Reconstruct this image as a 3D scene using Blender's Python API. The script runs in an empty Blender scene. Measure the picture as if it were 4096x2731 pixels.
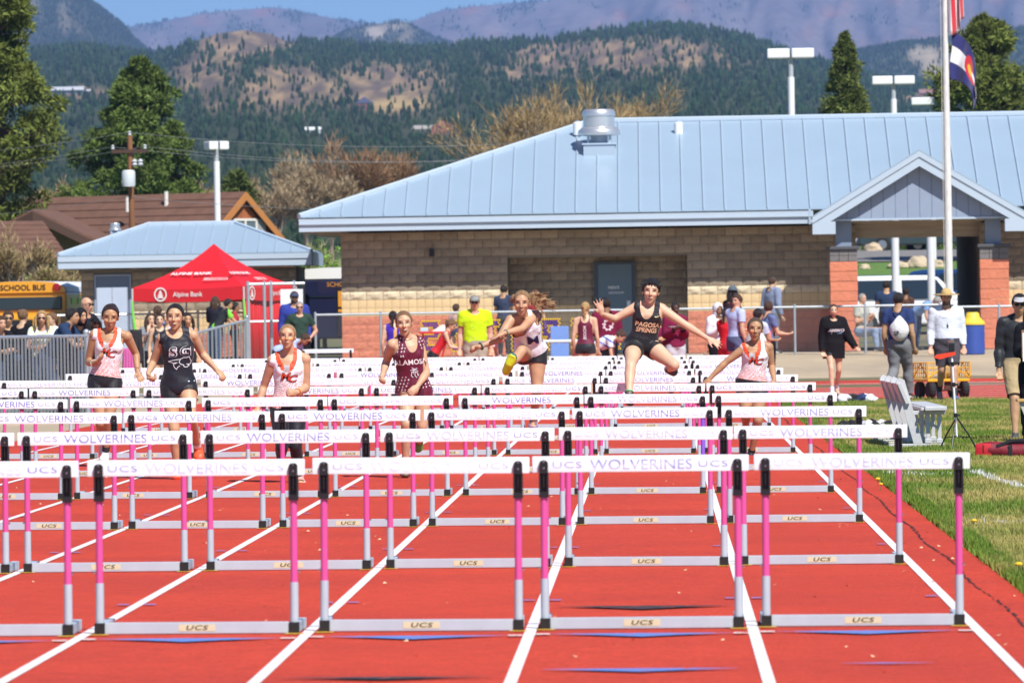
import bpy, bmesh, math, random
import numpy as np
from mathutils import Vector, Matrix, noise as mnoise
from mathutils.bvhtree import BVHTree

random.seed(7)
RNG = np.random.default_rng(7)
scene = bpy.context.scene
COL = scene.collection

# ------------------------------------------------------------------ camera
FPX = 28809.0                      # focal length in photo pixels (4096 wide)
CAM_H, YAW, PITCH, ROLL = 1.542, 0.020245, 0.00398, 0.0165
_c, _s = math.cos(YAW), math.sin(YAW)
_R = Vector((_c, _s, 0)); _F0 = Vector((-_s, _c, 0)); _Z = Vector((0, 0, 1))
_cp, _sp = math.cos(PITCH), math.sin(PITCH)
_F = _F0 * _cp - _Z * _sp
_U = _F0 * _sp + _Z * _cp
_D = -_U
_cr, _sr = math.cos(ROLL), math.sin(ROLL)
_Rr = _R * _cr + _D * _sr
_Dr = -_R * _sr + _D * _cr
cam_data = bpy.data.cameras.new("camera")
cam = bpy.data.objects.new("camera", cam_data)
COL.objects.link(cam)
m = Matrix.Identity(4)
for i in range(3):
    m[i][0] = _Rr[i]; m[i][1] = -_Dr[i]; m[i][2] = -_F[i]
m[0][3], m[1][3], m[2][3] = 0, 0, CAM_H
cam.matrix_world = m
cam_data.sensor_width = 36.0
cam_data.sensor_fit = 'HORIZONTAL'
cam_data.lens = FPX / 4096 * 36.0
cam_data.clip_start = 1.0
cam_data.clip_end = 60000
cam_data.dof.use_dof = True
cam_data.dof.focus_distance = 64.0
cam_data.dof.aperture_fstop = 11.0
scene.camera = cam

# ------------------------------------------------------------------ sun, sky, exposure
SUN_DIR = Vector((0.40, -0.74, 1.0)).normalized()
SUN_EL = math.asin(SUN_DIR.z)
SUN_AZ = math.atan2(SUN_DIR.x, SUN_DIR.y)       # clockwise from +Y
world = bpy.data.worlds.new("World")
scene.world = world
world.use_nodes = True
nt = world.node_tree
nt.nodes.clear()
sky = nt.nodes.new("ShaderNodeTexSky")
sky.sky_type = 'NISHITA'
sky.sun_disc = False
sky.sun_elevation = SUN_EL
sky.sun_rotation = SUN_AZ
sky.altitude = 2200
sky.air_density = 1.0
sky.dust_density = 0.15
sky.ozone_density = 3.0
bg = nt.nodes.new("ShaderNodeBackground")
bg.inputs[1].default_value = 0.062
wo = nt.nodes.new("ShaderNodeOutputWorld")
tint = nt.nodes.new("ShaderNodeVectorMath"); tint.operation = 'MULTIPLY'
tint.inputs[1].default_value = (0.95, 1.18, 1.42)      # the deep blue of the thin mountain air
nt.links.new(sky.outputs[0], tint.inputs[0]); nt.links.new(tint.outputs[0], bg.inputs[0])
nt.links.new(bg.outputs[0], wo.inputs[0])

sun_data = bpy.data.lights.new("sun", 'SUN')
sun_data.energy = 5.0
sun_data.angle = math.radians(0.53)
sun_data.color = (1.0, 0.955, 0.89)
sun = bpy.data.objects.new("sun", sun_data)
COL.objects.link(sun)
sun.location = (20, -30, 60)
sun.rotation_euler = SUN_DIR.to_track_quat('Z', 'Y').to_euler()

scene.view_settings.view_transform = 'Standard'
scene.view_settings.look = 'None'
scene.view_settings.gamma = 1.0
scene.view_settings.exposure = 0.30
try:
    scene.view_settings.use_curve_mapping = False
except Exception:
    pass
scene.cycles.max_bounces = 6
scene.cycles.volume_bounces = 1

# ------------------------------------------------------------------ pixel helper: measured photo position -> point at a real distance
KD = 4096 / 2352
def pixf(px, py, Y):
    du, dv = px - 2048.0, py - 1365.5
    d = _F + _Rr * (du / FPX) + _Dr * (dv / FPX)
    t = Y / d.y
    return Vector((0, 0, CAM_H)) + d * t
def pix(u, v, Y):
    return pixf(u * KD, v * KD, Y)
CROSS = 0.009
def sstep(a, b, x):
    t = min(1.0, max(0.0, (x - a) / (b - a)))
    return t * t * (3 - 2 * t)
def gz(x, y):
    """height of the ground"""
    base = -CROSS * max(-14.0, min(8.0, x)) * (1 - sstep(126, 150, y))
    return base + 0.47 * sstep(140, 172, y) + 3.3 * sstep(190, 290, y) + 12.0 * sstep(420, 1500, y)

# ------------------------------------------------------------------ object helpers
_used = {}
def tag(o, label=None, cat=None, group=None, kind=None):
    if label: o["label"] = label
    if cat: o["category"] = cat
    if group: o["group"] = group
    if kind: o["kind"] = kind
    return o
def empty(name, loc=(0, 0, 0), rotz=0.0, **kw):
    o = bpy.data.objects.new(name, None)
    o.empty_display_size = 0.2
    COL.objects.link(o)
    o.location = loc
    o.rotation_euler = (0, 0, rotz)
    return tag(o, **kw)
def link(name, mesh, parent=None, loc=None, **kw):
    o = bpy.data.objects.new(name, mesh)
    COL.objects.link(o)
    if parent is not None:
        o.parent = parent
    if loc is not None:
        o.location = loc
    return tag(o, **kw)
def copy_tree(o, parent=None):
    c = o.copy()
    COL.objects.link(c)
    c.parent = parent
    for ch in list(o.children):
        copy_tree(ch, c)
    return c

class MB:
    """collects simple shapes; build() links them as one mesh object"""
    def __init__(self):
        self.v = []; self.f = []; self.c = None
    def add(self, vs, fs):
        n = len(self.v)
        self.v.extend([tuple(p) for p in vs])
        self.f.extend([tuple(i + n for i in f) for f in fs])
        return self
    def box(self, a, b, M=None):
        x0, y0, z0 = a; x1, y1, z1 = b
        vs = [Vector(p) for p in ((x0,y0,z0),(x1,y0,z0),(x1,y1,z0),(x0,y1,z0),(x0,y0,z1),(x1,y0,z1),(x1,y1,z1),(x0,y1,z1))]
        if M is not None: vs = [M @ p for p in vs]
        return self.add(vs, [(0,3,2,1),(4,5,6,7),(0,1,5,4),(1,2,6,5),(2,3,7,6),(3,0,4,7)])
    def bevbox(self, a, b, r, M=None):
        """box with chamfered edges"""
        bm = bmesh.new()
        bmesh.ops.create_cube(bm, size=1.0)
        a = Vector(a); b = Vector(b); c = (a + b) / 2; s = b - a
        for v in bm.verts:
            v.co = Vector((v.co.x * s.x, v.co.y * s.y, v.co.z * s.z)) + c
        bmesh.ops.bevel(bm, geom=bm.edges[:] , offset=r, segments=2, affect='EDGES', profile=0.6)
        vs = [v.co.copy() for v in bm.verts]
        if M is not None: vs = [M @ p for p in vs]
        fs = [[v.index for v in f.verts] for f in bm.faces]
        bm.verts.index_update()
        fs = [[v.index for v in f.verts] for f in bm.faces]
        bm.free()
        return self.add(vs, fs)
    def tube(self, pts, rad, n=8, caps=True, up=None):
        pts = [Vector(p) for p in pts]
        if not hasattr(rad, '__len__'): rad = [rad] * len(pts)
        vs = []; fs = []
        prev = None
        for i, p in enumerate(pts):
            if i == 0: t = pts[1] - pts[0]
            elif i == len(pts) - 1: t = pts[-1] - pts[-2]
            else: t = (pts[i+1] - pts[i]).normalized() + (pts[i] - pts[i-1]).normalized()
            t = t.normalized() if t.length > 1e-9 else Vector((0, 0, 1))
            if prev is None:
                q = Vector(up) if up else (Vector((0, 0, 1)) if abs(t.z) < 0.9 else Vector((1, 0, 0)))
            else:
                q = prev
            a = (q - t * q.dot(t)).normalized()
            b = t.cross(a)
            prev = a
            for k in range(n):
                an = 2 * math.pi * k / n
                vs.append(p + (a * math.cos(an) + b * math.sin(an)) * rad[i])
        for i in range(len(pts) - 1):
            for k in range(n):
                k2 = (k + 1) % n
                fs.append((i*n+k, i*n+k2, (i+1)*n+k2, (i+1)*n+k))
        if caps:
            fs.append(tuple(range(n - 1, -1, -1)))
            fs.append(tuple((len(pts)-1)*n + k for k in range(n)))
        return self.add(vs, fs)
    def lathe(self, prof, n=16, c=(0, 0, 0), axis='z'):
        """prof: list of (r, z)"""
        vs = []; fs = []
        c = Vector(c)
        for r, z in prof:
            for k in range(n):
                an = 2 * math.pi * k / n
                p = Vector((r * math.cos(an), r * math.sin(an), z))
                if axis == 'x': p = Vector((p.z, p.x, p.y))
                if axis == 'y': p = Vector((p.x, p.z, p.y))
                vs.append(c + p)
        for i in range(len(prof) - 1):
            for k in range(n):
                k2 = (k + 1) % n
                fs.append((i*n+k, i*n+k2, (i+1)*n+k2, (i+1)*n+k))
        if prof[0][0] > 1e-6: fs.append(tuple(range(n - 1, -1, -1)))
        if prof[-1][0] > 1e-6: fs.append(tuple((len(prof)-1)*n + k for k in range(n)))
        return self.add(vs, fs)
    def prism(self, poly, thick):
        """poly: 3D planar points; thick: extrusion vector"""
        t = Vector(thick); n = len(poly)
        p = [Vector(q) for q in poly]
        vs = p + [q + t for q in p]
        fs = [tuple(range(n - 1, -1, -1)), tuple(range(n, 2 * n))]
        for k in range(n):
            k2 = (k + 1) % n
            fs.append((k, k2, n + k2, n + k))
        return self.add(vs, fs)
    def ball(self, c, r, n=10, m=6):
        r = Vector((r, r, r)) if not hasattr(r, '__len__') else Vector(r)
        c = Vector(c); vs = []; fs = []
        for i in range(m + 1):
            th = math.pi * i / m
            for k in range(n):
                an = 2 * math.pi * k / n
                vs.append(c + Vector((r.x*math.sin(th)*math.cos(an), r.y*math.sin(th)*math.sin(an), r.z*math.cos(th))))
        for i in range(m):
            for k in range(n):
                k2 = (k + 1) % n
                fs.append((i*n+k, (i+1)*n+k, (i+1)*n+k2, i*n+k2))
        return self.add(vs, fs)
    def mesh(self, name, mat=None, smooth=False, fix=True):
        me = bpy.data.meshes.new(name)
        me.from_pydata(self.v, [], self.f)
        if fix:
            bm = bmesh.new(); bm.from_mesh(me)
            bmesh.ops.recalc_face_normals(bm, faces=bm.faces[:])
            bm.to_mesh(me); bm.free()
        if mat: me.materials.append(mat)
        if smooth:
            me.polygons.foreach_set("use_smooth", [True] * len(me.polygons))
            try: me.set_sharp_from_angle(angle=math.radians(40))
            except Exception: pass
        me.update()
        return me
    def build(self, name, mat=None, parent=None, smooth=False, loc=None, fix=True, **kw):
        return link(name, self.mesh(name, mat, smooth, fix), parent, loc, **kw)

def np_mesh(name, V, F, mat=None, col=None, smooth=False):
    """V (n,3) float, F (m,k) int -> mesh; col (n,3) vertex colours"""
    V = np.asarray(V, dtype=np.float32); F = np.asarray(F, dtype=np.int32)
    me = bpy.data.meshes.new(name)
    me.vertices.add(len(V)); me.vertices.foreach_set("co", V.ravel())
    k = F.shape[1]
    me.loops.add(F.size); me.loops.foreach_set("vertex_index", F.ravel())
    me.polygons.add(len(F))
    me.polygons.foreach_set("loop_start", np.arange(0, F.size, k, dtype=np.int32))
    try: me.polygons.foreach_set("loop_total", np.full(len(F), k, dtype=np.int32))
    except Exception: pass
    if smooth: me.polygons.foreach_set("use_smooth", np.ones(len(F), dtype=bool))
    me.update(calc_edges=True)
    if col is not None:
        at = me.color_attributes.new("Col", 'FLOAT_COLOR', 'POINT')
        c4 = np.ones((len(V), 4), dtype=np.float32); c4[:, :3] = col
        at.data.foreach_set("color", c4.ravel())
    if mat: me.materials.append(mat)
    return me

# ------------------------------------------------------------------ materials
def srgb(r, g, b):
    f = lambda c: ((c / 255 + 0.055) / 1.055) ** 2.4 if c / 255 > 0.04045 else c / 255 / 12.92
    return (f(r), f(g), f(b))
_mats = {}
def mat(name, color=(0.5, 0.5, 0.5), rough=0.6, metal=0.0, var=0.0, vscale=3.0, bump=0.0, bscale=20.0,
        attr=False, spec=0.5, color2=None, mixscale=None, sheen=0.0, coord='Object', stretch=None, trans=0.0, rnd=0.0, coat=0.0):
    if name in _mats: return _mats[name]
    m = bpy.data.materials.new(name); _mats[name] = m
    m.use_nodes = True
    nt = m.node_tree; N = nt.nodes; L = nt.links
    bs = N["Principled BSDF"]
    bs.inputs["Roughness"].default_value = rough
    bs.inputs["Metallic"].default_value = metal
    try: bs.inputs["Specular IOR Level"].default_value = spec
    except Exception: pass
    if coat: bs.inputs["Coat Weight"].default_value = coat
    if trans: bs.inputs["Transmission Weight"].default_value = trans
    if sheen: bs.inputs["Sheen Weight"].default_value = sheen
    tc = N.new("ShaderNodeTexCoord")
    src = tc.outputs[coord]
    if stretch:
        mp = N.new("ShaderNodeMapping"); mp.inputs["Scale"].default_value = stretch
        L.new(src, mp.inputs[0]); src = mp.outputs[0]
    if attr:
        at = N.new("ShaderNodeVertexColor"); at.layer_name = "Col"; cur = at.outputs[0]
    else:
        rgb = N.new("ShaderNodeRGB"); rgb.outputs[0].default_value = (*color, 1); cur = rgb.outputs[0]
    if color2 is not None:
        nz = N.new("ShaderNodeTexNoise"); nz.inputs["Scale"].default_value = mixscale or vscale
        nz.inputs["Detail"].default_value = 5; L.new(src, nz.inputs[0])
        rp = N.new("ShaderNodeValToRGB"); rp.color_ramp.elements[0].position = 0.38; rp.color_ramp.elements[1].position = 0.62
        L.new(nz.outputs[0], rp.inputs[0])
        mx = N.new("ShaderNodeMix"); mx.data_type = 'RGBA'
        L.new(rp.outputs[0], mx.inputs[0]); L.new(cur, mx.inputs[6]); mx.inputs[7].default_value = (*color2, 1)
        cur = mx.outputs[2]
    if var:
        nz = N.new("ShaderNodeTexNoise"); nz.inputs["Scale"].default_value = vscale
        nz.inputs["Detail"].default_value = 6; nz.inputs["Roughness"].default_value = 0.65
        L.new(src, nz.inputs[0])
        mr = N.new("ShaderNodeMapRange"); mr.inputs[1].default_value = 0.25; mr.inputs[2].default_value = 0.75
        mr.inputs[3].default_value = 1 - var; mr.inputs[4].default_value = 1 + var
        L.new(nz.outputs[0], mr.inputs[0])
        vm = N.new("ShaderNodeVectorMath"); vm.operation = 'SCALE'
        L.new(cur, vm.inputs[0]); L.new(mr.outputs[0], vm.inputs["Scale"]); cur = vm.outputs[0]
    if rnd:
        oi = N.new("ShaderNodeObjectInfo")
        mr = N.new("ShaderNodeMapRange"); mr.inputs[3].default_value = 1 - rnd; mr.inputs[4].default_value = 1 + rnd
        L.new(oi.outputs["Random"], mr.inputs[0])
        vm = N.new("ShaderNodeVectorMath"); vm.operation = 'SCALE'
        L.new(cur, vm.inputs[0]); L.new(mr.outputs[0], vm.inputs["Scale"]); cur = vm.outputs[0]
    L.new(cur, bs.inputs["Base Color"])
    if bump:
        nb = N.new("ShaderNodeTexNoise"); nb.inputs["Scale"].default_value = bscale; nb.inputs["Detail"].default_value = 5
        L.new(src, nb.inputs[0])
        bp = N.new("ShaderNodeBump"); bp.inputs["Strength"].default_value = bump; bp.inputs["Distance"].default_value = 0.02
        L.new(nb.outputs[0], bp.inputs["Height"]); L.new(bp.outputs[0], bs.inputs["Normal"])
    return m

# a side scene in which modifiers and text are evaluated; nothing of it stays
_tmp = bpy.data.scenes.new("workbench")
_tvl = _tmp.view_layers[0]
def evaluated_mesh(o):
    _tmp.collection.objects.link(o)
    _tvl.update()
    dg = _tvl.depsgraph
    dg.update()
    me = bpy.data.meshes.new_from_object(o.evaluated_get(dg), depsgraph=dg)
    _tmp.collection.objects.unlink(o)
    return me
_textcache = {}
def text_verts(s, size=1.0, sx=1.0, shear=0.0, bold=0.0, space=1.0):
    """flat text as (V(n,2), faces), centred on its bounding box"""
    key = (s, sx, shear, bold, space)
    if key not in _textcache:
        cu = bpy.data.curves.new("letters", 'FONT')
        cu.body = s; cu.size = 1.0; cu.shear = shear; cu.offset = bold; cu.space_character = space
        cu.resolution_u = 3
        o = bpy.data.objects.new("letters", cu)
        me = evaluated_mesh(o)
        V = np.array([v.co[:2] for v in me.vertices]); F = [tuple(p.vertices) for p in me.polygons]
        V[:, 0] *= sx
        V -= (V.min(0) + V.max(0)) / 2
        V /= (V[:, 1].max() - V[:, 1].min())
        bpy.data.objects.remove(o); bpy.data.meshes.remove(me)
        _textcache[key] = (V, F)
    V, F = _textcache[key]
    return V * size, F
def text_flat(mb, s, origin, ux, uy, size, **kw):
    """adds flat letters of cap height size to mb: origin = centre, ux/uy = unit directions"""
    V, F = text_verts(s, size, **kw)
    ux = Vector(ux); uy = Vector(uy); o = Vector(origin)
    return mb.add([o + ux * a + uy * b for a, b in V], F)
# ================================================================== GROUND
def sheet(name, xs, ys, dz, material, parent=None, **kw):
    V = []; F = []
    nx = len(xs)
    for y in ys:
        for x in xs: V.append((x, y, gz(x, y) + dz))
    for j in range(len(ys) - 1):
        for i in range(nx - 1):
            a = j * nx + i
            F.append((a, a + 1, a + nx + 1, a + nx))
    return link(name, np_mesh(name, V, F, material, smooth=True), parent, **kw)
def frange(a, b, st):
    n = max(1, int(round((b - a) / st)))
    return [a + (b - a) * i / n for i in range(n + 1)]

M_earth = mat("dry earth", (0.20, 0.16, 0.09), 0.95, color2=(0.10, 0.12, 0.04), mixscale=0.12, var=0.25, vscale=1.5)
M_apron = mat("tan asphalt", (0.49, 0.385, 0.255), 0.9, var=0.10, vscale=1.2, color2=(0.40, 0.32, 0.22), mixscale=0.5, bump=0.3, bscale=60, stretch=(1, 0.25, 1))
M_road = mat("grey asphalt", (0.10, 0.098, 0.095), 0.9, var=0.15, vscale=2)
def track_material():
    m = mat("red track rubber", (0.56, 0.060, 0.030), 0.85, color2=(0.48, 0.052, 0.030), mixscale=0.45, var=0.17, vscale=8.0, bump=0.5, bscale=90, spec=0.2)
    nt = m.node_tree; N = nt.nodes; L = nt.links
    bs = N["Principled BSDF"]
    old = bs.inputs["Base Color"].links[0].from_socket
    tc = N.new("ShaderNodeTexCoord")
    # fine speckle of the granules and pale scuffs along the lanes
    sp = N.new("ShaderNodeTexNoise"); sp.inputs["Scale"].default_value = 55; sp.inputs["Detail"].default_value = 3
    L.new(tc.outputs["Object"], sp.inputs[0])
    mr = N.new("ShaderNodeMapRange"); mr.inputs[1].default_value = 0.3; mr.inputs[2].default_value = 0.7
    mr.inputs[3].default_value = 0.72; mr.inputs[4].default_value = 1.28
    L.new(sp.outputs[0], mr.inputs[0])
    vm = N.new("ShaderNodeVectorMath"); vm.operation = 'SCALE'
    L.new(old, vm.inputs[0]); L.new(mr.outputs[0], vm.inputs["Scale"])
    mp = N.new("ShaderNodeMapping"); mp.inputs["Scale"].default_value = (3.2, 9.0, 1)
    L.new(tc.outputs["Object"], mp.inputs[0])
    sc = N.new("ShaderNodeTexNoise"); sc.inputs["Scale"].default_value = 1.6; sc.inputs["Detail"].default_value = 8; sc.inputs["Roughness"].default_value = 0.75
    L.new(mp.outputs[0], sc.inputs[0])
    rp = N.new("ShaderNodeValToRGB"); rp.color_ramp.elements[0].position = 0.62; rp.color_ramp.elements[1].position = 0.78
    rp.color_ramp.elements[1].color = (0.55, 0.55, 0.55, 1)
    L.new(sc.outputs[0], rp.inputs[0])
    mx = N.new("ShaderNodeMix"); mx.data_type = 'RGBA'
    L.new(rp.outputs[0], mx.inputs[0]); L.new(vm.outputs[0], mx.inputs[6]); mx.inputs[7].default_value = (0.62, 0.28, 0.2, 1)
    L.new(mx.outputs[2], bs.inputs["Base Color"])
    return m
M_track = track_material()
def paint_material(name, c, worn=0.5):
    """track paint through which the rubber shows where it is worn"""
    m = mat(name, c, 0.7, var=0.04, vscale=6)
    nt = m.node_tree; N = nt.nodes; L = nt.links
    bs = N["Principled BSDF"]; old = bs.inputs["Base Color"].links[0].from_socket
    tc = N.new("ShaderNodeTexCoord")
    nz = N.new("ShaderNodeTexNoise"); nz.inputs["Scale"].default_value = 22; nz.inputs["Detail"].default_value = 6; nz.inputs["Roughness"].default_value = 0.7
    L.new(tc.outputs["Object"], nz.inputs[0])
    rp = N.new("ShaderNodeValToRGB"); rp.color_ramp.elements[0].position = 0.60 - worn * 0.12; rp.color_ramp.elements[1].position = 0.72 - worn * 0.12
    L.new(nz.outputs[0], rp.inputs[0])
    mx = N.new("ShaderNodeMix"); mx.data_type = 'RGBA'
    L.new(rp.outputs[0], mx.inputs[0]); L.new(old, mx.inputs[6]); mx.inputs[7].default_value = (0.50, 0.06, 0.04, 1)
    L.new(mx.outputs[2], bs.inputs["Base Color"])
    return m
M_line = paint_material("white track paint", (0.80, 0.78, 0.78), 0.25)
M_blue = paint_material("blue track paint", (0.10, 0.23, 0.60), 0.55)
M_black = paint_material("black track paint", (0.03, 0.03, 0.03), 0.5)
M_yel = paint_material("yellow track paint", (0.72, 0.42, 0.03), 0.5)
M_wht2 = paint_material("faded white track paint", (0.75, 0.68, 0.66), 0.75)

sheet("ground", [-2400, -1500, -600, -250, -120, -60, -30, -14, -8, 0, 8, 14, 30, 60, 120, 250, 600, 1500, 2400],
      [-60, 0, 60, 120, 126, 132, 138, 144, 150, 156, 162, 168, 172, 180, 190, 200, 220, 240, 260, 280, 300, 330, 380, 420, 500, 600, 750, 900, 1100, 1300, 1600, 2200], 0.0, M_earth, kind="structure")
sheet("apron_pavement", [-40, -20, -14, -10, -8, 0, 8, 14, 30], frange(-20, 126, 12) + frange(128, 190, 2), 0.004, M_apron, kind="structure")

L1X = 0.968; LW = 1.067
LINE0 = L1X + LW / 2
TR = 1.97                                   # outer edge of the rubber beside the grass
track = sheet("running_track", [-7.85, -4, 0, TR], frange(-12, 120, 6) + frange(122, 150, 2), 0.008, M_track, kind="structure")
sheet("track_curve", [TR, 3, 4.5, 6, 9, 14, 22], frange(121.0, 146.5, 1.5), 0.008, M_track, kind="structure")

def strip(mb, x0, x1, ys, dz, jit=0.0):
    for a, b in zip(ys[:-1], ys[1:]):
        j0 = [random.uniform(-jit, jit) for _ in range(4)]
        vs = [(x0, a, 0), (x1, a, 0), (x1, b, 0), (x0, b, 0)]
        mb.add([(x, y, gz(x, y) + dz) for x, y, _ in vs], [(0, 1, 2, 3)])
# lane lines: one part each on the track
for k in range(9):
    mb = MB(); x = LINE0 - k * LW
    strip(mb, x - 0.027, x + 0.027, frange(-12, 120, 6) + frange(122, 150, 2), 0.012)
    mb.build("lane_line", M_line, track)
# painted marks
def flatpoly(mb, pts, dz=0.016):
    mb.add([(x, y, gz(x, y) + dz) for x, y in pts], [tuple(range(len(pts)))])
SK = 0.11; D1 = 34.74
def lane_x(l): return L1X - (l - 1) * LW
def row_y(r, x): return D1 + 8.5 * (r - 1) + SK * x
def chevron(l, yoff, w, depth, material, name):
    mb = MB(); x = lane_x(l); y0 = yoff + SK * x
    n = 14; pts = []
    top = []; bot = []
    for i in range(n + 1):
        t = -1 + 2 * i / n
        k = 1 - abs(t)
        top.append((x + t * w, y0 + 0.03 * k)); bot.append((x + t * w, y0 - depth * (k ** 1.2) - 0.012))
    mb2 = MB()
    for i in range(n):
        flatpoly(mb2, [bot[i], bot[i+1], top[i+1], top[i]])
    mb2.build(name, material, track)
for l in range(1, 7):
    chevron(l, D1 - 0.62, 0.43, 0.34, M_blue, "chevron_mark")
    mb = MB(); x = lane_x(l); y = D1 - 0.62 + SK * x
    for s in (-1, 1):
        flatpoly(mb, [(x + s*0.47 - 0.035, y - 0.07), (x + s*0.47 + 0.035, y - 0.07), (x + s*0.47 + 0.035, y + 0.05), (x + s*0.47 - 0.035, y + 0.05)])
    mb.build("tick_mark", M_wht2, track)
chevron(2, 30.75, 0.42, 0.26, M_blue, "chevron_mark"); chevron(1, 31.0, 0.2, 0.05, M_blue, "chevron_mark")
chevron(2, 37.3, 0.46, 0.42, M_black, "chevron_mark"); chevron(3, 30.3, 0.46, 0.20, M_black, "chevron_mark")
for r in range(0, 6):
    for k in range(0, 8):
        mb = MB(); x = LINE0 - k * LW; y = D1 + 8.5 * r + 3.45 + SK * x
        for s in (-1, 1):
            if k == 0 and s > 0: continue
            a = x + s * 0.10; b = x + s * 0.04
            flatpoly(mb, [(min(a, b), y - 0.05), (max(a, b), y - 0.05), (max(a, b), y + 0.05), (min(a, b), y + 0.05)])
        mb.build("tick_mark", M_blue, track)
# curve lines
for k in range(9):
    mb = MB(); y = 122.4 + k * 2.6
    for a, b in zip(frange(2.2, 14, 1.5)[:-1], frange(2.2, 14, 1.5)[1:]):
        flatpoly(mb, [(a, y), (b, y), (b, y + 0.30), (a, y + 0.30)], 0.012)
    mb.build("lane_line", M_wht2, track)
# crack in the rubber beside the kerb line
mb = MB(); y = 30.0; x = 1.745; M_crack = mat("dark crack", (0.045, 0.012, 0.01), 0.95)
while y < 110:
    st = random.uniform(0.05, 0.16)
    w = random.uniform(0.004, 0.010)
    x = 1.745 + 0.015 * math.sin(y * 0.9) + random.uniform(-0.008, 0.008)
    if random.random() < 0.85:
        flatpoly(mb, [(x - w, y), (x + w, y), (x + w + random.uniform(-.006, .006), y + st), (x - w + random.uniform(-.006, .006), y + st)], 0.011)
    y += st * 1.05
mb.build("crack", M_crack, track)
# petals and scraps lying on the rubber
mb = MB()
for _ in range(260):
    x = random.uniform(-6, 1.9); y = random.uniform(29, 75); r = random.uniform(0.006, 0.016)
    a = random.uniform(0, 6.28); z = gz(x, y) + 0.012
    mb.add([(x + r*math.cos(a), y + r*math.sin(a), z), (x + r*math.cos(a+2.1), y + r*math.sin(a+2.1), z + r*0.6), (x + r*math.cos(a+4.2), y + 1.6*r*math.sin(a+4.2), z)], [(0, 1, 2)])
mb.build("blossom_litter", mat("pale petals", (0.75, 0.52, 0.32), 0.8), kind="stuff", fix=False)

# ================================================================== GRASS
def grass_material():
    m = mat("turf soil", (0.17, 0.155, 0.045), 0.95, color2=(0.085, 0.125, 0.02), mixscale=0.9, var=0.25, vscale=9)
    return m
sheet("infield", [TR, 2.2, 2.6, 3.2, 4, 5, 6, 8, 10, 14, 20], frange(20, 121.2, 3), 0.007, grass_material(), kind="structure")
def grass():
    n = 260000
    # denser where the lens looks
    d = 36 + (121 - 36) * RNG.random(n) ** 1.15
    x = TR - 0.03 + (0.056 * d + 0.5 - TR).clip(0.3) * RNG.random(n)
    y = d
    z = np.array([gz(2.5, 50)]) - CROSS * (x - 2.5) + 0.007
    h = (0.028 + 0.03 * RNG.random(n)) * (0.8 + 0.5 * np.sin(x * 3.1 + np.sin(y * 0.7) * 2) ** 2)
    w = 0.0035 + 0.004 * RNG.random(n) + d * 0.00004
    a = RNG.random(n) * 6.283
    lx = (RNG.random(n) - 0.5) * 0.05; ly = (RNG.random(n) - 0.5) * 0.05
    V = np.empty((n, 3, 3), dtype=np.float32)
    V[:, 0] = np.stack([x - w * np.cos(a), y - w * np.sin(a), z], 1)
    V[:, 1] = np.stack([x + w * np.cos(a), y + w * np.sin(a), z], 1)
    V[:, 2] = np.stack([x + lx, y + ly, z + h], 1)
    # patches of yellowed turf
    pn = np.sin(x * 2.3 + 1.7 * np.sin(y * 0.31)) * np.sin(y * 0.83 + 1.3 * np.sin(x * 1.1)) + 0.55 * np.sin(x * 5.1 + y * 1.9) * np.sin(y * 2.2 - x)
    dry = np.clip(0.42 + 0.55 * pn + 0.35 * (RNG.random(n) - 0.5) - 0.6 * (x < TR + 0.12), 0, 1)[:, None]
    g = np.array([0.115, 0.195, 0.022]) * (0.7 + 0.6 * RNG.random((n, 1)))
    t = np.array([0.40, 0.33, 0.11]) * (0.75 + 0.5 * RNG.random((n, 1)))
    c = g * (1 - dry) + t * dry
    # chalk line that crosses the turf
    def chalk(px, py, w_):
        return np.abs((y - py) - 0.0 * x) < w_
    ch = ((np.abs(x - (2.88 + (66 - y)*0.027)) < 0.045) & (y > 56) & (y < 66.2)) | ((np.abs(y - 66.0) < 0.30) & (x > 2.05) & (x < 2.95) & (RNG.random(n) < 0.35)) | ((np.abs(y - 55.8) < 0.22) & (x > 2.9) & (RNG.random(n) < 0.5)) | ((np.abs(y - 50.9) < 0.16) & (x > 2.2) & (RNG.random(n) < 0.4))
    ch &= RNG.random(n) < 0.75
    c[ch] = np.array([0.72, 0.72, 0.70])
    col = np.repeat(c, 3, axis=0)
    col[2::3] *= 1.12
    F = np.arange(n * 3, dtype=np.int32).reshape(-1, 3)
    M = mat("grass blades", attr=True, rough=0.7, spec=0.25)
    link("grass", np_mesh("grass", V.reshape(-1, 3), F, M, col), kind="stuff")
grass()
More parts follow.
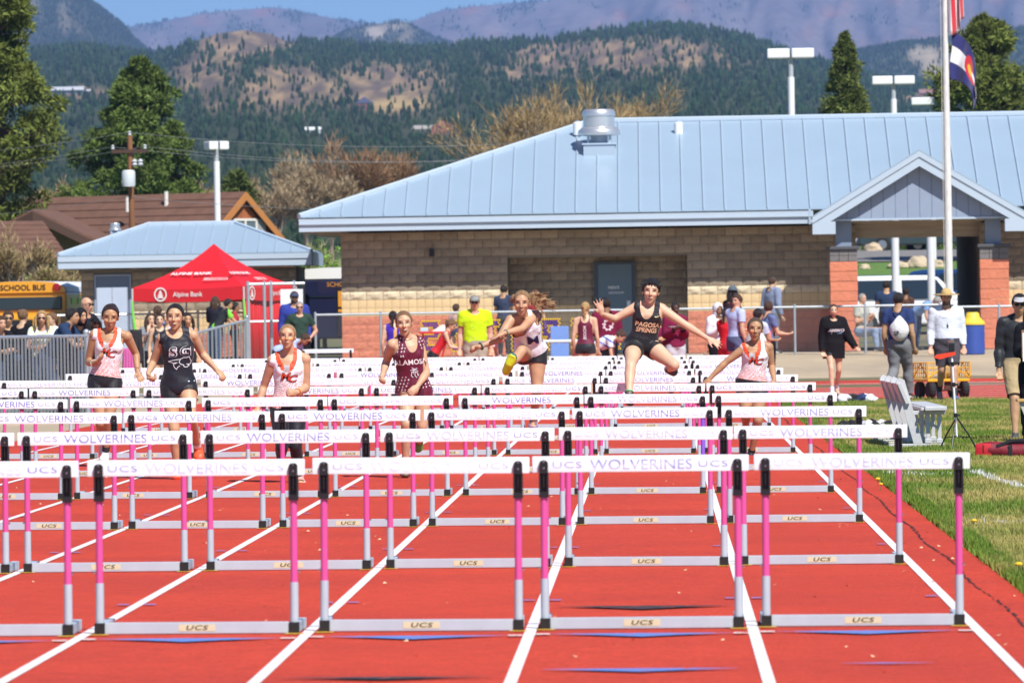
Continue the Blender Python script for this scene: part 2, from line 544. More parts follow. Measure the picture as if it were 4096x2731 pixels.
# dandelions along the edge of the turf
M_dand = mat("dandelion yellow", (0.80, 0.50, 0.02), 0.8)
M_stalk = mat("dandelion stalk", (0.10, 0.16, 0.03), 0.8)
def dandelion(x, y, s, label):
    o = empty("dandelion", (x, y, gz(x, y) + 0.005), label=label, cat="flower", group="dandelions in the turf beside the track")
    mb = MB(); mb.tube([(0, 0, 0), (0.004, 0, 0.03 * s), (0.006, 0.002, 0.055 * s)], 0.0028, 5); mb.build("stalk", M_stalk, o)
    mb = MB(); mb.lathe([(0.004, 0.052*s), (0.018*s, 0.056*s), (0.020*s, 0.062*s), (0.012*s, 0.070*s), (0.0, 0.072*s)], 9, (0.006, 0.002, 0)); mb.build("bloom", M_dand, o)
for u, v, s, lb in ((1898, 1020, 1.3, "lowest yellow dandelion of the trio by the black clothing pile"), (1905, 1011, 1.6, "middle yellow dandelion of the trio by the black clothing pile"), (1911, 1003, 1.4, "topmost yellow dandelion of the trio by the black clothing pile"),
        (2015, 1121, 1.2, "upper dandelion of the pair at the turf's edge, beyond the first hurdle row"), (2022, 1130, 1.0, "lower dandelion of the pair at the turf's edge, beyond the first hurdle row"), (2236, 1219, 1.1, "lone yellow dandelion in the turf under the chalk line"), (2338, 1327, 1.2, "yellow dandelion at the photo's edge where the turf meets the red rubber")):
    d = 16543 * (CAM_H + CROSS * 2.5) / max(1, (v - (718 + ROLL * (1176 - u))))
    p = pix(u, v, d)
    dandelion(p.x, p.y, s, lb)

# ================================================================== HURDLES
M_board = mat("white hurdle board", (0.86, 0.90, 0.93), 0.45, var=0.03, vscale=5)
M_pink = mat("pink powder coat", (0.66, 0.085, 0.31), 0.38, var=0.05, vscale=8)
M_violet = mat("violet powder coat", (0.24, 0.11, 0.66), 0.38, var=0.05, vscale=8)
M_alu = mat("pale grey hurdle steel", (0.43, 0.505, 0.57), 0.42, metal=0.0, var=0.06, vscale=9)
M_plastic = mat("black hurdle plastic", (0.012, 0.012, 0.013), 0.42, var=0.2, vscale=30)
M_bolt = mat("bolt steel", (0.5, 0.5, 0.5), 0.3, metal=1.0)
M_stick = mat("cream sticker", (0.62, 0.58, 0.38), 0.6)
M_ink = mat("black sticker ink", (0.012, 0.014, 0.008), 0.6)
def print_material():
    m = mat("faded violet print", (0.085, 0.085, 0.52), 0.5)
    nt = m.node_tree; N = nt.nodes; L = nt.links
    bs = N["Principled BSDF"]; old = bs.inputs["Base Color"].links[0].from_socket
    oi = N.new("ShaderNodeObjectInfo"); tc = N.new("ShaderNodeTexCoord")
    mp = N.new("ShaderNodeMapping"); mp.inputs["Scale"].default_value = (1.3, 1, 16)
    L.new(tc.outputs["Object"], mp.inputs[0])
    ad = N.new("ShaderNodeVectorMath"); ad.operation = 'ADD'
    cb = N.new("ShaderNodeCombineXYZ"); mu = N.new("ShaderNodeMath"); mu.operation = 'MULTIPLY'; mu.inputs[1].default_value = 60
    L.new(oi.outputs["Random"], mu.inputs[0]); L.new(mu.outputs[0], cb.inputs[1])
    L.new(mp.outputs[0], ad.inputs[0]); L.new(cb.outputs[0], ad.inputs[1])
    nz = N.new("ShaderNodeTexNoise"); nz.inputs["Scale"].default_value = 3.2; nz.inputs["Detail"].default_value = 4
    L.new(ad.outputs[0], nz.inputs[0])
    a = N.new("ShaderNodeMapRange"); a.inputs[1].default_value = 0.36; a.inputs[2].default_value = 0.66; a.inputs[3].default_value = -0.22; a.inputs[4].default_value = 0.25
    L.new(nz.outputs[0], a.inputs[0])
    b = N.new("ShaderNodeMapRange"); b.inputs[3].default_value = 0.22; b.inputs[4].default_value = 0.84
    L.new(oi.outputs["Random"], b.inputs[0])
    sm = N.new("ShaderNodeMath"); sm.operation = 'ADD'; sm.use_clamp = True
    L.new(a.outputs[0], sm.inputs[0]); L.new(b.outputs[0], sm.inputs[1])
    mx = N.new("ShaderNodeMix"); mx.data_type = 'RGBA'
    L.new(sm.outputs[0], mx.inputs[0]); L.new(old, mx.inputs[6]); mx.inputs[7].default_value = (0.86, 0.90, 0.93, 1)
    L.new(mx.outputs[2], bs.inputs["Base Color"])
    return m
M_print = print_material()

HB, HP = 0.5215, 0.467
def make_hurdle():
    root = empty("hurdle", (0, 0, 0))
    mb = MB(); mb.bevbox((-HB, -0.011, 0.760), (HB, 0.011, 0.838), 0.004)
    board = mb.build("board", M_board, root, smooth=True)
    mb = MB(); text_flat(mb, "WOLVERINES", (0.003, -0.0125, 0.797), (1, 0, 0), (0, 0, 1), 0.049, sx=1.17, bold=0.0)
    mb.build("lettering", M_print, board, fix=False)
    for x in (-0.353, 0.350):
        mb = MB(); text_flat(mb, "UCS", (x, -0.0125, 0.797), (1, 0, 0), (0, 0, 1), 0.030, sx=1.75, bold=-0.004, space=1.08)
        mb.build("logo", M_print, board, fix=False)
    for s in (-1, 1):
        x = s * HP
        # bracket: rounded plate over the board, slotted socket below it
        pl = []
        for k in range(9):
            an = math.pi * k / 8
            pl.append((x + 0.021 * math.cos(an) if False else x + 0.021 * (math.cos(an)), -0.030, 0.806 + 0.014 * math.sin(an)))
        poly = [(x + 0.0215, -0.031, 0.757)] + [(p[0], -0.031, p[2]) for p in pl] + [(x - 0.0215, -0.031, 0.757)]
        mb = MB(); mb.prism(poly, (0, 0.0185, 0))
        mb.box((x - 0.0235, -0.026, 0.640), (x - 0.0145, 0.022, 0.7565))
        mb.box((x + 0.0145, -0.026, 0.640), (x + 0.0235, 0.022, 0.7565))
        mb.box((x - 0.0145, 0.004, 0.640), (x + 0.0145, 0.022, 0.7565))
        mb.box((x - 0.003, -0.022, 0.690), (x + 0.003, 0.0035, 0.7565))
        mb.box((x - 0.0145, -0.0255, 0.640), (x + 0.0145, 0.0038, 0.668))
        br = mb.build("bracket", M_plastic, root)
        for z in (0.812, 0.780):
            mb = MB(); mb.lathe([(0.0, -0.0345), (0.004, -0.034), (0.0055, -0.032), (0.0055, -0.030)], 8, (x, 0, z), axis='y')
            mb.build("bolt", M_bolt, br)
        mb = MB(); mb.tube([(x, 0.0, 0.245), (x, 0.0, 0.662)], 0.0175, 12)
        mb.build("upper_post", M_pink, root, smooth=True)
        mb = MB(); mb.tube([(x, 0.0, 0.055), (x, 0.0, 0.249)], 0.0205, 12)
        mb.build("lower_post", M_alu, root, smooth=True)
        mb = MB(); mb.tube([(x + s * 0.0175, 0.0, 0.300), (x + s * 0.029, 0.0, 0.300)], 0.005, 6)
        mb.build("pin", M_bolt, root)
        mb = MB(); mb.box((x - 0.0245, -0.030, 0.006), (x + 0.0245, -0.002, 0.0585))
        mb.build("end_cap", M_plastic, root)
        mb = MB(); mb.bevbox((x - 0.021, -0.0015, 0.006), (x + 0.021, 0.56, 0.056), 0.003)
        mb.box((x - 0.0225, 0.40, 0.0045), (x + 0.0225, 0.47, 0.0575))
        mb.box((x - 0.0225, 0.5605, 0.004), (x + 0.0225, 0.585, 0.0575))
        mb.build("foot", M_alu, root)
        mb = MB(); flat = [(x - 0.045, -0.10), (x + 0.045, -0.10), (x + 0.045, -0.035), (x - 0.045, -0.035)]
    mb = MB(); mb.bevbox((-HP + 0.0248, -0.022, 0.006), (HP - 0.0248, 0.018, 0.0605), 0.003)
    bar = mb.build("base_bar", M_alu, root)
    mb = MB(); mb.box((-0.088, -0.0235, 0.018), (0.088, -0.0222, 0.050))
    st = mb.build("sticker", M_stick, bar)
    # printed flat on the sticker, kept on the bar's level
    mb = MB(); text_flat(mb, "UCS", (0.002, -0.0242, 0.0345), (1, 0, 0), (0, 0, 1), 0.0225, sx=1.75, shear=0.22, bold=0.018, space=1.1)
    mb.build("logo", M_ink, bar, fix=False)
    return root
ORD = ["", "first", "second", "third", "fourth", "fifth", "sixth", "seventh", "eighth", "ninth", "tenth"]
LANEW = {1: "lane beside the grass", 2: "second lane from the grass", 3: "third lane from the grass", 4: "fourth lane from the grass",
         5: "fifth lane from the grass", 6: "sixth lane from the grass", 7: "seventh lane from the grass", 8: "outermost lane by the fence"}
proto_hurdle = make_hurdle()
TILT = math.atan(CROSS)
hr = random.Random(11)
first = True
hurdles = {}
for r in range(1, 11):
    for l in range(1, 9):
        x = lane_x(l) + hr.uniform(-0.012, 0.012) + (0.02 if l > 1 else 0)
        x = lane_x(l) + hr.uniform(-0.012, 0.012)
        y = row_y(r, x) + hr.uniform(-0.02, 0.02)
        left = pix(0, 900, y).x
        if x + HB < left + 0.02: continue
        h = proto_hurdle if first else copy_tree(proto_hurdle)
        first = False
        hurdles[(r, l)] = h
        h.location = (x, y, gz(x, y) + 0.006)
        h.rotation_euler = (hr.uniform(-0.004, 0.004), TILT + hr.uniform(-0.003, 0.003), hr.uniform(-0.012, 0.012))
        h["label"] = "white hurdle on pink posts, %s row from the near end, %s" % (ORD[r], LANEW[l])
        h["category"] = "hurdle"; h["group"] = "hurdles standing in rows across the track"
        mb = MB()
        for s in (-1, 1):
            xx = x + s * HP
            flatpoly(mb, [(xx - 0.04, y - 0.13), (xx + 0.05, y - 0.13), (xx + 0.045, y - 0.034), (xx - 0.045, y - 0.034)], 0.0125)
        if r < 7: mb.build("position_mark", M_yel, track)
hv = hurdles[(4, 2)]
hv["label"] = "white boarded hurdle with one violet post, fourth row, second lane from the grass"
[c for c in hv.children if c.name.startswith("upper_post")][1].data = [c for c in hv.children if c.name.startswith("upper_post")][1].data.copy()
vp = [c for c in hv.children if c.name.startswith("upper_post")][1]
vp.data.materials[0] = M_violet; vp["label"] = "violet upper post"
# one more hurdle stands by itself beyond the lanes
p = pix(751, 776, 143.0)
h = copy_tree(proto_hurdle)
h.location = (p.x, 143.0, gz(p.x, 143) + 0.3 - 0.28)
h.rotation_euler = (0, 0, 0.05)
h["label"] = "white boarded hurdle on pink posts standing alone before the dark bus"
h["category"] = "hurdle"; h["group"] = "hurdles standing in rows across the track"
# ================================================================== HILLS AND MOUNTAINS
def interp(pts, u):
    xs = [p[0] for p in pts]; ys = [p[1] for p in pts]
    return np.interp(u, xs, ys)
def fbm(x, y, oct=4, seed=0.0):
    r = np.zeros_like(x, dtype=float); a = 1.0; f = 1.0; tot = 0
    for k in range(oct):
        q = seed + k * 3.7
        r += a * (np.sin(x * f * 1.31 + q + 1.9 * np.sin(y * f * 0.77 + q * 1.3)) * np.cos(y * f * 1.13 - q + 1.6 * np.sin(x * f * 0.61 - q)))
        tot += a; a *= 0.55; f *= 2.03
    return r / tot
_camz = np.array([0, 0, CAM_H])
_Fn, _Rn, _Dn = np.array(_F), np.array(_Rr), np.array(_Dr)
def pixv(u, v, Y):
    du = u * KD - 2048.0; dv = v * KD - 1365.5
    d = _Fn[None] + _Rn[None] * (du / FPX)[:, None] + _Dn[None] * (dv / FPX)[:, None]
    return _camz[None] + d * (Y / d[:, 1])[:, None]
class Layer:
    def __init__(s, crest, base_v, d_base, d_crest, relief, seed, u0=-160, u1=2520):
        s.crest = crest; s.base_v = base_v; s.db = d_base; s.dc = d_crest; s.relief = relief; s.seed = seed; s.u0 = u0; s.u1 = u1
    def at(s, u, t):
        u = np.asarray(u, float); t = np.asarray(t, float)
        vc = interp(s.crest, u); vb = interp(s.base_v, u) if hasattr(s.base_v, '__len__') else np.full_like(u, s.base_v)
        g = np.sin(np.clip(t, 0, 1) * math.pi / 2) ** 0.9
        v = vb + (vc - vb) * g
        n = fbm(u * 0.012, t * 3.0, 4, s.seed)
        d = s.db + (s.dc - s.db) * t + s.relief * n * (1 - 0.3 * t)
        n2 = fbm(u * 0.02, t * 6.0, 4, s.seed + 5)
        v = v + n2 * 9 * t * (1 - t) * 2
        P = pixv(u, v, d)
        return P, v
    def build(s, name, material, colfn, nu=170, nt=26):
        U, T = np.meshgrid(np.linspace(s.u0, s.u1, nu), np.linspace(0, 1, nt))
        P, v = s.at(U.ravel(), T.ravel())
        col = colfn(U.ravel(), v, T.ravel())
        P = P.reshape(nt, nu, 3)
        back = P[-1].copy(); back[:, 1] += (s.dc - s.db) * 0.35; back[:, 2] *= 0.75
        front = P[0].copy(); front[:, 2] = np.minimum(front[:, 2], 0) - 5
        G = np.concatenate([front[None], P, back[None]], 0)
        col = col.reshape(nt, nu, 3)
        C = np.concatenate([col[:1], col, col[-1:]], 0)
        n = nt + 2
        idx = np.arange(n * nu).reshape(n, nu)
        F = np.stack([idx[:-1, :-1], idx[:-1, 1:], idx[1:, 1:], idx[1:, :-1]], -1).reshape(-1, 4)
        return link(name, np_mesh(name, G.reshape(-1, 3), F, material, C.reshape(-1, 3), smooth=True), kind="structure")

def tree_scatter(name, layer, n, hpx, maskfn, base_col, seed, tmin=0.0, tmax=1.0, kinds=(0.6,), wratio=0.42, u0=-40, u1=2400):
    """many small far-off trees on a hill's surface, joined"""
    rg = np.random.default_rng(seed)
    u = rg.uniform(u0, u1, n * 3); t = rg.uniform(tmin, tmax, n * 3)
    P, v = layer.at(u, t)
    keep = rg.random(n * 3) < maskfn(u, v, t)
    u, v, t, P = u[keep][:n], v[keep][:n], t[keep][:n], P[keep][:n]
    n = len(u)
    h = (hpx[0] + (hpx[1] - hpx[0]) * rg.beta(1.3, 2.6, n) * 1.35) * (1 - 0.25 * t) / (FPX / KD) * P[:, 1]
    w = h * wratio * rg.uniform(0.7, 1.25, n) * 0.5
    # crown: three wobbly rings and a tip
    k = 5
    rings = [(0.04, 0.55), (0.30, 1.0), (0.70, 0.62)]
    V = np.zeros((n, k * len(rings) + 1, 3)); 
    conic = rg.random(n) < kinds[0]
    for i, (z, r) in enumerate(rings):
        rr = np.where(conic, [0.85, 0.90, 0.45][i], [0.62, 1.0, 0.85][i])
        for j in range(k):
            an = 2 * math.pi * j / k + rg.uniform(-0.4, 0.4, n) + i
            q = w * rr * rg.uniform(0.65, 1.25, n)
            V[:, i*k+j, 0] = q * np.cos(an); V[:, i*k+j, 1] = q * np.sin(an)
            V[:, i*k+j, 2] = h * (z + rg.uniform(-0.06, 0.06, n))
    V[:, -1, 2] = h * rg.uniform(0.95, 1.08, n)
    V += P[:, None, :]
    V[:, :, 2] -= (h * 0.06)[:, None]
    fs = []
    for i in range(len(rings) - 1):
        for j in range(k):
            j2 = (j + 1) % k
            fs += [(i*k+j, i*k+j2, (i+1)*k+j2), (i*k+j, (i+1)*k+j2, (i+1)*k+j)]
    for j in range(k): fs.append(((len(rings)-1)*k+j, (len(rings)-1)*k+(j+1) % k, k*len(rings)))
    fs = np.array(fs)
    m_ = k * len(rings) + 1
    F = (fs[None] + (np.arange(n) * m_)[:, None, None]).reshape(-1, 3)
    c = np.array(base_col)[None] * rg.uniform(0.6, 1.45, (n, 1)) * np.stack([rg.uniform(0.85, 1.25, n), np.ones(n), rg.uniform(0.8, 1.2, n)], 1)
    C = np.repeat(c[:, None, :], m_, 1) * rg.uniform(0.8, 1.2, (n, m_, 1))
    M = mat("far foliage", attr=True, rough=0.95, spec=0.1)
    return link(name, np_mesh(name, V.reshape(-1, 3), F, M, C.reshape(-1, 3)), kind="stuff")

M_hill = mat("hill ground", attr=True, rough=0.95, spec=0.05, var=0.28, vscale=0.02)
M_hillb = mat("bare hill ground", attr=True, rough=0.95, spec=0.05, var=0.35, vscale=0.045)
LB = Layer([(-200, 128), (-50, 124), (60, 122), (200, 112), (330, 130), (400, 122), (440, 98), (500, 78), (560, 70), (620, 78), (660, 96), (760, 104), (830, 108),
            (900, 112), (1000, 116), (1040, 112), (1100, 104), (1200, 100), (1300, 90), (1400, 76), (1480, 66), (1560, 64), (1640, 74), (1720, 90), (1760, 108),
            (1850, 138), (1950, 164), (2050, 192), (2150, 204), (2352, 214), (2600, 220)], 640, 720, 4500, 130, 2.0)
LC = Layer([(-200, -70), (0, -30), (100, -15), (200, 0), (240, 26), (280, 56), (310, 90), (340, 116), (400, 136), (480, 150), (2600, 400)], 300, 6000, 8200, 260, 4.0, u1=520)
LK = Layer([(600, 200), (700, 120), (770, 84), (800, 70), (850, 58), (900, 50), (930, 50), (980, 78), (1040, 102), (1100, 140), (1200, 230)], 260, 7600, 9000, 200, 6.0, u0=600, u1=1200)
LR = Layer([(1700, 260), (1850, 180), (1900, 156), (1960, 120), (2050, 103), (2150, 92), (2250, 82), (2352, 66), (2600, 20)], 330, 5200, 6800, 200, 8.0, u0=1700)
LM = Layer([(-200, 80), (200, 74), (310, 60), (340, 56), (400, 44), (470, 30), (560, 22), (640, 18), (700, 30), (760, 42), (830, 52), (900, 62), (950, 50), (1000, 28),
            (1060, 18), (1150, 10), (1250, 2), (1330, -6), (1500, -60), (1800, -110), (2100, -120), (2600, -90)], 320, 10500, 14500, 700, 10.0)
def ell(u, v, cu, cv, ru, rv): return np.exp(-(((u - cu) / ru) ** 2 + ((v - cv) / rv) ** 2) ** 2)
def bare_b(u, v, t):
    b = np.maximum.reduce([ell(u, v, 560, 96, 125, 40) * 1.3, ell(u, v, 545, 100, 110, 42), ell(u, v, 470, 170, 95, 55) * 0.75, ell(u, v, 660, 205, 130, 60) * 0.85, ell(u, v, 880, 200, 170, 62) * 0.85,
                           ell(u, v, 1420, 132, 280, 46), ell(u, v, 905, 238, 85, 22) * 1.3, ell(u, v, 190, 215, 70, 16) * 0.9, ell(u, v, 1230, 165, 130, 26) * 0.7,
                           ell(u, v, 1000, 306, 60, 9), ell(u, v, 2130, 228, 60, 14), ell(u, v, 560, 235, 120, 26) * 0.6])
    n = fbm(u * 0.035, v * 0.06, 4, 1.0)
    return np.clip(b * 1.25 + n * 0.5 * (b > 0.15) - 0.05, 0, 1)
def col_b(u, v, t):
    b = bare_b(u, v, t)[:, None]
    n = fbm(u * 0.05, v * 0.09, 4, 3.0)[:, None]
    tan = np.array([0.34, 0.235, 0.13]); scrub = np.array([0.135, 0.102, 0.080]); under = np.array([0.052, 0.062, 0.030])  # under: forest floor colour darkened to paint shade between the trees
    field = ell(u, v, 915, 240, 75, 15)[:, None]
    c = under * (1 - b) + (tan * np.clip(0.36 + 1.5*n, 0, 1) + scrub * (1 - np.clip(0.36 + 1.5*n, 0, 1))) * b
    c = c * (1 - field) + np.array([0.42, 0.30, 0.14]) * field
    return c
LB.build("wooded_hills", M_hillb, col_b, 300, 60)
def col_dark(u, v, t):
    n = fbm(u * 0.03, v * 0.02, 4, 2.0)[:, None]
    return np.array([0.05, 0.06, 0.035]) * (1 + 0 * n) + np.clip(n - 0.12, 0, 1) * np.array([0.34, 0.26, 0.2])
LC.build("forested_ridge", M_hill, col_dark, 60, 26)
def col_k(u, v, t):
    n = fbm(u * 0.05, v * 0.04, 4, 2.0)[:, None]
    r = (ell(u, v, 862, 74, 26, 14) + ell(u, v, 905, 62, 20, 9) * 0.6)[:, None]
    c = np.array([0.07, 0.075, 0.045]) + np.clip(n, 0, 1) * np.array([0.22, 0.17, 0.13])
    return c * (1 - r) + np.array([0.50, 0.42, 0.33]) * r
LK.build("rocky_knoll", M_hill, col_k, 60, 20)
def col_r(u, v, t):
    n = fbm(u * 0.03, v * 0.05, 4, 4.0)[:, None]
    r = np.clip(ell(u, v, 2125, 128, 45, 26) + 0.7 * ell(u, v, 2150, 165, 40, 22) + fbm(u * 0.06, v * 0.1, 3, 1.0) * 0.3 - 0.1, 0, 1)[:, None]
    c = np.array([0.055, 0.07, 0.04]) + np.clip(n - 0.2, 0, 1) * np.array([0.15, 0.12, 0.09])
    return c * (1 - r) + np.array([0.44, 0.36, 0.26]) * r
LR.build("forested_hill", M_hill, col_r, 80, 22)
def col_m(u, v, t):
    n = fbm(u * 0.012 + v * 0.006, v * 0.03, 5, 7.0)[:, None]; n2 = fbm(u * 0.02 - v * 0.02, v * 0.035, 4, 9.0)[:, None]
    c = np.array([0.19, 0.155, 0.165]) + n * np.array([0.05, 0.04, 0.03])
    rd = np.clip(n2 - 0.25, 0, 1) * 2.0
    c = c * (1 - rd * 0.6) + np.array([0.36, 0.16, 0.12]) * rd * 0.6
    dk = np.clip(-n2 - 0.18 + 0.25 * (u < 760)[:, None], 0, 0.7)
    return c * (1 - dk) + np.array([0.06, 0.075, 0.055]) * dk
LM.build("mountains", M_hill, col_m, 220, 40)

tree_scatter("hill_forest", LB, 24000, (13, 32), lambda u, v, t: (1 - bare_b(u, v, t) * 0.86) * (1 - .9*ell(u, v, 565, 88, 100, 30)) * (.30 + .70*np.clip(.5 + 1.6*fbm(u*.09, v*.16, 3, 31.0), 0, 1)) * np.where(v < 600, 1.0, 0.5) * (0.55 + 0.45 * (fbm(u * .02, v * .05, 3, 12.0) > -0.35)), (0.030, 0.056, 0.020), 21, tmin=0.02)
tree_scatter("ridge_forest", LC, 5200, (9, 15), lambda u, v, t: np.clip(0.75 - 1.5 * fbm(u * 0.03, v * 0.02, 4, 2.0), 0.1, 1), (0.036, 0.050, 0.026), 22, u1=480)
tree_scatter("knoll_forest", LK, 1500, (8, 13), lambda u, v, t: np.clip(0.6 - 1.2 * fbm(u * 0.05, v * 0.04, 4, 2.0) - 1.5 * (ell(u, v, 862, 74, 26, 14)), 0, 1), (0.036, 0.050, 0.026), 23, u0=690, u1=1080)
tree_scatter("far_hill_forest", LR, 6500, (9, 16), lambda u, v, t: np.clip(1 - 1.2 * ell(u, v, 2125, 128, 45, 26) - ell(u, v, 2150, 165, 40, 22), 0.05, 1), (0.034, 0.052, 0.024), 24, u0=1780)
tree_scatter("mountain_forest", LM, 3600, (6, 12), lambda u, v, t: np.clip(np.where(t > 0.97, 0.6, 0) + (fbm(u * 0.02 - v * 0.02, v * 0.035, 4, 9.0) < -0.28) * 0.9 + 0.02 + 0.25 * (u < 760) * (fbm(u * .03, v * .05, 3, 2.) > 0.1), 0, 1), (0.045, 0.055, 0.036), 25, kinds=(0.8,), wratio=0.5)

# ------------------------------------------------------------------ far houses on the hill
def surf(layer, u, v):
    t = np.linspace(0.02, 1, 400)
    P, vv = layer.at(np.full(400, u), t)
    i = int(np.argmin(np.abs(vv - v)))
    return Vector(P[i])
M_hw = {}
def far_house(u, v, wpx, hpx, wallc, roofc, label, gable=True, wing=None, nwin=3, dx=0.0):
    p = surf(LB, u, v); s = p.y / (FPX / KD)
    o = empty("house", (p.x, p.y - 12, p.z - 1.0), label=label, cat="house", group="houses on the wooded hillside")
    W = wpx * s; H = hpx * s
    mw = mat("house wall %.2f %.2f" % (wallc[0], wallc[2]), wallc, 0.8, var=0.1); mr = mat("house roof %.2f %.2f" % (roofc[0], roofc[2]), roofc, 0.7, var=0.1)
    mb = MB(); mb.box((-W/2, 0, -2), (W/2, W*0.5, H*0.55)); mb.build("wall", mw, o)
    e = W * 0.04
    mb = MB()
    if gable:
        mb.prism([(-W/2 - e, -e, H*0.552), (W/2 + e, -e, H*0.552), (W/2 + e, W*0.25, H), (-W/2 - e, W*0.25, H)], (0, 0, 0.25))
        mb.prism([(-W/2 - e, W*0.5 + e, H*0.552), (W/2 + e, W*0.5 + e, H*0.552), (W/2 + e, W*0.252, H), (-W/2 - e, W*0.252, H)], (0, 0, 0.25))
    else:
        mb.prism([(-W/2 - e, -e, H*0.56), (0, -e, H), (W/2 + e, -e, H*0.56)], (0, W*0.5 + 2*e, 0))
    mb.build("roof", mr, o)
    mg = mat("far window glass", (0.03, 0.04, 0.05), 0.2)
    for k in range(nwin):
        x = -W/2 + W * (k + 0.5) / nwin
        mb = MB(); mb.box((x - W*0.05, -0.06, H*0.15), (x + W*0.05, 0.02, H*0.42)); mb.build("window", mg, o)
    if wing:
        mb = MB(); ww = wing * W; mb.box((W/2 + 0.03, W*0.1, -2), (W/2 + ww, W*0.4, H*0.4)); mb.build("wing", mw, o)
        mb = MB(); mb.prism([(W/2 + 0.04, W*0.1 - e, H*0.405), (W/2 + ww + e, W*0.1 - e, H*0.405), (W/2 + ww + e, W*0.25, H*0.6), (W/2 + 0.04, W*0.25, H*0.6)], (0, 0, 0.2)); mb.build("wing_roof", mr, o)
    return o
far_house(1020, 306, 52, 34, (0.30, 0.10, 0.075), (0.22, 0.07, 0.07), "red brown house with dark red roof among trees on the hill", gable=False, nwin=2)
far_house(975, 303, 48, 18, (0.20, 0.17, 0.16), (0.36, 0.33, 0.30), "long pale roofed outbuilding beside the red brown hill house", nwin=3)
far_house(840, 252, 40, 34, (0.25, 0.10, 0.09), (0.10, 0.11, 0.19), "dark blue roofed barn with red walls beside the yellow hill field", gable=False, nwin=3)
far_house(160, 214, 70, 17, (0.12, 0.14, 0.22), (0.50, 0.52, 0.56), "long white roofed house on the hillside above the pine", wing=0.22, nwin=4)
far_house(722, 303, 36, 14, (0.62, 0.62, 0.62), (0.72, 0.74, 0.74), "small white cabin in the trees low on the hill", nwin=2)
far_house(2135, 223, 48, 20, (0.22, 0.14, 0.12), (0.30, 0.16, 0.14), "brown roofed house on the hill behind the flagpole", nwin=2)

# ------------------------------------------------------------------ haze
def haze():
    m = bpy.data.materials.new("mountain haze"); m.use_nodes = True
    nt = m.node_tree; nt.nodes.clear()
    out = nt.nodes.new("ShaderNodeOutputMaterial")
    vol = nt.nodes.new("ShaderNodeVolumePrincipled")
    vol.inputs["Color"].default_value = (0.30, 0.52, 1.0, 1)
    vol.inputs["Density"].default_value = 0.000060
    vol.inputs["Anisotropy"].default_value = 0.0
    nt.links.new(vol.outputs[0], out.inputs["Volume"])
    mb = MB(); mb.box((-2700, -90, -12), (2700, 21000, 1250))
    mb.build("haze", m, kind="stuff")
haze()
# ================================================================== MAIN BUILDING
WY = 175.0                                    # distance of its front wall
def on(u, v, Y):                              # (x, z) where a photo point meets the vertical plane at Y
    p = pix(u, v, Y); return p.x, p.z
def wx(u, Y=WY): return on(u, 715, Y)[0]
Z0 = 0.49; CH = 0.2032; BW = 0.4064
M_mortar = mat("mortar", (0.20, 0.17, 0.13), 0.95, var=0.1)
M_block = mat("brown split block", (0.285, 0.232, 0.168), 0.9, var=0.18, vscale=6, rnd=0.17, bump=0.8, bscale=26)
M_cream = mat("cream rock faced block", (0.62, 0.52, 0.36), 0.9, var=0.12, vscale=7, rnd=0.06, bump=1.0, bscale=18)
M_scored = mat("tan smooth block", (0.66, 0.485, 0.265), 0.85, var=0.05, rnd=0.03, bump=0.2, bscale=60)
M_salmon = mat("salmon painted rock block", (0.60, 0.20, 0.115), 0.85, var=0.12, vscale=5, rnd=0.06, bump=1.0, bscale=14)
M_blue = mat("pale blue painted metal", (0.30, 0.40, 0.50), 0.40, var=0.04, vscale=0.6)
M_seam = mat("blue grey seam metal", (0.36, 0.45, 0.54), 0.40)
M_trim = mat("pale blue trim", (0.43, 0.52, 0.62), 0.45, var=0.03)
M_slate = mat("slate blue siding", (0.25, 0.31, 0.42), 0.6, var=0.05)
M_door = mat("slate door paint", (0.10, 0.155, 0.20), 0.5, var=0.04)
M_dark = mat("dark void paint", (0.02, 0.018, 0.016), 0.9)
M_conc = mat("pale concrete", (0.42, 0.39, 0.34), 0.9, var=0.1)

def block_mesh(name, w, h, rough, material, rnd, jd=0.012):
    """one masonry unit, front towards -y, its rim chamfered and its face uneven"""
    nx, nz = 4, 3
    g = 0.005 if jd > 0.01 else 0.003
    V = []; F = []
    for j in range(nz + 1):
        for i in range(nx + 1):
            x = -w/2 + g + (w - 2*g) * i / nx; z = g + (h - 2*g) * j / nz
            edge = i in (0, nx) or j in (0, nz)
            y = jd if edge else -rnd.uniform(0.1, 1.0) * rough
            V.append((x, y, z))
    for j in range(nz):
        for i in range(nx):
            a = j*(nx+1)+i; F.append((a, a+1, a+nx+2, a+nx+1))
    b = len(V)
    ring = [(i, 0) for i in range(nx+1)] + [(nx, j) for j in range(1, nz+1)] + [(i, nz) for i in range(nx-1, -1, -1)] + [(0, j) for j in range(nz-1, 0, -1)]
    for i, j in ring:
        v = V[j*(nx+1)+i]; V.append((v[0], 0.06, v[2]))
    n = len(ring)
    for k in range(n):
        a = ring[k][1]*(nx+1)+ring[k][0]; k2 = (k+1) % n; c = ring[k2][1]*(nx+1)+ring[k2][0]
        F.append((a, b+k, b+k2, c))
    me = bpy.data.meshes.new(name); me.from_pydata(V, [], F); me.materials.append(material); me.update()
    return me
rb = random.Random(5)
BM = [block_mesh("block", BW, CH, 0.012, M_block, rb) for _ in range(5)]
BC = [block_mesh("cream_block", BW, CH, 0.030, M_cream, rb) for _ in range(4)]
BS = [block_mesh("scored_block", BW/2, CH, 0.002, M_scored, rb, 0.004) for _ in range(2)]
BR = [block_mesh("rock_block", BW, CH, 0.016, M_salmon, rb, 0.003) for _ in range(4)]

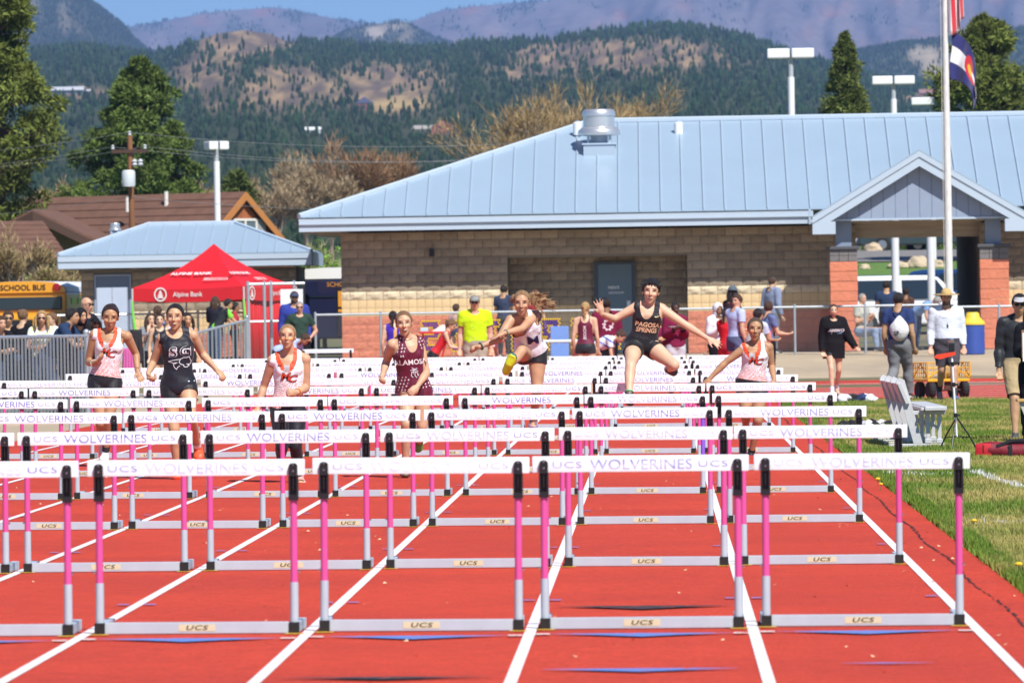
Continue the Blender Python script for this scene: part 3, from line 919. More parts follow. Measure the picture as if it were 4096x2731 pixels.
hall = empty("clubhouse", (wx(785), WY, Z0), label="long tan block building with pale blue standing seam metal roof and gabled entry", cat="building")
HX = wx(785)
def hx(u, Y=WY): return wx(u, Y) - HX
Hd = 13.0
xe = 24.0                                        # the building runs on beyond the frame
xr0, xr1 = hx(1167), hx(1580)                    # recess
zrt = Z0 + 11.72 * CH - Z0 - 0.0                 # recess head height, local
zrt = 12 * CH - 0.06
xp0, xp1 = hx(1968), hx(2252)                    # breezeway
def course(n, x0, x1, y, meshes, bw, name, parent, off=0.0):
    x = x0 - (off % bw)
    while x < x1 - 0.02:
        a = max(x, x0); b = min(x + bw, x1)
        if b - a > 0.05:
            o = link(name, rb.choice(meshes), parent, ((a + b) / 2, y, n * CH))
            if abs(b - a - bw) > 0.01: o.scale = ((b - a) / bw, 1, 1)
        x += bw
wall = empty("wall", (0, 0, 0)); wall.parent = hall
mb = MB()
T = 0.05
mb.box((0.02, T, 0), (xr0, Hd, 15 * CH)); mb.box((xr1, T, 0), (xp0, Hd, 15 * CH))
mb.box((xr0 + 0.002, T, zrt + 0.01), (xr1 - 0.002, Hd - 0.01, 15 * CH - 0.002)); mb.box((xr0 + 0.002, 1.45, 0), (xr1 - 0.002, Hd - 0.01, zrt + 0.008))
mb.box((xp1, T, 0), (xe, Hd, 15 * CH))
mb.build("masonry_core", M_mortar, wall)
for n in range(15):
    off = BW / 2 if n % 2 else 0.0
    segs = [(0.0, xp0)] if n >= 12 else [(0.0, xr0), (xr1, xp0)]
    for a, b in segs:
        if n >= 8: course(n, a, b, 0, BM, BW, "block", wall, off + a)
        elif n == 7: course(n, a, b, -0.012, BC, BW, "cream_block", wall, off + a)
        elif n >= 5: course(n, a, b, 0, BS, BW/2, "scored_block", wall, a)
    if 6 <= n < 12: course(n, xr0 + 0.01, xr1 - 0.01, 1.39, BM, BW, "block", wall, off)
def joined_blocks(name, spans, courses, meshes, y, parent, bw=BW):
    V = []; F = []; base = 0
    for n in courses:
        for a0, b0 in spans:
            x = a0 - ((BW/2 if n % 2 else 0))
            while x < b0 - 0.02:
                a = max(x, a0); b = min(x + bw, b0)
                if b - a > 0.05:
                    me = rb.choice(meshes); s = (b - a) / bw
                    for v in me.vertices: V.append((v.co.x * s + (a + b) / 2, v.co.y + y, v.co.z + n * CH))
                    for p in me.polygons: F.append(tuple(i + base for i in p.vertices))
                    base = len(V)
                x += bw
    me = bpy.data.meshes.new(name); me.from_pydata(V, [], F); me.materials.append(meshes[0].materials[0]); me.update()
    return link(name, me, parent, kind="stuff")
joined_blocks("rock_blocks", [(0.0, xr0), (xr1, xp0), (xp1, xe)], range(0, 5), BR, -0.012, wall)
joined_blocks("upper_blocks", [(xp1, xe)], range(8, 15), BM, 0, wall)
joined_blocks("cream_blocks", [(xp1, xe)], [7], BC, -0.012, wall)
joined_blocks("scored_blocks", [(xp1, xe)], [5, 6], BS, 0, wall, BW/2)
joined_blocks("recess_blocks", [(xr0 + 0.01, xr1 - 0.01)], range(0, 6), BS, 1.39, wall, BW/2)
# recess soffit, door and its frame
dx0, dx1 = hx(1369, WY + 1.4), hx(1458, WY + 1.4)
door = empty("door", (0, 0, 0)); door.parent = hall
mb = MB(); mb.bevbox((dx0 + 0.055, 1.30, 0.02), (dx1 - 0.055, 1.345, 2.20), 0.006); mb.build("leaf", M_door, door)
mb = MB(); mb.box((dx0 - 0.04, 1.28, 0), (dx0 + 0.05, 1.385, 2.255)); mb.box((dx1 - 0.05, 1.28, 0), (dx1 + 0.04, 1.385, 2.255)); mb.box((dx0 + 0.0505, 1.28, 2.205), (dx1 - 0.0505, 1.385, 2.255))
mb.build("frame", mat("door frame paint", (0.05, 0.065, 0.08), 0.5), door)
mb = MB(); text_flat(mb, "MEN'S", ((dx0+dx1)/2 - 0.03, 1.2965, 1.63), (1,0,0), (0,0,1), 0.075, bold=0.01); text_flat(mb, "RESTROOM", ((dx0+dx1)/2 + 0.03, 1.2965, 1.50), (1,0,0), (0,0,1), 0.05)
mb.build("lettering", mat("white door letters", (0.75, 0.78, 0.8), 0.6), door, fix=False)
mb = MB(); mb.box((dx1 - 0.19, 1.285, 0.95), (dx1 - 0.10, 1.298, 1.30)); mb.build("push_plate", mat("brushed plate", (0.5, 0.5, 0.52), 0.35, metal=0.8), door)
# wall lamp
lx = hx(994); mb = MB(); mb.bevbox((lx - 0.06, -0.12, 12.2*CH), (lx + 0.06, -0.013, 13.0*CH), 0.02); mb.lathe([(0.02, 12.05*CH), (0.07, 12.1*CH), (0.05, 12.6*CH), (0.0, 12.7*CH)], 10, (lx, -0.14, 0))
mb.build("wall_lamp", mat("black lamp casing", (0.02, 0.02, 0.02), 0.5), hall)

# ---- roof
EY = -1.0                                         # eave plane, local y
RUN = 7.0
ex0 = wx(690, WY + EY) - HX
ez = on(690, 501, WY + EY)[1] - Z0                # roof edge height
rz = on(1420, 283, WY + EY + RUN)[1] - Z0
slope = (rz - ez) / RUN
roof = empty("roof", (0, 0, 0)); roof.parent = hall
PW = 0.515
def roof_z(y): return ez + (y - EY) * slope
# gable of the entry, needed to stop panels that would pass through its roof
gax, gaz = on(2111, 347, 172.5); gax -= HX; gaz -= Z0
glx, glz = on(1866, 500, 172.5); glx -= HX; glz -= Z0
gsl = (gaz - glz) / (gax - glx)
n = 0; x = ex0
while x < xe:
    y1 = min(EY + RUN, EY + (x + PW - ex0)); y0l = EY
    a, b = x + 0.004, x + PW - 0.004
    ya, yb = min(EY + RUN, EY + (a - ex0)), min(EY + RUN, EY + (b - ex0))
    mb = MB()
    poly = [(a, EY, roof_z(EY)), (b, EY, roof_z(EY)), (b, yb, roof_z(yb))]
    if ya > EY + 0.02: poly.append((a, ya, roof_z(ya)))
    mb.prism(poly, (0, 0, 0.03))
    if n > 0:
        # standing seam along the panel's near edge
        mb2 = MB(); mb2.prism([(x - 0.011, EY - 0.004, roof_z(EY) + 0.031), (x + 0.011, EY - 0.004, roof_z(EY) + 0.031), (x + 0.011, ya, roof_z(ya) + 0.031), (x - 0.011, ya, roof_z(ya) + 0.031)], (0, 0, 0.045))
    p = mb.build("roof_panel", M_blue, roof)
    if n > 0: mb2.build("seam", M_seam, roof)
    x += PW; n += 1
# hip end, rear slope, ridge and hip caps, fascia with gutter step, soffit
mb = MB(); mb.prism([(ex0, EY, ez), (ex0 + RUN, EY + RUN, rz), (ex0, EY + 2*RUN, ez)], (0, 0, 0.03)); mb.build("hip_slope", M_blue, roof)
mb = MB(); mb.prism([(ex0, EY + 2*RUN, ez), (ex0 + RUN, EY + RUN + 0.01, rz), (xe, EY + RUN + 0.01, rz), (xe, EY + 2*RUN, ez)], (0, 0, 0.03)); mb.build("rear_slope", M_blue, roof)
mb = MB(); mb.tube([(ex0 + RUN - 0.05, EY + RUN, rz + 0.06), (xe, EY + RUN, rz + 0.06)], 0.075, 6); mb.build("ridge_cap", M_trim, roof)
mb = MB(); mb.tube([(ex0, EY, ez + 0.045), (ex0 + RUN, EY + RUN, rz + 0.055)], 0.07, 6); mb.build("hip_cap", M_trim, roof)
fz0 = on(690, 533, WY + EY)[1] - Z0
def fascia(x0, x1):
    mb = MB()
    mb.box((x0, EY - 0.015, fz0), (x1, EY + 0.05, fz0 + 0.55*(ez - fz0)))
    mb.box((x0, EY - 0.055, fz0 + 0.552*(ez - fz0)), (x1, EY + 0.05, ez - 0.03))
    mb.box((x0, EY - 0.07, fz0 + 0.50*(ez - fz0)), (x1, EY - 0.056, fz0 + 0.60*(ez - fz0)))
    mb.build("fascia", M_trim, roof)
fascia(ex0, glx + 0.05); fascia(2*gax - glx, xe)
mb = MB(); mb.box((ex0 - 0.005, EY + 0.051, fz0), (ex0 + 0.06, EY + 2*RUN, ez - 0.03)); mb.build("fascia", M_trim, roof)
mb = MB(); mb.box((ex0 + 0.061, EY + 0.051, fz0 + 0.01), (xe, Hd, fz0 + 0.04)); mb.build("soffit", mat("tan soffit", (0.45, 0.38, 0.27), 0.8), roof)
mb = MB(); mb.box((glx - 0.06, EY - 0.06, fz0 - 0.02), (glx + 0.0, EY + 0.05, ez + 0.02)); mb.build("downspout", M_seam, roof)

# ---- roof ventilators
def roof_fan(u, v_top, v_bot, yl, label, parent_name="exhaust_fan", s=1.0, Y0=WY, base=None):
    x, _ = on(u, v_bot, Y0 + yl)
    zt = on(u, v_top, Y0 + yl)[1]; zb = on(u, v_bot, Y0 + yl)[1]
    H = zt - zb
    o = empty(parent_name, (x, Y0 + yl, zb), label=label, cat="roof fan", group="ventilators on the metal roofs")
    r = 0.30 * H * s
    mb = MB(); mb.box((-r*0.98, -r*0.98, -0.25), (r*0.98, r*0.98, H*0.33)); mb.build("curb", M_seam, o)
    mb = MB(); mb.box((-r*1.06, -r*1.06, H*0.332), (r*1.06, r*1.06, H*0.36)); mb.build("flange", M_trim, o)
    g = mat("galvanised steel", (0.66, 0.68, 0.70), 0.33, metal=0.7, var=0.06)
    mb = MB()
    for a in range(4):
        an = a * math.pi / 2 + 0.78; mb.box((r*0.95*math.cos(an) - 0.03, r*0.95*math.sin(an) - 0.03, H*0.361), (r*0.95*math.cos(an) + 0.03, r*0.95*math.sin(an) + 0.03, H*0.50))
    mb.lathe([(r*0.55, H*0.361), (r*0.55, H*0.52)], 12); mb.build("neck", M_seam, o)
    mb = MB(); mb.lathe([(r*0.9, H*0.50), (r*1.28, H*0.51), (r*1.34, H*0.55), (r*1.30, H*0.60), (r*1.12, H*0.65), (r*0.98, H*0.67)], 28); mb.build("wind_band", g, o, smooth=True)
    mb = MB(); mb.lathe([(r*0.98, H*0.672), (r*0.98, H*0.87), (r*1.03, H*0.872), (r*1.03, H*0.89), (r*1.02, H*0.95), (r*0.9, H*0.99), (r*0.5, H*1.0), (0, H*1.0)], 28); mb.build("hood", g, o, smooth=True)
    return o
roof_fan(1377, 251, 374, 3.7, "large galvanised exhaust fan on the long blue roof")
def vent_pipe(u, vt, vb, yl, label):
    x, zb = on(u, vb, WY + yl); zt = on(u, vt, WY + yl)[1]; H = zt - zb
    o = empty("vent_pipe", (x, WY + yl, zb), label=label, cat="vent pipe", group="white vent pipes on the long roof")
    mw = mat("white vent pipe", (0.78, 0.80, 0.80), 0.5)
    mb = MB(); mb.lathe([(0.15, -0.06), (0.13, 0.02), (0.055, 0.10), (0.05, 0.2)], 12); mb.build("flashing", mw, o, smooth=True)
    mb = MB(); mb.lathe([(0.045, 0.1), (0.045, H*0.45)], 10); mb.build("pipe", M_seam, o)
    mb = MB(); mb.lathe([(0.11, H*0.42), (0.11, H*0.96), (0.09, H)], 12); mb.build("cap", mw, o, smooth=True)
    mb = MB(); mb.lathe([(0.06, H*1.0), (0.06, H*1.06), (0, H*1.07)], 8); mb.build("top_cap", M_seam, o)
vent_pipe(1327, 281, 332, 4.9, "white vent pipe just beside the exhaust fan, near the hip of the long roof")
vent_pipe(1559, 281, 330, 5.0, "white vent pipe standing alone near the ridge of the long roof")

# ---- gabled entry
porch = empty("entry_gable", (0, 0, 0)); porch.parent = hall
GY = 172.5 - WY
grx = 2*gax - glx
for s, xa in ((-1, glx), (1, grx)):
    # rake board, two stepped bands, and the roof slope behind it
    d = Vector((gax - xa, 0, gaz - glz)); L = d.length; d = d / L; nrm = Vector((-d.z, 0, d.x)) if d.x > 0 else Vector((d.z, 0, -d.x))
    if nrm.z < 0: nrm = -nrm
    A = Vector((xa, GY, glz)); B = Vector((gax, GY, gaz))
    h1 = 0.36; vz = Vector((0, 0, 1))
    mb = MB(); mb.prism([A - vz*h1, B - vz*h1, B - vz*0.14, A - vz*0.14], (0, 0.05, 0)); mb.build("rake_board", M_trim, porch)
    mb = MB(); mb.prism([A - vz*0.137 + Vector((0, -0.03, 0)), B - vz*0.137 + Vector((0, -0.03, 0)), B + Vector((0, -0.03, 0)), A + Vector((0, -0.03, 0))], (0, 0.09, 0)); mb.build("rake_board", M_trim, porch)
    yend = EY + (gaz - ez) / slope + 0.3
    mb = MB(); mb.prism([A + Vector((0, -0.03, 0.003)), B + Vector((0, -0.03, 0.003)), B + Vector((0, yend - GY, 0.003)), A + Vector((0, yend - GY - (gaz-glz)/slope, 0.003))], (0, 0, 0.035)); mb.build("slope", M_blue, porch)
    # eave return
    mb = MB(); xb = xa + 0.55 * (1 if s < 0 else -1)
    mb.box((min(xa, xb), GY - 0.005, glz - 0.40), (max(xa, xb), GY + 0.6, glz - 0.10)); mb.build("eave_return", M_trim, porch)
GG = 172.80
gx0, gx1 = hx(1921, GG), hx(2312, GG)
GW = GG - WY
gbz = on(2100, 500, GG)[1] - Z0
nb = 14
for k in range(nb):
    a = gx0 + (gx1 - gx0) * k / nb; b = gx0 + (gx1 - gx0) * (k + 1) / nb
    f = lambda x: gaz - gsl * abs(x - gax) - 0.28
    a2, b2 = a + 0.004, b - 0.004
    poly = [(a2, GW, gbz), (b2, GW, gbz), (b2, GW, max(gbz + .02, f(b2)))]
    if a2 < gax < b2: poly.append((gax, GW, f(gax)))
    poly.append((a2, GW, max(gbz + .02, f(a2))))
    mb = MB(); mb.prism(poly, (0, 0.04, 0)); mb.build("siding_board", M_slate, porch)
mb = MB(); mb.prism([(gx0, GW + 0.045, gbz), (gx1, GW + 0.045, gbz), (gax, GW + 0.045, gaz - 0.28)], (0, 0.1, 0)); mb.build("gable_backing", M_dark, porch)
mb = MB(); mb.box((gx0 - 0.05, GW - 0.03, gbz - 0.05), (gx1 + 0.05, GW + 0.14, gbz - 0.003)); mb.build("sill_trim", M_trim, porch)
zb1 = on(2000, 546, 174.4)[1] - Z0
mb = MB(); mb.box((xp0 - 0.1, 0.2, zb1), (xp1 + 0.1, 0.45, gbz - 0.06)); mb.build("header_beam", mat("weathered header", (0.36, 0.31, 0.24), 0.9, var=0.3, vscale=2, stretch=(0.4, 1, 6)), porch)
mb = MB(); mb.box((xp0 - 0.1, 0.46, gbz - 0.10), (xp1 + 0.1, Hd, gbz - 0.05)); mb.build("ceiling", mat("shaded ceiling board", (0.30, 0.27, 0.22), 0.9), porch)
for u0, u1, up in ((1907, 1971, 1940), (2251, 2318, 2283)):
    a, b = hx(u0, 173.3), hx(u1, 173.3); pl = empty("pillar", (0, 0, 0)); pl.parent = porch
    ztop = on(1940, 601, 173.2)[1] - Z0; zc = on(1940, 574, 173.2)[1] - Z0; zd = on(1940, 566, 173.2)[1] - Z0
    yc = GW + 0.30
    V = []
    nC = 9
    for k in range(nC):
        h = ztop / nC
        mb = MB(); mb.bevbox((a + rb.uniform(0, .012), yc - 0.06 - rb.uniform(0, .012), k*h + 0.004), (b - rb.uniform(0, .012), yc + 0.56, (k+1)*h - 0.004), 0.014)
        mb.build("rock_block", M_salmon, pl)
    mb = MB(); M_gb = mat("grey pillar block", (0.17, 0.16, 0.16), 0.9, var=0.15, bump=0.6)
    hh = (zc - ztop) / 2
    for k in range(2):
        w3 = (b - a) / 3
        for q in range(3):
            mb = MB(); mb.bevbox((a + q*w3 + 0.004, yc - 0.055, ztop + k*hh + 0.005), (a + (q+1)*w3 - 0.004, yc + 0.55, ztop + (k+1)*hh - 0.003), 0.01)
            mb.build("block", M_gb, pl)
    mb = MB(); mb.bevbox((a - 0.05, yc - 0.11, zc + 0.003), (b + 0.05, yc + 0.61, zd), 0.02); mb.build("cap", mat("dark pillar cap", (0.07, 0.075, 0.085), 0.7), pl)
    c = hx(up, 173.3)
    mb = MB(); mb.box((c - 0.19, yc + 0.05, zd + 0.002), (c + 0.19, yc + 0.43, gbz - 0.055)); mb.build("post", mat("slate post paint", (0.20, 0.255, 0.35), 0.55), pl)
# breezeway walls and rear columns
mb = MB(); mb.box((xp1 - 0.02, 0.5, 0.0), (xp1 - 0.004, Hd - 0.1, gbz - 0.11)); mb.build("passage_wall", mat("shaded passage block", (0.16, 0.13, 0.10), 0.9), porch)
M_wpost = mat("white column paint", (0.80, 0.81, 0.83), 0.5)
for uc, yy in ((2058, 191.5), (2140, 191.5)):
    x = hx(uc, yy)
    mb = MB(); mb.tube([(x, yy - WY, -0.1), (x, yy - WY, gbz)], 0.105, 12); mb.build("rear_column", M_wpost, porch, smooth=True)
mb = MB(); mb.box((-1, -2.2, -0.3), (xe, Hd + 1, -0.012)); mb.build("floor_slab", M_conc, hall)

# ================================================================== CONCESSION STAND
CY = 186.0
stand = empty("concession_stand", (wx(187, CY), CY, 0.52), label="small tan block stand with blue metal hip roof behind the red tent", cat="building")
SX = wx(187, CY); sZ = 0.52
def sx_(u, Y=CY): return wx(u, Y) - SX
def sz_(u, v, Y=CY): return on(u, v, Y)[1] - sZ
sw1 = sx_(682); sd = 4.6
st_top = sz_(400, 617, CY)
wall2 = empty("wall", (0, 0, 0)); wall2.parent = stand
mb = MB(); mb.box((0, 0.05, 0), (sw1, sd, st_top)); mb.build("masonry_core", M_mortar, wall2)
dxa, dxb = sx_(222), sx_(298)
nc = int(st_top / CH)
for n in range(0, nc):
    off = BW/2 if n % 2 else 0
    for a, b in ((0, dxa - 0.06), (dxb + 0.06, sw1)) if n * CH < 2.15 else ((0, sw1),):
        if n >= 6: course(n, a, b, 0, BM, BW, "block", wall2, off)
        elif n == 5: course(n, a, b, -0.01, BC, BW, "cream_block", wall2, off)
        elif n >= 3: course(n, a, b, 0, BS, BW/2, "scored_block", wall2, 0)
joined_blocks("rock_blocks", [(0, dxa - 0.06), (dxb + 0.06, sw1)], range(0, 3), BR, -0.012, wall2)
dr = empty("door", (0, 0, 0)); dr.parent = stand
mb = MB(); mb.bevbox((dxa, 0.0, 0.02), (dxb, 0.045, 2.13), 0.006); mb.build("leaf", mat("slate blue stand door", (0.11, 0.16, 0.25), 0.5), dr)
mb = MB(); mb.box((dxa - 0.05, -0.02, 0), (dxa - 0.003, 0.05, 2.18)); mb.box((dxb + 0.003, -0.02, 0), (dxb + 0.05, 0.05, 2.18)); mb.box((dxa - 0.003, -0.02, 2.133), (dxb + 0.003, 0.05, 2.18)); mb.build("frame", M_slate, dr)
roof2 = empty("roof", (0, 0, 0)); roof2.parent = stand
e0, e1 = sx_(135, CY - 0.6), sx_(718, CY - 0.6); ey2 = -0.6
zE = sz_(135, 589, CY - 0.6); zF = sz_(135, 618, CY - 0.6)
run2 = (sd + 1.2) / 2; zR = sz_(430, 517, CY - 0.6 + run2); sl2 = (zR - zE) / run2
hipx = sx_(342, CY + 2) - e0
x = e0; pw = 0.43; k = 0
while x < e1 - 0.05:
    a, b = x + 0.003, min(x + pw, e1) - 0.003
    def ymax(q): return ey2 + run2 * min(1, (q - e0) / hipx, (e1 - q) / hipx)
    pts = [(a, ey2), (b, ey2)]
    ys = [(b, ymax(b))]
    for brk in (e1 - hipx, e0 + hipx):
        if a < brk < b: ys.append((brk, ey2 + run2))
    ys.append((a, ymax(a)))
    pts += [q for q in ys if q[1] > ey2 + 0.01]
    if len(pts) >= 3:
        mb = MB(); mb.prism([(q[0], q[1], zE + (q[1] - ey2) * sl2) for q in pts], (0, 0, 0.03)); mb.build("roof_panel", M_blue, roof2)
    if k > 0:
        ya = ymax(x); mb = MB(); mb.prism([(x - 0.009, ey2 - .003, zE + 0.031), (x + 0.009, ey2 - .003, zE + 0.031), (x + 0.009, ya, zE + (ya - ey2)*sl2 + 0.031), (x - 0.009, ya, zE + (ya - ey2)*sl2 + 0.031)], (0, 0, 0.04)); mb.build("seam", M_seam, roof2)
    x += pw; k += 1
for s, xa in ((1, e0), (-1, e1)):
    mb = MB(); mb.prism([(xa, ey2, zE), (xa + s*hipx, ey2 + run2, zR), (xa, ey2 + 2*run2, zE)], (0, 0, 0.03)); mb.build("hip_slope", M_blue, roof2)
    mb = MB(); mb.tube([(xa, ey2, zE + 0.045), (xa + s*hipx, ey2 + run2, zR + 0.045)], 0.05, 6); mb.build("hip_cap", M_trim, roof2)
    mb = MB(); mb.box((xa - 0.03, ey2 + 0.051, zF), (xa + 0.03, ey2 + 2*run2, zE - 0.01)); mb.build("fascia", M_trim, roof2)
mb = MB(); mb.prism([(e0, ey2 + 2*run2, zE), (e0 + hipx, ey2 + run2, zR), (e1 - hipx, ey2 + run2, zR), (e1, ey2 + 2*run2, zE)], (0, 0, 0.03)); mb.build("rear_slope", M_blue, roof2)
mb = MB(); mb.tube([(e0 + hipx, ey2 + run2, zR + 0.045), (e1 - hipx, ey2 + run2, zR + 0.045)], 0.055, 6); mb.build("ridge_cap", M_trim, roof2)
mb = MB(); mb.box((e0, ey2 - 0.015, zF), (e1, ey2 + 0.05, zF + (zE - zF)*0.55)); mb.box((e0, ey2 - 0.045, zF + (zE - zF)*0.552), (e1, ey2 + 0.05, zE - 0.01)); mb.build("fascia", M_trim, roof2)
mb = MB(); mb.box((e0 + 0.03, ey2 + 0.051, zF + 0.01), (e1 - 0.03, sd + 0.5, zF + 0.03)); mb.build("soffit", M_slate, roof2)
roof_fan(265, 512, 548, 1.9, "small galvanised roof fan on the stand's blue hip roof", Y0=CY)
# ================================================================== BROWN HOUSE
M_shing = mat("brown shingle roof", (0.150, 0.075, 0.050), 0.9, var=0.22, vscale=2.2, bump=0.5, bscale=12)
M_rust = mat("rust wood siding", (0.33, 0.105, 0.035), 0.8, var=0.18, vscale=2, stretch=(1, 1, 0.2), rnd=0.12)
M_olive = mat("olive house wall", (0.21, 0.18, 0.105), 0.85, var=0.1)
M_orange = mat("orange stained trim", (0.46, 0.185, 0.05), 0.7, var=0.1)
M_dktrim = mat("dark brown trim", (0.07, 0.035, 0.022), 0.8)
M_glass = mat("window glass", (0.10, 0.14, 0.16), 0.08, spec=0.8)
M_wtrim = mat("white window trim", (0.72, 0.70, 0.64), 0.6)
HYD = 236.0
def brown_house():
    R = pix(553, 439, HYD)
    o = empty("brown_house", (R.x, R.y, gz(R.x, R.y)), label="brown shingled house with rust wooden gable and shuttered window", cat="house")
    R = R - Vector(o.location)
    g = Vector((0.60, 0.80, 0)); a = Vector((-0.80, 0.60, 0)); Z = Vector((0, 0, 1))
    hw = 4.0; dz = 3.15; Ln = 9.0; th = 0.14
    roof = empty("roof", (0, 0, 0)); roof.parent = o
    for s, nm in ((-1, "front_slope"), (1, "back_slope")):
        E = g * s * (hw + 0.5) - Z * dz * (hw + 0.5) / hw
        mb = MB(); n = 14
        for k in range(n):       # shingle courses, each a little proud of the one above
            p0 = E * (k / n); p1 = E * ((k + 1) / n)
            q = [R + p0 - a*0.20 - Z*0.02, R + p1 - a*0.20 + Z*0.02, R + p1 + a*(Ln+.4) + Z*0.02, R + p0 + a*(Ln+.4) - Z*0.02]
            mb.prism(q, (0, 0, -0.05))
        mb.build(nm, M_shing, roof)
        mb = MB(); mb.prism([R - a*0.25 - Z*0.03, R - a*0.25 + E - Z*0.03, R - a*0.25 + E - Z*0.30, R - a*0.25 - Z*0.30], a * 0.045); mb.build("rake_board", M_orange, roof)
        mb = MB(); mb.prism([R - a*0.20 + Z*-0.071, R - a*0.20 + E - Z*0.071, R + E + a*(Ln+.4) - Z*0.071, R + a*(Ln+.4) - Z*0.071], (0, 0, -0.1)); mb.build("soffit", M_dktrim, roof)
    zb = -R.z
    mb = MB()
    gb = [R - Z*0.24, R + g*hw - Z*(dz + .24), Vector(((R + g*hw).x, (R + g*hw).y, 0)), Vector(((R - g*hw).x, (R - g*hw).y, 0)), R - g*hw - Z*(dz + .24)]
    mb.prism([p + a*0.06 for p in gb], a * (Ln - 0.2)); mb.build("wall", M_olive, o)
    gable = empty("gable", (0, 0, 0)); gable.parent = o
    nb = 26
    for k in range(nb):
        q0 = -hw + 2*hw*k/nb; q1 = -hw + 2*hw*(k+1)/nb - 0.012
        top = lambda q: -0.24 - dz*abs(q)/hw
        bot = -dz - 0.24 - 1.2
        poly = [R + g*q0 + Z*bot, R + g*q1 + Z*bot, R + g*q1 + Z*top(q1), R + g*q0 + Z*top(q0)]
        mb = MB(); mb.prism(poly, -a * 0.035); mb.build("board", M_rust, gable)
    win = empty("window", (0, 0, 0)); win.parent = o
    def rect(q0, q1, z0, z1, off, th, material, name):
        mb = MB(); mb.prism([R + g*q0 + Z*z0 - a*off, R + g*q1 + Z*z0 - a*off, R + g*q1 + Z*z1 - a*off, R + g*q0 + Z*z1 - a*off], -a*th); return mb.build(name, material, win)
    rect(-0.42, 0.62, -2.0, -0.98, 0.05, 0.03, M_glass, "pane")
    for q0, q1, z0, z1 in ((-0.50, -0.42, -2.05, -0.9), (0.62, 0.70, -2.05, -0.9), (0.06, 0.14, -2.0, -0.98), (-0.42, 0.62, -0.98, -0.9), (-0.42, 0.62, -2.08, -2.0)):
        rect(q0, q1, z0, z1, 0.05, 0.06, M_wtrim, "frame")
    for q0, q1 in ((-0.95, -0.53), (0.73, 1.15)):
        rect(q0, q1, -2.05, -0.92, 0.045, 0.04, mat("grey shutter", (0.32, 0.31, 0.33), 0.7), "shutter")
    mb = MB(); c = R + a*2.8 - g*0.5 + Z*-0.3; mb.tube([c - Z*0.2, c + Z*0.35], 0.07, 8); mb.build("vent_pipe", M_wtrim, o)
    c = pix(292, 452, HYD + 1) - Vector(o.location); mb = MB(); mb.tube([c - Z*0.5, c + Z*0.0], 0.06, 8); mb.build("vent_pipe", M_wtrim, o)
    # wing with a shaded gable and a low front roof
    wing = empty("wing", (0, 0, 0)); wing.parent = o
    W0 = Vector(o.location)
    A = pix(75, 480, 230) - W0; Rr = pix(325, 600, 231) - W0; Lf = pix(-150, 596, 231) - W0; bk = Vector((0.35, 6, 0))
    mb = MB(); mb.prism([A, Rr, Rr + bk, A + bk], (0, 0, -0.08)); mb.build("slope", M_shing, wing)
    mb = MB(); mb.prism([A, Lf, Lf + bk, A + bk], (0, 0, -0.08)); mb.build("slope", M_shing, wing)
    for E in (Rr, Lf):
        mb = MB(); mb.prism([A - Z*0.085 + Vector((0,-.02,0)), E - Z*0.085 + Vector((0,-.02,0)), E - Z*0.36 + Vector((0,-.02,0)), A - Z*0.36 + Vector((0,-.02,0))], (0, 0.05, 0)); mb.build("rake_board", M_dktrim, wing)
    bw = Vector((0, 0.9, 0))
    mb = MB(); mb.prism([A - Z*0.3 + bw, Rr - Z*0.3 + bw - Vector((.4,0,0)), Vector((Rr.x - .4, Rr.y + .9, 0)), Vector((Lf.x + .4, Lf.y + .9, 0)), Lf - Z*0.3 + bw + Vector((.4,0,0))], (0, 4, 0)); mb.build("wall", M_olive, wing)
    P0 = pix(-90, 507, 229.6) - W0; P1 = pix(98, 506, 229.6) - W0; P2 = pix(160, 594, 226) - W0; P3 = pix(-90, 594, 226) - W0
    mb = MB(); n = 8
    for k in range(n):
        t0, t1 = k/n, (k+1)/n
        mb.prism([P0.lerp(P3, t0) - Z*.02, P1.lerp(P2, t0) - Z*.02, P1.lerp(P2, t1) + Z*.02, P0.lerp(P3, t1) + Z*.02], (0, 0, -0.05))
    mb.build("porch_slope", M_shing, wing)
    mb = MB(); mb.prism([Vector((P3.x, P3.y + .6, 0)), Vector((P2.x - .3, P2.y + .6, 0)), P2 + Vector((-.3, .6, -.1)), P3 + Vector((0, .6, -.1))], (0, 2.4, 0)); mb.build("porch_wall", M_olive, wing)
    for u in (58, 20):
        c = pix(u, 622, 226.4) - W0; mb = MB(); mb.box((c.x - .28, c.y, c.z - .4), (c.x + .28, c.y + .1, c.z + .35)); w = mb.build("window", M_glass, wing)
    return o
brown_house()

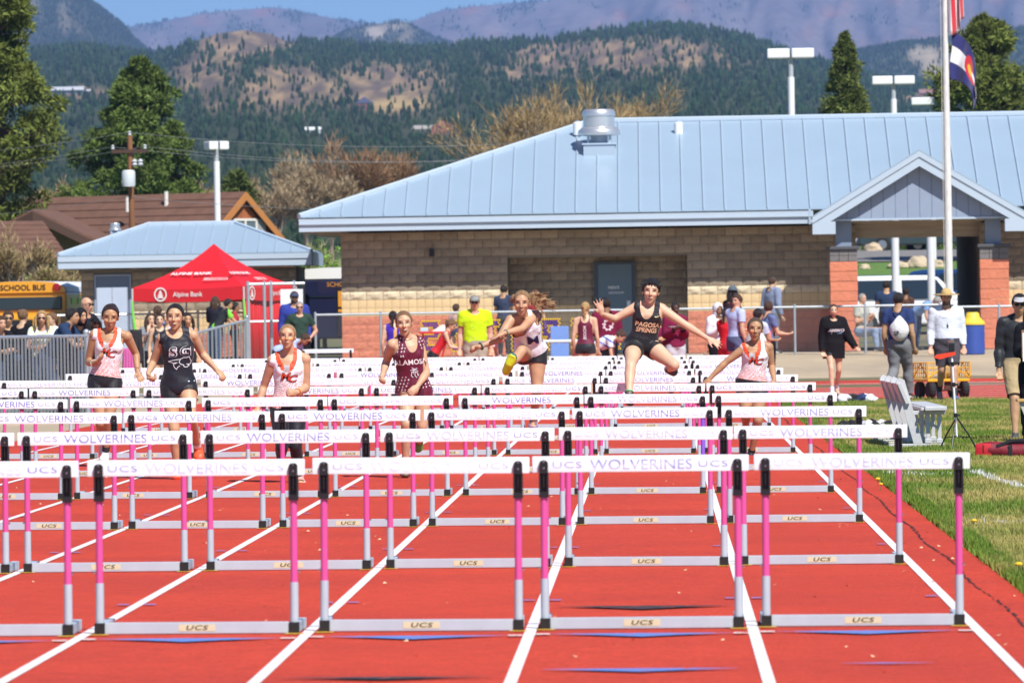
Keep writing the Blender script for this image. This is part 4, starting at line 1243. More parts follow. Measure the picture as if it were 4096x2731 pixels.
# ================================================================== TREES
M_needle = mat("pine needles", attr=True, rough=0.75, spec=0.2)
M_bark = mat("pine bark", (0.13, 0.075, 0.045), 0.95, var=0.3, vscale=4, stretch=(1, 1, 0.2))
M_greybark = mat("grey bark", (0.25, 0.20, 0.15), 0.95, var=0.25, vscale=4, stretch=(1, 1, 0.25))
def clump_crown(centres, radii, per, size, base, rg, up=0.25, dry=0.0, droop=0.0):
    """needle or leaf faces radiating from many clump centres"""
    C = np.repeat(centres, per, 0); R = np.repeat(radii, per)
    n = len(C)
    d = rg.normal(size=(n, 3)); d[:, 2] += up; d /= np.linalg.norm(d, axis=1)[:, None]
    rr = R * rg.random(n) ** 0.45
    P = C + d * rr[:, None] * np.array([1, 1, 0.78])
    L = size * rg.uniform(0.7, 1.5, n)
    ax = d + rg.normal(size=(n, 3)) * 0.5; ax[:, 2] -= droop; ax /= np.linalg.norm(ax, axis=1)[:, None]
    sd = np.cross(ax, rg.normal(size=(n, 3))); sd /= np.linalg.norm(sd, axis=1)[:, None] + 1e-9
    w = L * rg.uniform(0.13, 0.26, n)
    V = np.empty((n, 3, 3))
    V[:, 0] = P - sd * w[:, None]; V[:, 1] = P + sd * w[:, None]; V[:, 2] = P + ax * L[:, None]
    cl = np.repeat(rg.uniform(0.75, 1.3, len(centres)), per)
    c = np.array(base)[None] * cl[:, None] * rg.uniform(0.7, 1.35, (n, 1))
    if dry:
        k = rg.random(n) < dry; c[k] = np.array([0.20, 0.15, 0.06]) * rg.uniform(0.7, 1.3, (k.sum(), 1))
    return V.reshape(-1, 3), np.repeat(c, 3, 0)
def pine(u, vt, Y, H, prof, nclump, per, crad, size, base, label, seed, name="pine_tree", lean=0.0, start=0.12, group="tall pines around the field", wob=0.25):
    rg = np.random.default_rng(seed)
    top = pix(u, vt, Y); gzv = gz(top.x, Y)
    Hh = top.z - gzv
    o = empty(name, (top.x, Y, gzv), label=label, cat="tree", group=group)
    mb = MB(); r0 = Hh * 0.022
    mb.tube([(0, 0, -0.2), (0.02, 0, Hh * 0.3), (0.05, 0.03, Hh * 0.65), (0, 0, Hh * 0.97)], [r0, r0 * 0.8, r0 * 0.45, 0.03], 9)
    tr = mb.build("trunk", M_bark, o, smooth=True)
    h = start + (1 - start) * rg.random(nclump) ** 1.0
    R = np.interp(h, [p[0] for p in prof], [p[1] for p in prof])
    a = rg.random(nclump) * 6.283
    lobes = 1 + wob * np.sin(a * 3 + h * 23 + seed) * np.sin(h * 31 + a * 2)
    q = np.sqrt(rg.uniform(0.25, 1.0, nclump)) * lobes
    C = np.stack([np.cos(a) * R * q, np.sin(a) * R * q, h * Hh - 0.10 * R * q], 1)
    cr = crad * rg.uniform(0.6, 1.35, nclump) * np.clip(0.45 + R / R.max(), 0.4, 1.1)
    V, c = clump_crown(C, cr, per, size, base, rg)
    F = np.arange(len(V)).reshape(-1, 3)
    link("crown", np_mesh("crown", V, F, M_needle, c), o)
    mb = MB()
    for k in range(0, nclump, max(1, nclump // 60)):
        z = max(0.05 * Hh, C[k, 2] - 0.15 * np.hypot(C[k, 0], C[k, 1]) - 0.2)
        mb.tube([(0, 0, z), tuple(C[k])], [0.05 + 0.02 * R[k], 0.02], 5)
    mb.build("limbs", M_bark, o)
    return o
# wide profiles are in metres (height fraction, radius)
pine(-8, -30, 236, 0, [(0.0, 1.2), (0.3, 1.5), (0.42, 1.75), (0.50, 1.6), (0.56, 1.75), (0.63, 2.0), (0.68, 1.7), (0.73, 0.95), (0.80, .85), (0.86, 1.05), (0.95, .85), (1, 0.6)], 170, 215, 0.40, 0.175, (0.135, 0.165, 0.034), "tall ragged pine cut by the photo's side edge, beside the brown house", 31, start=0.22, wob=0.35)
pine(318, 140, 262, 0, [(0.0, 1.9), (0.30, 2.35), (0.45, 2.25), (0.6, 1.95), (0.72, 1.55), (0.82, 1.2), (0.92, 0.75), (1, 0.12)], 215, 215, 0.36, 0.165, (0.105, 0.150, 0.034), "broad dark green pine standing behind the utility pole and brown house", 32, start=0.25, wob=0.32)
pine(1940, 80, 262, 0, [(0.0, 1.2), (0.4, 0.98), (0.6, 0.85), (0.75, 0.62), (0.9, 0.34), (1, 0.05)], 260, 130, 0.24, 0.13, (0.110, 0.135, 0.036), "narrow pointed conifer rising behind the long roof between two light poles", 33, name="conifer_tree", start=0.3, wob=0.12)
pine(2262, 46, 262, 0, [(0.0, 1.9), (0.45, 2.0), (0.62, 1.75), (0.75, 1.5), (0.85, 1.15), (0.95, 0.7), (1, 0.2)], 240, 190, 0.36, 0.16, (0.125, 0.150, 0.034), "round topped pine behind the flag and the long roof", 34, start=0.35, wob=0.4)
for k, (u, vt, Y, pr, lb) in enumerate(((150, 452, 250, 0.9, "low dark pine shrub beside the brown house roof ridge"), (545, 400, 270, 0.8, "small dark pine between the light pole and the bare cottonwoods"), (430, 420, 272, 0.9, "small pine at the foot of the broad pine"))):
    pine(u, vt, Y, 0, [(0, pr), (0.5, pr * 0.9), (0.8, pr * 0.6), (1, 0.1)], 90, 60, 0.34, 0.2, (0.100, 0.130, 0.035), lb, 40 + k, name="pine_shrub", start=0.2, group="small pines behind the houses")

def bare_tree(u, vt, Y, spread, label, seed, tone=(0.30, 0.22, 0.14), tip=(0.33, 0.17, 0.07), n0=5, group="leafless cottonwoods beyond the buildings", leaves=0, leafcol=(0.3, 0.3, 0.1), name="bare_tree", density=1.0, upright=0.6):
    rg = random.Random(seed)
    top = pix(u, vt, Y); g0 = gz(top.x, Y); H = top.z - g0
    o = empty(name, (top.x, Y, g0), label=label, cat="tree", group=group)
    tw_V = []; tw_F = []; tw_C = []
    trunk = MB(); limbs = MB(); ends = []
    def seg(p, d, L, r, depth):
        q = p + d * L
        if depth <= 1: trunk.tube([p, p.lerp(q, .5) + Vector((rg.uniform(-.04,.04), rg.uniform(-.04,.04), 0)) * L, q], [r, r*.85, r*.7], 7, caps=False)
        elif depth <= 3: limbs.tube([p, q], [r, r*.65], 4, caps=False)
        else:
            s = Vector((rg.uniform(-1,1), rg.uniform(-1,1), rg.uniform(-.3,.3))).normalized() * max(r, 0.017)
            b = len(tw_V); tw_V.extend([p - s, p + s, q]); tw_F.append((b, b+1, b+2))
            k = min(1, (depth - 4) / 2.0); c = [tone[i]*(1-k) + tip[i]*k for i in range(3)]; v = rg.uniform(.7, 1.3)
            tw_C.extend([[x*v for x in c]]*3)
        if depth >= 6: ends.append(q); return
        nb = {0: n0, 1: 4, 2: 4, 3: 5, 4: 4, 5: 3}[depth]
        if density < 1 and rg.random() > density: nb = max(2, nb - 1)
        for k in range(nb):
            t = rg.uniform(0.45, 1.0) if depth else rg.uniform(0.7, 1.0)
            az = rg.uniform(0, 6.283); tilt = rg.uniform(0.25, 0.75) * (spread if depth < 2 else 1.0)
            x = Vector((math.cos(az), math.sin(az), 0)); nd = (d * math.cos(tilt) + (x - d * x.dot(d)).normalized() * math.sin(tilt))
            nd.z += upright * 0.22; nd.normalize()
            seg(p.lerp(q, t), nd, L * rg.uniform(0.55, 0.85), r * 0.55, depth + 1)
    seg(Vector((0, 0, -0.1)), Vector((rg.uniform(-.05,.05), 0, 1)).normalized(), H * 0.30, H * 0.022, 0)
    # scale the crown to the measured height
    zmax = max(v.z for v in tw_V); k = H / zmax
    S = Vector((k, k, k))
    for b in (trunk, limbs): b.v = [(x*k, y*k, z*k) for x, y, z in b.v]
    trunk.build("trunk", M_greybark if tone[0] > 0.2 else M_bark, o, smooth=True, fix=False)
    V = np.array([tuple(v) for v in tw_V]) * k
    crown = link("crown", np_mesh("crown", V, np.array(tw_F), mat("twigs", attr=True, rough=0.9, spec=0.1), np.array(tw_C)), o)
    limbs.build("limbs", M_greybark, o, fix=False)
    if leaves:
        rgn = np.random.default_rng(seed); E = np.array([tuple(e) for e in ends]) * k
        E = E[rgn.integers(0, len(E), leaves)]
        V, c = clump_crown(E, np.full(len(E), 0.06 * H / 5), 5, 0.07, leafcol, rgn); link("leaves", np_mesh("leaves", V, np.arange(len(V)).reshape(-1, 3), M_needle, c), crown)
    return o
BT = [(1290, 150, 330, 1.05, "large leafless cottonwood rising behind the long roof's ridge end", 51), (1430, 165, 335, 1.0, "leafless cottonwood behind the exhaust fan", 52), (1190, 205, 325, 1.0, "leafless cottonwood behind the sloping hip of the long roof", 53),
      (815, 285, 300, 0.8, "orange brown leafless tree with a dark trunk beyond the hip roof", 54), (700, 325, 300, 0.75, "pale grey leafless tree left of the dark trunked one", 55), (910, 335, 310, 0.85, "rusty leafless tree just above the hip roof's lower edge", 56),
      (640, 400, 290, 0.8, "pale leafless tree between the white light pole and the hip roof", 57), (760, 390, 280, 0.9, "low tangled leafless tree over the rust gable's shoulder", 58), (570, 395, 300, 0.8, "yellowish leafless willow just right of the white light pole", 59), (1000, 385, 315, 0.9, "low leafless tree half hidden by the hip roof", 60)]
for k, (u, vt, Y, sp, lb, sd) in enumerate(BT):
    tone = (0.40, 0.32, 0.22) if k % 3 else (0.34, 0.26, 0.18)
    tip = (0.38, 0.27, 0.13) if k < 3 else ((0.30, 0.18, 0.10) if k in (3, 5) else (0.38, 0.29, 0.18))
    bare_tree(u, vt, Y, sp, lb, sd, tone, tip, n0=6)
for k, (u, vt, Y, lb) in enumerate(((100, 420, 262, "pale straw coloured bush between the ragged pine and the broad pine"), (160, 395, 264, "tall straw coloured bush behind the brown house's ridge end"), (30, 500, 214, "leafless grey shrub in front of the brown house's porch"), (110, 585, 212, "greenish leafless shrub before the brown house's olive wall"), (470, 400, 280, "yellow twiggy bush left of the white light pole"))):
    bare_tree(u, vt, Y, 1.1, lb, 70 + k, (0.36, 0.28, 0.15), (0.38, 0.29, 0.15), n0=7, group="twiggy shrubs near the brown house", name="bare_shrub", leaves=250 if k in (3, 4) else 0, leafcol=(0.20, 0.24, 0.05))
bare_tree(742, 545, 198, 0.6, "small tree in white blossom and new leaf beside the long building", 80, (0.25, 0.19, 0.13), (0.3, 0.3, 0.15), n0=5, group=None, name="blossom_tree", leaves=1500, leafcol=(0.16, 0.30, 0.04))
bare_tree(742, 560, 198.4, 0.55, "white blossoming sapling behind the new leaved tree", 81, (0.25, 0.19, 0.13), (0.3, 0.3, 0.15), n0=5, group=None, name="blossom_tree", leaves=350, leafcol=(0.72, 0.70, 0.58))
for k, (u, vt, Y, lb) in enumerate(((2085, 505, 330, "leafy green tree seen through the gabled entry"), (2150, 520, 335, "leafy green tree seen through the entry, close to the flagpole"))):
    top = pix(u, vt, Y); g0 = gz(top.x, Y); H = top.z - g0; rgn = np.random.default_rng(90 + k)
    o = empty("leafy_tree", (top.x, Y, g0), label=lb, cat="tree", group="leafy trees seen through the entry")
    mb = MB(); mb.tube([(0, 0, 0), (0.05, 0, H*.4), (0, 0, H*.8)], [.12, .1, .04], 7); mb.build("trunk", M_bark, o)
    C = rgn.normal(size=(110, 3)) * np.array([1.1, 1.1, 0.6]) + np.array([0, 0, H*.68])
    V, c = clump_crown(C, np.full(110, .35), 50, .16, (0.075, 0.15, 0.02), rgn); link("crown", np_mesh("crown", V, np.arange(len(V)).reshape(-1, 3), M_needle, c), o)

# ================================================================== POLES AND WIRES
M_white = mat("white pole paint", (0.80, 0.81, 0.82), 0.45, var=0.03)
def light_pole(u, vt, Y, wpx, hpx, label, single=False, yawz=0.0):
    p = pix(u, vt + hpx, Y); s = Y / (FPX / KD); g0 = gz(p.x, Y)
    o = empty("light_pole", (p.x, Y, g0), rotz=yawz, label=label, cat="light pole", group="white parking lot light poles")
    h = p.z - g0; W = wpx * s; H = hpx * s
    mb = MB(); mb.tube([(0, 0, 0), (0, 0, h * 0.93)], 0.10, 10); mb.build("pole", M_white, o, smooth=True)
    mb = MB(); mb.tube([(0, 0, h * 0.93), (0, 0, h + H*0.1)], 0.075, 8); mb.build("tenon", mat("grey steel", (0.42, 0.45, 0.48), 0.5), o)  # tenon in a greyer steel than the white pole
    for sg in ((-1,) if single else (-1, 1)):
        x0, x1 = (0.03, W/2) if not single else (-0.12, W - 0.1)
        mb = MB(); mb.bevbox((min(sg*x0, sg*x1), -0.22, h), (max(sg*x0, sg*x1), 0.22, h + H), H*0.12); mb.build("lamp_head", M_white, o)
        mb = MB(); mb.box((min(sg*(x0+.1), sg*(x1-.1)), -0.17, h - 0.015), (max(sg*(x0+.1), sg*(x1-.1)), 0.17, h - 0.001)); mb.build("lens", mat("lamp lens", (0.6, 0.6, 0.55), 0.2), o)
light_pole(497, 325, 228, 50, 19, "white twin headed light pole behind the small stand", yawz=0.5)
light_pole(1816, 112, 214, 107, 22, "tallest white twin headed light pole above the long roof")
light_pole(2052, 175, 236, 97, 19, "middle white twin headed light pole above the long roof, right of the conifer")
light_pole(2139, 224, 262, 52, 17, "short white light pole with a single head beside the flagpole", single=True)
def utility_pole():
    p = pix(300, 312, 224); g0 = gz(p.x, 224)
    o = empty("utility_pole", (p.x, 224, g0), label="brown wooden utility pole with grey transformer beside the brown house", cat="utility pole")
    h = p.z - g0; s = 224 / (FPX/KD)
    mb = MB(); mb.tube([(0.03, 0, -0.2), (0, 0, h*0.5), (-0.03, 0, h)], [0.105, 0.095, 0.08], 10); mb.build("pole", mat("brown pole wood", (0.24, 0.105, 0.045), 0.9, var=0.25, vscale=3, stretch=(1,1,.15)), o, smooth=True)
    za = h - 40*s
    mb = MB(); mb.box((-44*s, -0.16, za), (36*s, -0.055, za + 0.11)); mb.build("crossarm", M_dktrim, o)
    ins = mat("glazed insulator", (0.55, 0.58, 0.6), 0.25)
    for x in (-41*s, 33*s, -0.03):
        mb = MB(); zz = za + 0.111 if x != -0.03 else h; mb.lathe([(0.03, zz), (0.06, zz + 0.03), (0.035, zz + 0.07), (0.06, zz + 0.11), (0.0, zz + 0.16)], 8, (x, -0.1 if x != -0.03 else 0, 0)); mb.build("insulator", ins, o)
    zt = h - 118*s
    mb = MB(); mb.lathe([(0.0, zt), (0.20, zt + 0.01), (0.21, zt + 0.1), (0.21, zt + 0.46), (0.17, zt + 0.52), (0, zt + 0.53)], 16, (-0.06, -0.36, 0)); mb.build("transformer", mat("transformer grey", (0.55, 0.60, 0.62), 0.5), o, smooth=True)
    for x in (0.12, 0.30):
        mb = MB(); mb.lathe([(0.05, 0), (0.09, 0.05), (0.05, 0.1), (0.09, 0.15), (0.03, 0.22)], 8, (x, -0.1, h - 0.95)); mb.build("cutout", ins, o)
    mw = mat("bare wire", (0.36, 0.37, 0.38), 0.4, metal=0.6)
    k = 0
    for (x, y, z), dx, sag in (((-41*s, -0.1, za + 0.2), 9.0, 0.35), ((33*s, -0.1, za + 0.2), 9.0, 0.35), ((-0.03, 0, h + 0.1), 9.0, 0.3), ((0, -0.12, h - 1.9), 9.5, 0.3)):
        for sg in (-1, 1):
            a = Vector((x, y, z)); b = a + Vector((sg * 13, 6, -0.55 if sg < 0 else -0.35))
            pts = [a.lerp(b, t) - Vector((0, 0, sag * 4 * t * (1 - t))) for t in np.linspace(0, 1, 9)]
            mb = MB(); mb.tube(pts, 0.0065, 4, caps=False); mb.build("wire", mw, o)
utility_pole()

# ================================================================== FLAGPOLE AND FLAGS
FPY = 163.0
def flags():
    b = pix(2183, 800, FPY); g0 = gz(b.x, FPY)
    p0 = pix(2183, 640, FPY); p1 = pix(2176, 60, FPY); d = (p1 - p0)
    o = empty("flagpole", (b.x, FPY, g0), label="weathered white flagpole standing before the gabled entry", cat="flagpole")
    mb = MB(); ztop = p1.z - g0 + 1.6
    mb.tube([(0, 0, 0), (0, 0, ztop*0.5), (0, 0, ztop)], [0.088, 0.080, 0.052], 14)
    mp = mat("weathered white pole", (0.66, 0.66, 0.64), 0.45, var=0.22, vscale=5, stretch=(3, 3, 0.8))
    mb.build("pole", mp, o, smooth=True)
    mb = MB(); mb.tube([(-0.11, -0.05, 1.2), (-0.10, -0.05, ztop)], 0.008, 4); mb.build("halyard", mat("halyard rope", (0.5, 0.48, 0.42), 0.9), o)
    px_ = FPY / (FPX/KD)
    def cloth(fn, colfn, nu, nv, name, label):
        V = []; C = []; F = []
        for j in range(nv + 1):
            for i in range(nu + 1):
                s, t = i/nu, j/nv
                u, v, dy = fn(s, t); q = pix(u, v, FPY + dy); V.append(tuple(q - Vector((b.x, FPY, g0)))); C.append(colfn(s, t))
        for j in range(nv):
            for i in range(nu):
                a = j*(nu+1)+i; F.append((a, a+1, a+nu+2, a+nu+1))
        me = np_mesh(name, V, F, mat("flag cloth", attr=True, rough=0.8, sheen=0.3), np.array(C), smooth=True)
        f = link(name, me, None, (b.x, FPY, g0), label=label, cat="flag")
        md = f.modifiers.new("thick", 'SOLIDIFY'); md.thickness = 0.004
    W = (0.78, 0.76, 0.78); Rd = (0.55, 0.015, 0.03); Bl = (0.012, 0.016, 0.13); Gd = (0.75, 0.42, 0.01)
    def us(s, t):      # hangs furled: the fly falls steeply, so the stripes run down the cloth
        u = 2170 + 36*s + 10*t - 4*math.sin(s*9); v = -120 + 150*t + 55*t*s + 10*s*(1-t) + 20*s
        v = -150 + 225*t + 12*math.sin(s*5)*t - 20*s
        return u, v, -0.06 + 0.10*math.sin(s*11 + t*2)
    def usc(s, t):
        k = int(s * 7)
        if t < 0.40: return Bl
        return Rd if k % 2 == 0 else W
    cloth(us, usc, 42, 20, "striped_flag", "red and white striped flag hanging furled at the top of the flagpole")
    def co(s, t):
        dx = 60*(1-(1-s)**1.8); dy = 70*s + 70*s**2.2
        v = 70 + t*112*(1 - 0.32*s) + dy*0.78
        u = 2184 + dx*(1 - 0.12*t) + 3*math.sin(t*6 + s*4)
        return u, v, 0.14*math.sin(s*8.5 + t*1.6)*min(1, s*3) - 0.02
    def coc(s, t):
        x = (s - 0.60)*1.5; y = t - 0.46; r = math.hypot(x, y); an = math.atan2(y, x)
        if r < 0.13: return Gd
        if r < 0.30 and not (abs(an) < 0.45): return Rd
        return W if 0.31 < t < 0.64 else Bl
    cloth(co, coc, 60, 46, "state_flag", "blue and white flag with a red ring round a gold disc, below the striped flag")
flags()

# ================================================================== RED TENT
TY = 171.0
def tent():
    F0 = pix(560, 655, TY); z0 = gz(F0.x, TY)
    o = empty("canopy_tent", (F0.x, TY, z0), label="red pop up canopy tent with white printing by the barricade", cat="tent")
    c, s = math.cos(0.385), math.sin(0.385)
    eL = Vector((-c, s, 0)); eR = Vector((s, c, 0)); S = 2.95
    ze = pix(295, 660, TY + 1.1).z - z0 - 0.02; zv = ze - 0.31; zp = pix(478, 560, TY + 2).z - z0
    Fc = Vector((0, 0, 0)); L = eL*S; Rr = eR*S; B = L + Rr; ctr = B/2
    red = mat("red tent cloth", (0.62, 0.012, 0.020), 0.55, var=0.06, vscale=1.5, bump=0.25, bscale=3)
    wht = mat("white tent print", (0.80, 0.79, 0.78), 0.6)
    up = Vector((0, 0, 1))
    cs = [Fc, L, B, Rr]
    canopy = empty("canopy", (0, 0, 0)); canopy.parent = o
    V = []; Fs = []
    n = 8
    for q in range(4):
        a, b = cs[q] + up*ze, cs[(q+1) % 4] + up*ze; pk = ctr + up*zp
        mb = MB(); rows = []
        for j in range(n + 1):
            t = j/n; tt = t
            row = []
            for i in range(n + 1):
                p = a.lerp(b, i/n).lerp(pk, tt)
                p.z = ze + (zp - ze) * (0.62*t + 0.38*t**2.6) - 0.05*math.sin(math.pi*i/n)*(1-t)
                row.append(p)
            rows.append(row)
        for j in range(n):
            for i in range(n): mb.add([rows[j][i], rows[j][i+1], rows[j+1][i+1], rows[j+1][i]], [(0, 1, 2, 3)])
        mb.build("roof_panel", red, canopy, smooth=True)
        vv = MB()
        for i in range(n):
            p, r = a.lerp(b, i/n), a.lerp(b, (i+1)/n)
            k0, k1 = 0.05*math.sin(math.pi*i/n), 0.05*math.sin(math.pi*(i+1)/n)
            vv.add([p - up*k0, r - up*k1, r - up*(k1 + ze - zv), p - up*(k0 + ze - zv)], [(0, 1, 2, 3)])
        va = vv.build("valance", red, canopy)
        va.modifiers.new("thick", 'SOLIDIFY').thickness = 0.006
    def prt(s_, base, ux, uy, size, off, **kw):
        mb = MB(); text_flat(mb, s_, base + off, ux, uy, size, **kw); mb.build("lettering", wht, canopy, fix=False)
    # valance print on the side that faces the field and the narrow side
    nL = Vector((-s, -c, 0)); nR = Vector((c, -s, 0))
    if nL.dot(Vector((0, -1, 0))) < 0: nL = -nL
    zm = (ze + zv)/2 - 0.03
    prt("Alpine Bank", eL*S*0.50 + up*zm, -eL, up, 0.15, nL*0.02, bold=0.01)
    prt("Alpine Bank", eR*S*0.62 + up*zm, eR, up, 0.14, nR*0.02, bold=0.01)
    for ba, ux, nn in ((eL*S*0.745, -eL, nL), (eR*S*0.14, eR, nR)):
        mb = MB()
        cc = ba + up*(zm + 0.02) + nn*0.02
        ring = [cc + ux*0.17*math.cos(k*math.pi/10) + up*0.17*math.sin(k*math.pi/10) for k in range(20)]; rin = [cc + ux*0.135*math.cos(k*math.pi/10) + up*0.135*math.sin(k*math.pi/10) for k in range(20)]
        for k in range(20): mb.add([ring[k], ring[(k+1) % 20], rin[(k+1) % 20], rin[k]], [(0, 1, 2, 3)])
        for w_, z_, h_ in ((.10, -.09, .09), (.08, -.03, .08), (.05, .03, .08)): mb.add([cc - ux*w_ + up*z_, cc + ux*w_ + up*z_, cc + up*(z_ + h_)], [(0, 1, 2)])
        mb.build("tree_emblem", wht, canopy, fix=False)
    # lines of print on the roof slopes
    for (P, Q, nn, a0) in ((Fc, L, nL, 0.42), (Fc, Rr, nR, 0.35)):
        a, b = P + up*ze, Q + up*ze; pk = ctr + up*zp; e = (b - a).normalized() * (-1 if Q is L else 1)
        mid = a.lerp(b, a0); m2 = mid.lerp(pk, 0.20); m2.z = ze + (zp-ze)*(0.62*0.20 + 0.006); m3 = mid.lerp(pk, 0.38); m3.z = ze + (zp-ze)*(0.62*0.38 + 0.38*0.08)
        upd = (m3 - m2).normalized(); nrm = e.cross(upd); nrm = nrm if nrm.z > 0 else -nrm
        mb = MB(); text_flat(mb, "ALPINE BANK", m3 + nrm*0.06 - e*0.3, e, upd, 0.13, bold=0.025); mb.build("lettering", wht, canopy, fix=False)
        mb = MB()
        for k in range(3): mb.add([m2 + nrm*0.055 + e*(0.1) + upd*(k*.05-.05), m2 + nrm*0.055 + e*0.75 + upd*(k*.05 - .045), m2 + nrm*0.055 + e*0.75 + upd*(k*.05 - .035), m2 + nrm*0.055 + e*0.1 + upd*(k*.05-.03)], [(0, 1, 2, 3)])
        mb.build("print_lines", wht, canopy, fix=False)
    legm = mat("tent leg steel", (0.45, 0.46, 0.47), 0.4)
    for q in cs:
        mb = MB(); mb.box((q.x - .02, q.y - .02, 0), (q.x + .02, q.y + .02, ze - .01)); mb.build("leg", legm, o)
    # side curtain along the narrow side and the rear
    mb = MB(); n = 24
    for i in range(n):
        t0, t1 = i/n, (i+1)/n; w = lambda t: nR * (0.03*math.sin(t*9 + 1) + .012*math.sin(t*23))
        a, b = Rr*t0 + w(t0)*1 - nR*.06, Rr*t1 + w(t1) - nR*.06
        mb.add([a + up*0.03, b + up*0.03, b*0.995 + up*zv, a*0.995 + up*zv], [(0, 1, 2, 3)])
    sc = mb.build("side_curtain", red, o, smooth=True); sc.modifiers.new("thick", 'SOLIDIFY').thickness = 0.008
    mb = MB()
    for i in range(n):
        t0, t1 = i/n*.9, (i+1)/n*.9; w = lambda t: eR*(.03*math.sin(t*8) + .012*math.sin(t*21))
        a, b = Rr + eL*S*t0*.45 + w(t0) - eR*.08, Rr + eL*S*t1*.45 + w(t1) - eR*.08
        mb.add([a + up*0.03, b + up*0.03, b + up*zv, a + up*zv], [(0, 1, 2, 3)])
    sc = mb.build("side_curtain", red, o, smooth=True); sc.modifiers.new("thick", 'SOLIDIFY').thickness = 0.008
    rib = mat("lime ribbon", (0.18, 0.65, 0.08), 0.7)
    for q in (L, Fc):
        mb = MB(); x = q + nL*.03; mb.tube([x + up*zv, x + up*(zv-.4) + eL*-.03, x + up*(zv - .85) + eL*-.10, x + up*(zv - 1.3) + eL*-.05], [.02, .03, .03, .015], 5); mb.build("ribbon", rib, o)
tent()

# ================================================================== BUSES
def bus(u0, u1, vtop, Y, name, label, body, roofc, yaw, kind):
    a = pix(u0, vtop, Y); b = pix(u1, vtop, Y); W = 2.4; z0 = gz(a.x, Y)
    o = empty(name, ((a.x + b.x)/2, Y, z0), rotz=yaw, label=label, cat="bus")
    H = a.z - z0; L = 9.5
    mbody = mat(name + " body paint", body, 0.35, coat=0.3); mroof = mat(name + " roof paint", roofc, 0.4); blk = mat("bus black rubber", (0.012, 0.012, 0.013), 0.5); gl = mat("bus window glass", (0.018, 0.03, 0.045), 0.06)
    w = W/2
    mb = MB(); mb.bevbox((-w, 0, 0.45), (w, L, H - 0.30), 0.06); mb.build("body", mbody, o)
    prof = [(-w, H - 0.298), (-w + .02, H - .16), (-w*.72, H - .03), (-w*.3, H), (w*.3, H), (w*.72, H - .03), (w - .02, H - .16), (w, H - 0.298)]
    mb = MB(); mb.prism([(x, 0.15, z) for x, z in prof], (0, L - .2, 0)); mb.build("roof", mroof, o)
    if kind == "school":
        mb = MB(); mb.prism([(x*0.98, -0.06, z - .005) for x, z in prof], (0, .205, 0)); mb.build("front_cap", mbody, o)
        mb = MB(); text_flat(mb, "SCHOOL BUS", (0.05, -0.075, H - .165), (1,0,0), (0,0,1), .15, bold=.02); mb.build("lettering", blk, o, fix=False)
        mb = MB(); mb.bevbox((-w*.9, -.05, 1.35), (w*.9, .02, H - .42), .03); mb.build("windshield", gl, o)
        mb = MB(); mb.bevbox((-w*.8, -1.1, .5), (w*.8, -.065, 1.25), .1); mb.build("hood", mbody, o)
        mb = MB(); mb.bevbox((-.5, -1.14, .6), (.5, -1.105, 1.1), .01); mb.build("grille", blk, o)
        for x in (-.75, .75): mb = MB(); mb.lathe([(0, -1.16), (.12, -1.15), (.13, -1.10)], 12, (x, 0, .85), axis='y'); mb.build("headlight", mat("lamp glass", (.7, .7, .7), .1), o)
        for x in (-.95, .95): mb = MB(); mb.lathe([(0, -.11), (.10, -.10), (.11, -.065)], 10, (x, 0, H - .17), axis='y'); mb.build("warning_lamp", mat("red lamp lens", (.3, .01, .01), .2), o)
        for k in range(9):
            y = .7 + k*.95
            mb = MB(); mb.bevbox((w - .01, y, 1.5), (w + .012, y + .68, H - .45), .01); mb.build("window", gl, o)
        mb = MB(); mb.box((w + .001, .3, 1.28), (w + .02, L - .2, 1.36)); mb.build("rub_rail", blk, o)
    else:
        for x, ww in ((-w*.50, .52), (w*.45, .50)): mb = MB(); mb.bevbox((x - ww, -.03, 1.55), (x + ww, .02, H - .75), .04); mb.build("windshield", gl, o)
        for k in range(4): x = -w*.85 + k*.36; mb = MB(); mb.bevbox((x, .06, H - .20), (x + .2, .152, H - .06), .01); mb.build("clearance_lamp", mat("grey lamp", (.3, .31, .33), .4), o)
        mb = MB(); mb.prism([(x*1.01, -.02, z) for x, z in prof], (0, .16, 0)); mb.build("front_cap", mroof, o)
        am = mat("amber panel", (.70, .30, .03), .5)
        mb = MB(); mb.bevbox((-.02, -.045, 1.30), (.36, -.031, 1.72), .01); mb.build("amber_panel", am, o)
        mb = MB(); mb.box((-.02, -.045, 1.16), (.36, -.031, 1.24)); mb.build("amber_panel", am, o)
        mb = MB(); mb.bevbox((-.05, -.03, .52), (.03, .01, H - .5), .01); mb.build("centre_post", blk, o)
        mb = MB(); text_flat(mb, "SCHOOL BUS", (.2, -.035, H - .45), (1,0,0), (0,0,1), .12); mb.build("lettering", am, o, fix=False)
        mb = MB(); mb.lathe([(0.0, 0), (.13, .02), (.15, .12), (.08, .2), (0, .22)], 12, (w*.93, .1, H - .12)); mb.build("beacon", mat("white beacon", (.75, .75, .72), .3), o, smooth=True)
    for x in (-w + .2, w - .2):
        for y in (1.4, 7.4): mb = MB(); mb.lathe([(.2, -.12), (.45, -.12), (.48, -.06), (.48, .06), (.45, .12), (.2, .12)], 18, (x, y, .48), axis='x'); mb.build("wheel", blk, o)
bus(-52, 150, 648, 190.0, "school_bus", "yellow school bus with white roof and black lettering behind the spectators", (0.72, 0.33, 0.015), (0.80, 0.82, 0.85), -0.10, "school")
bus(668, 886, 616, 192.0, "dark_bus", "dark navy bus with white roof between the stand and the long building", (0.010, 0.014, 0.05), (0.82, 0.82, 0.78), 0.0, "dark")
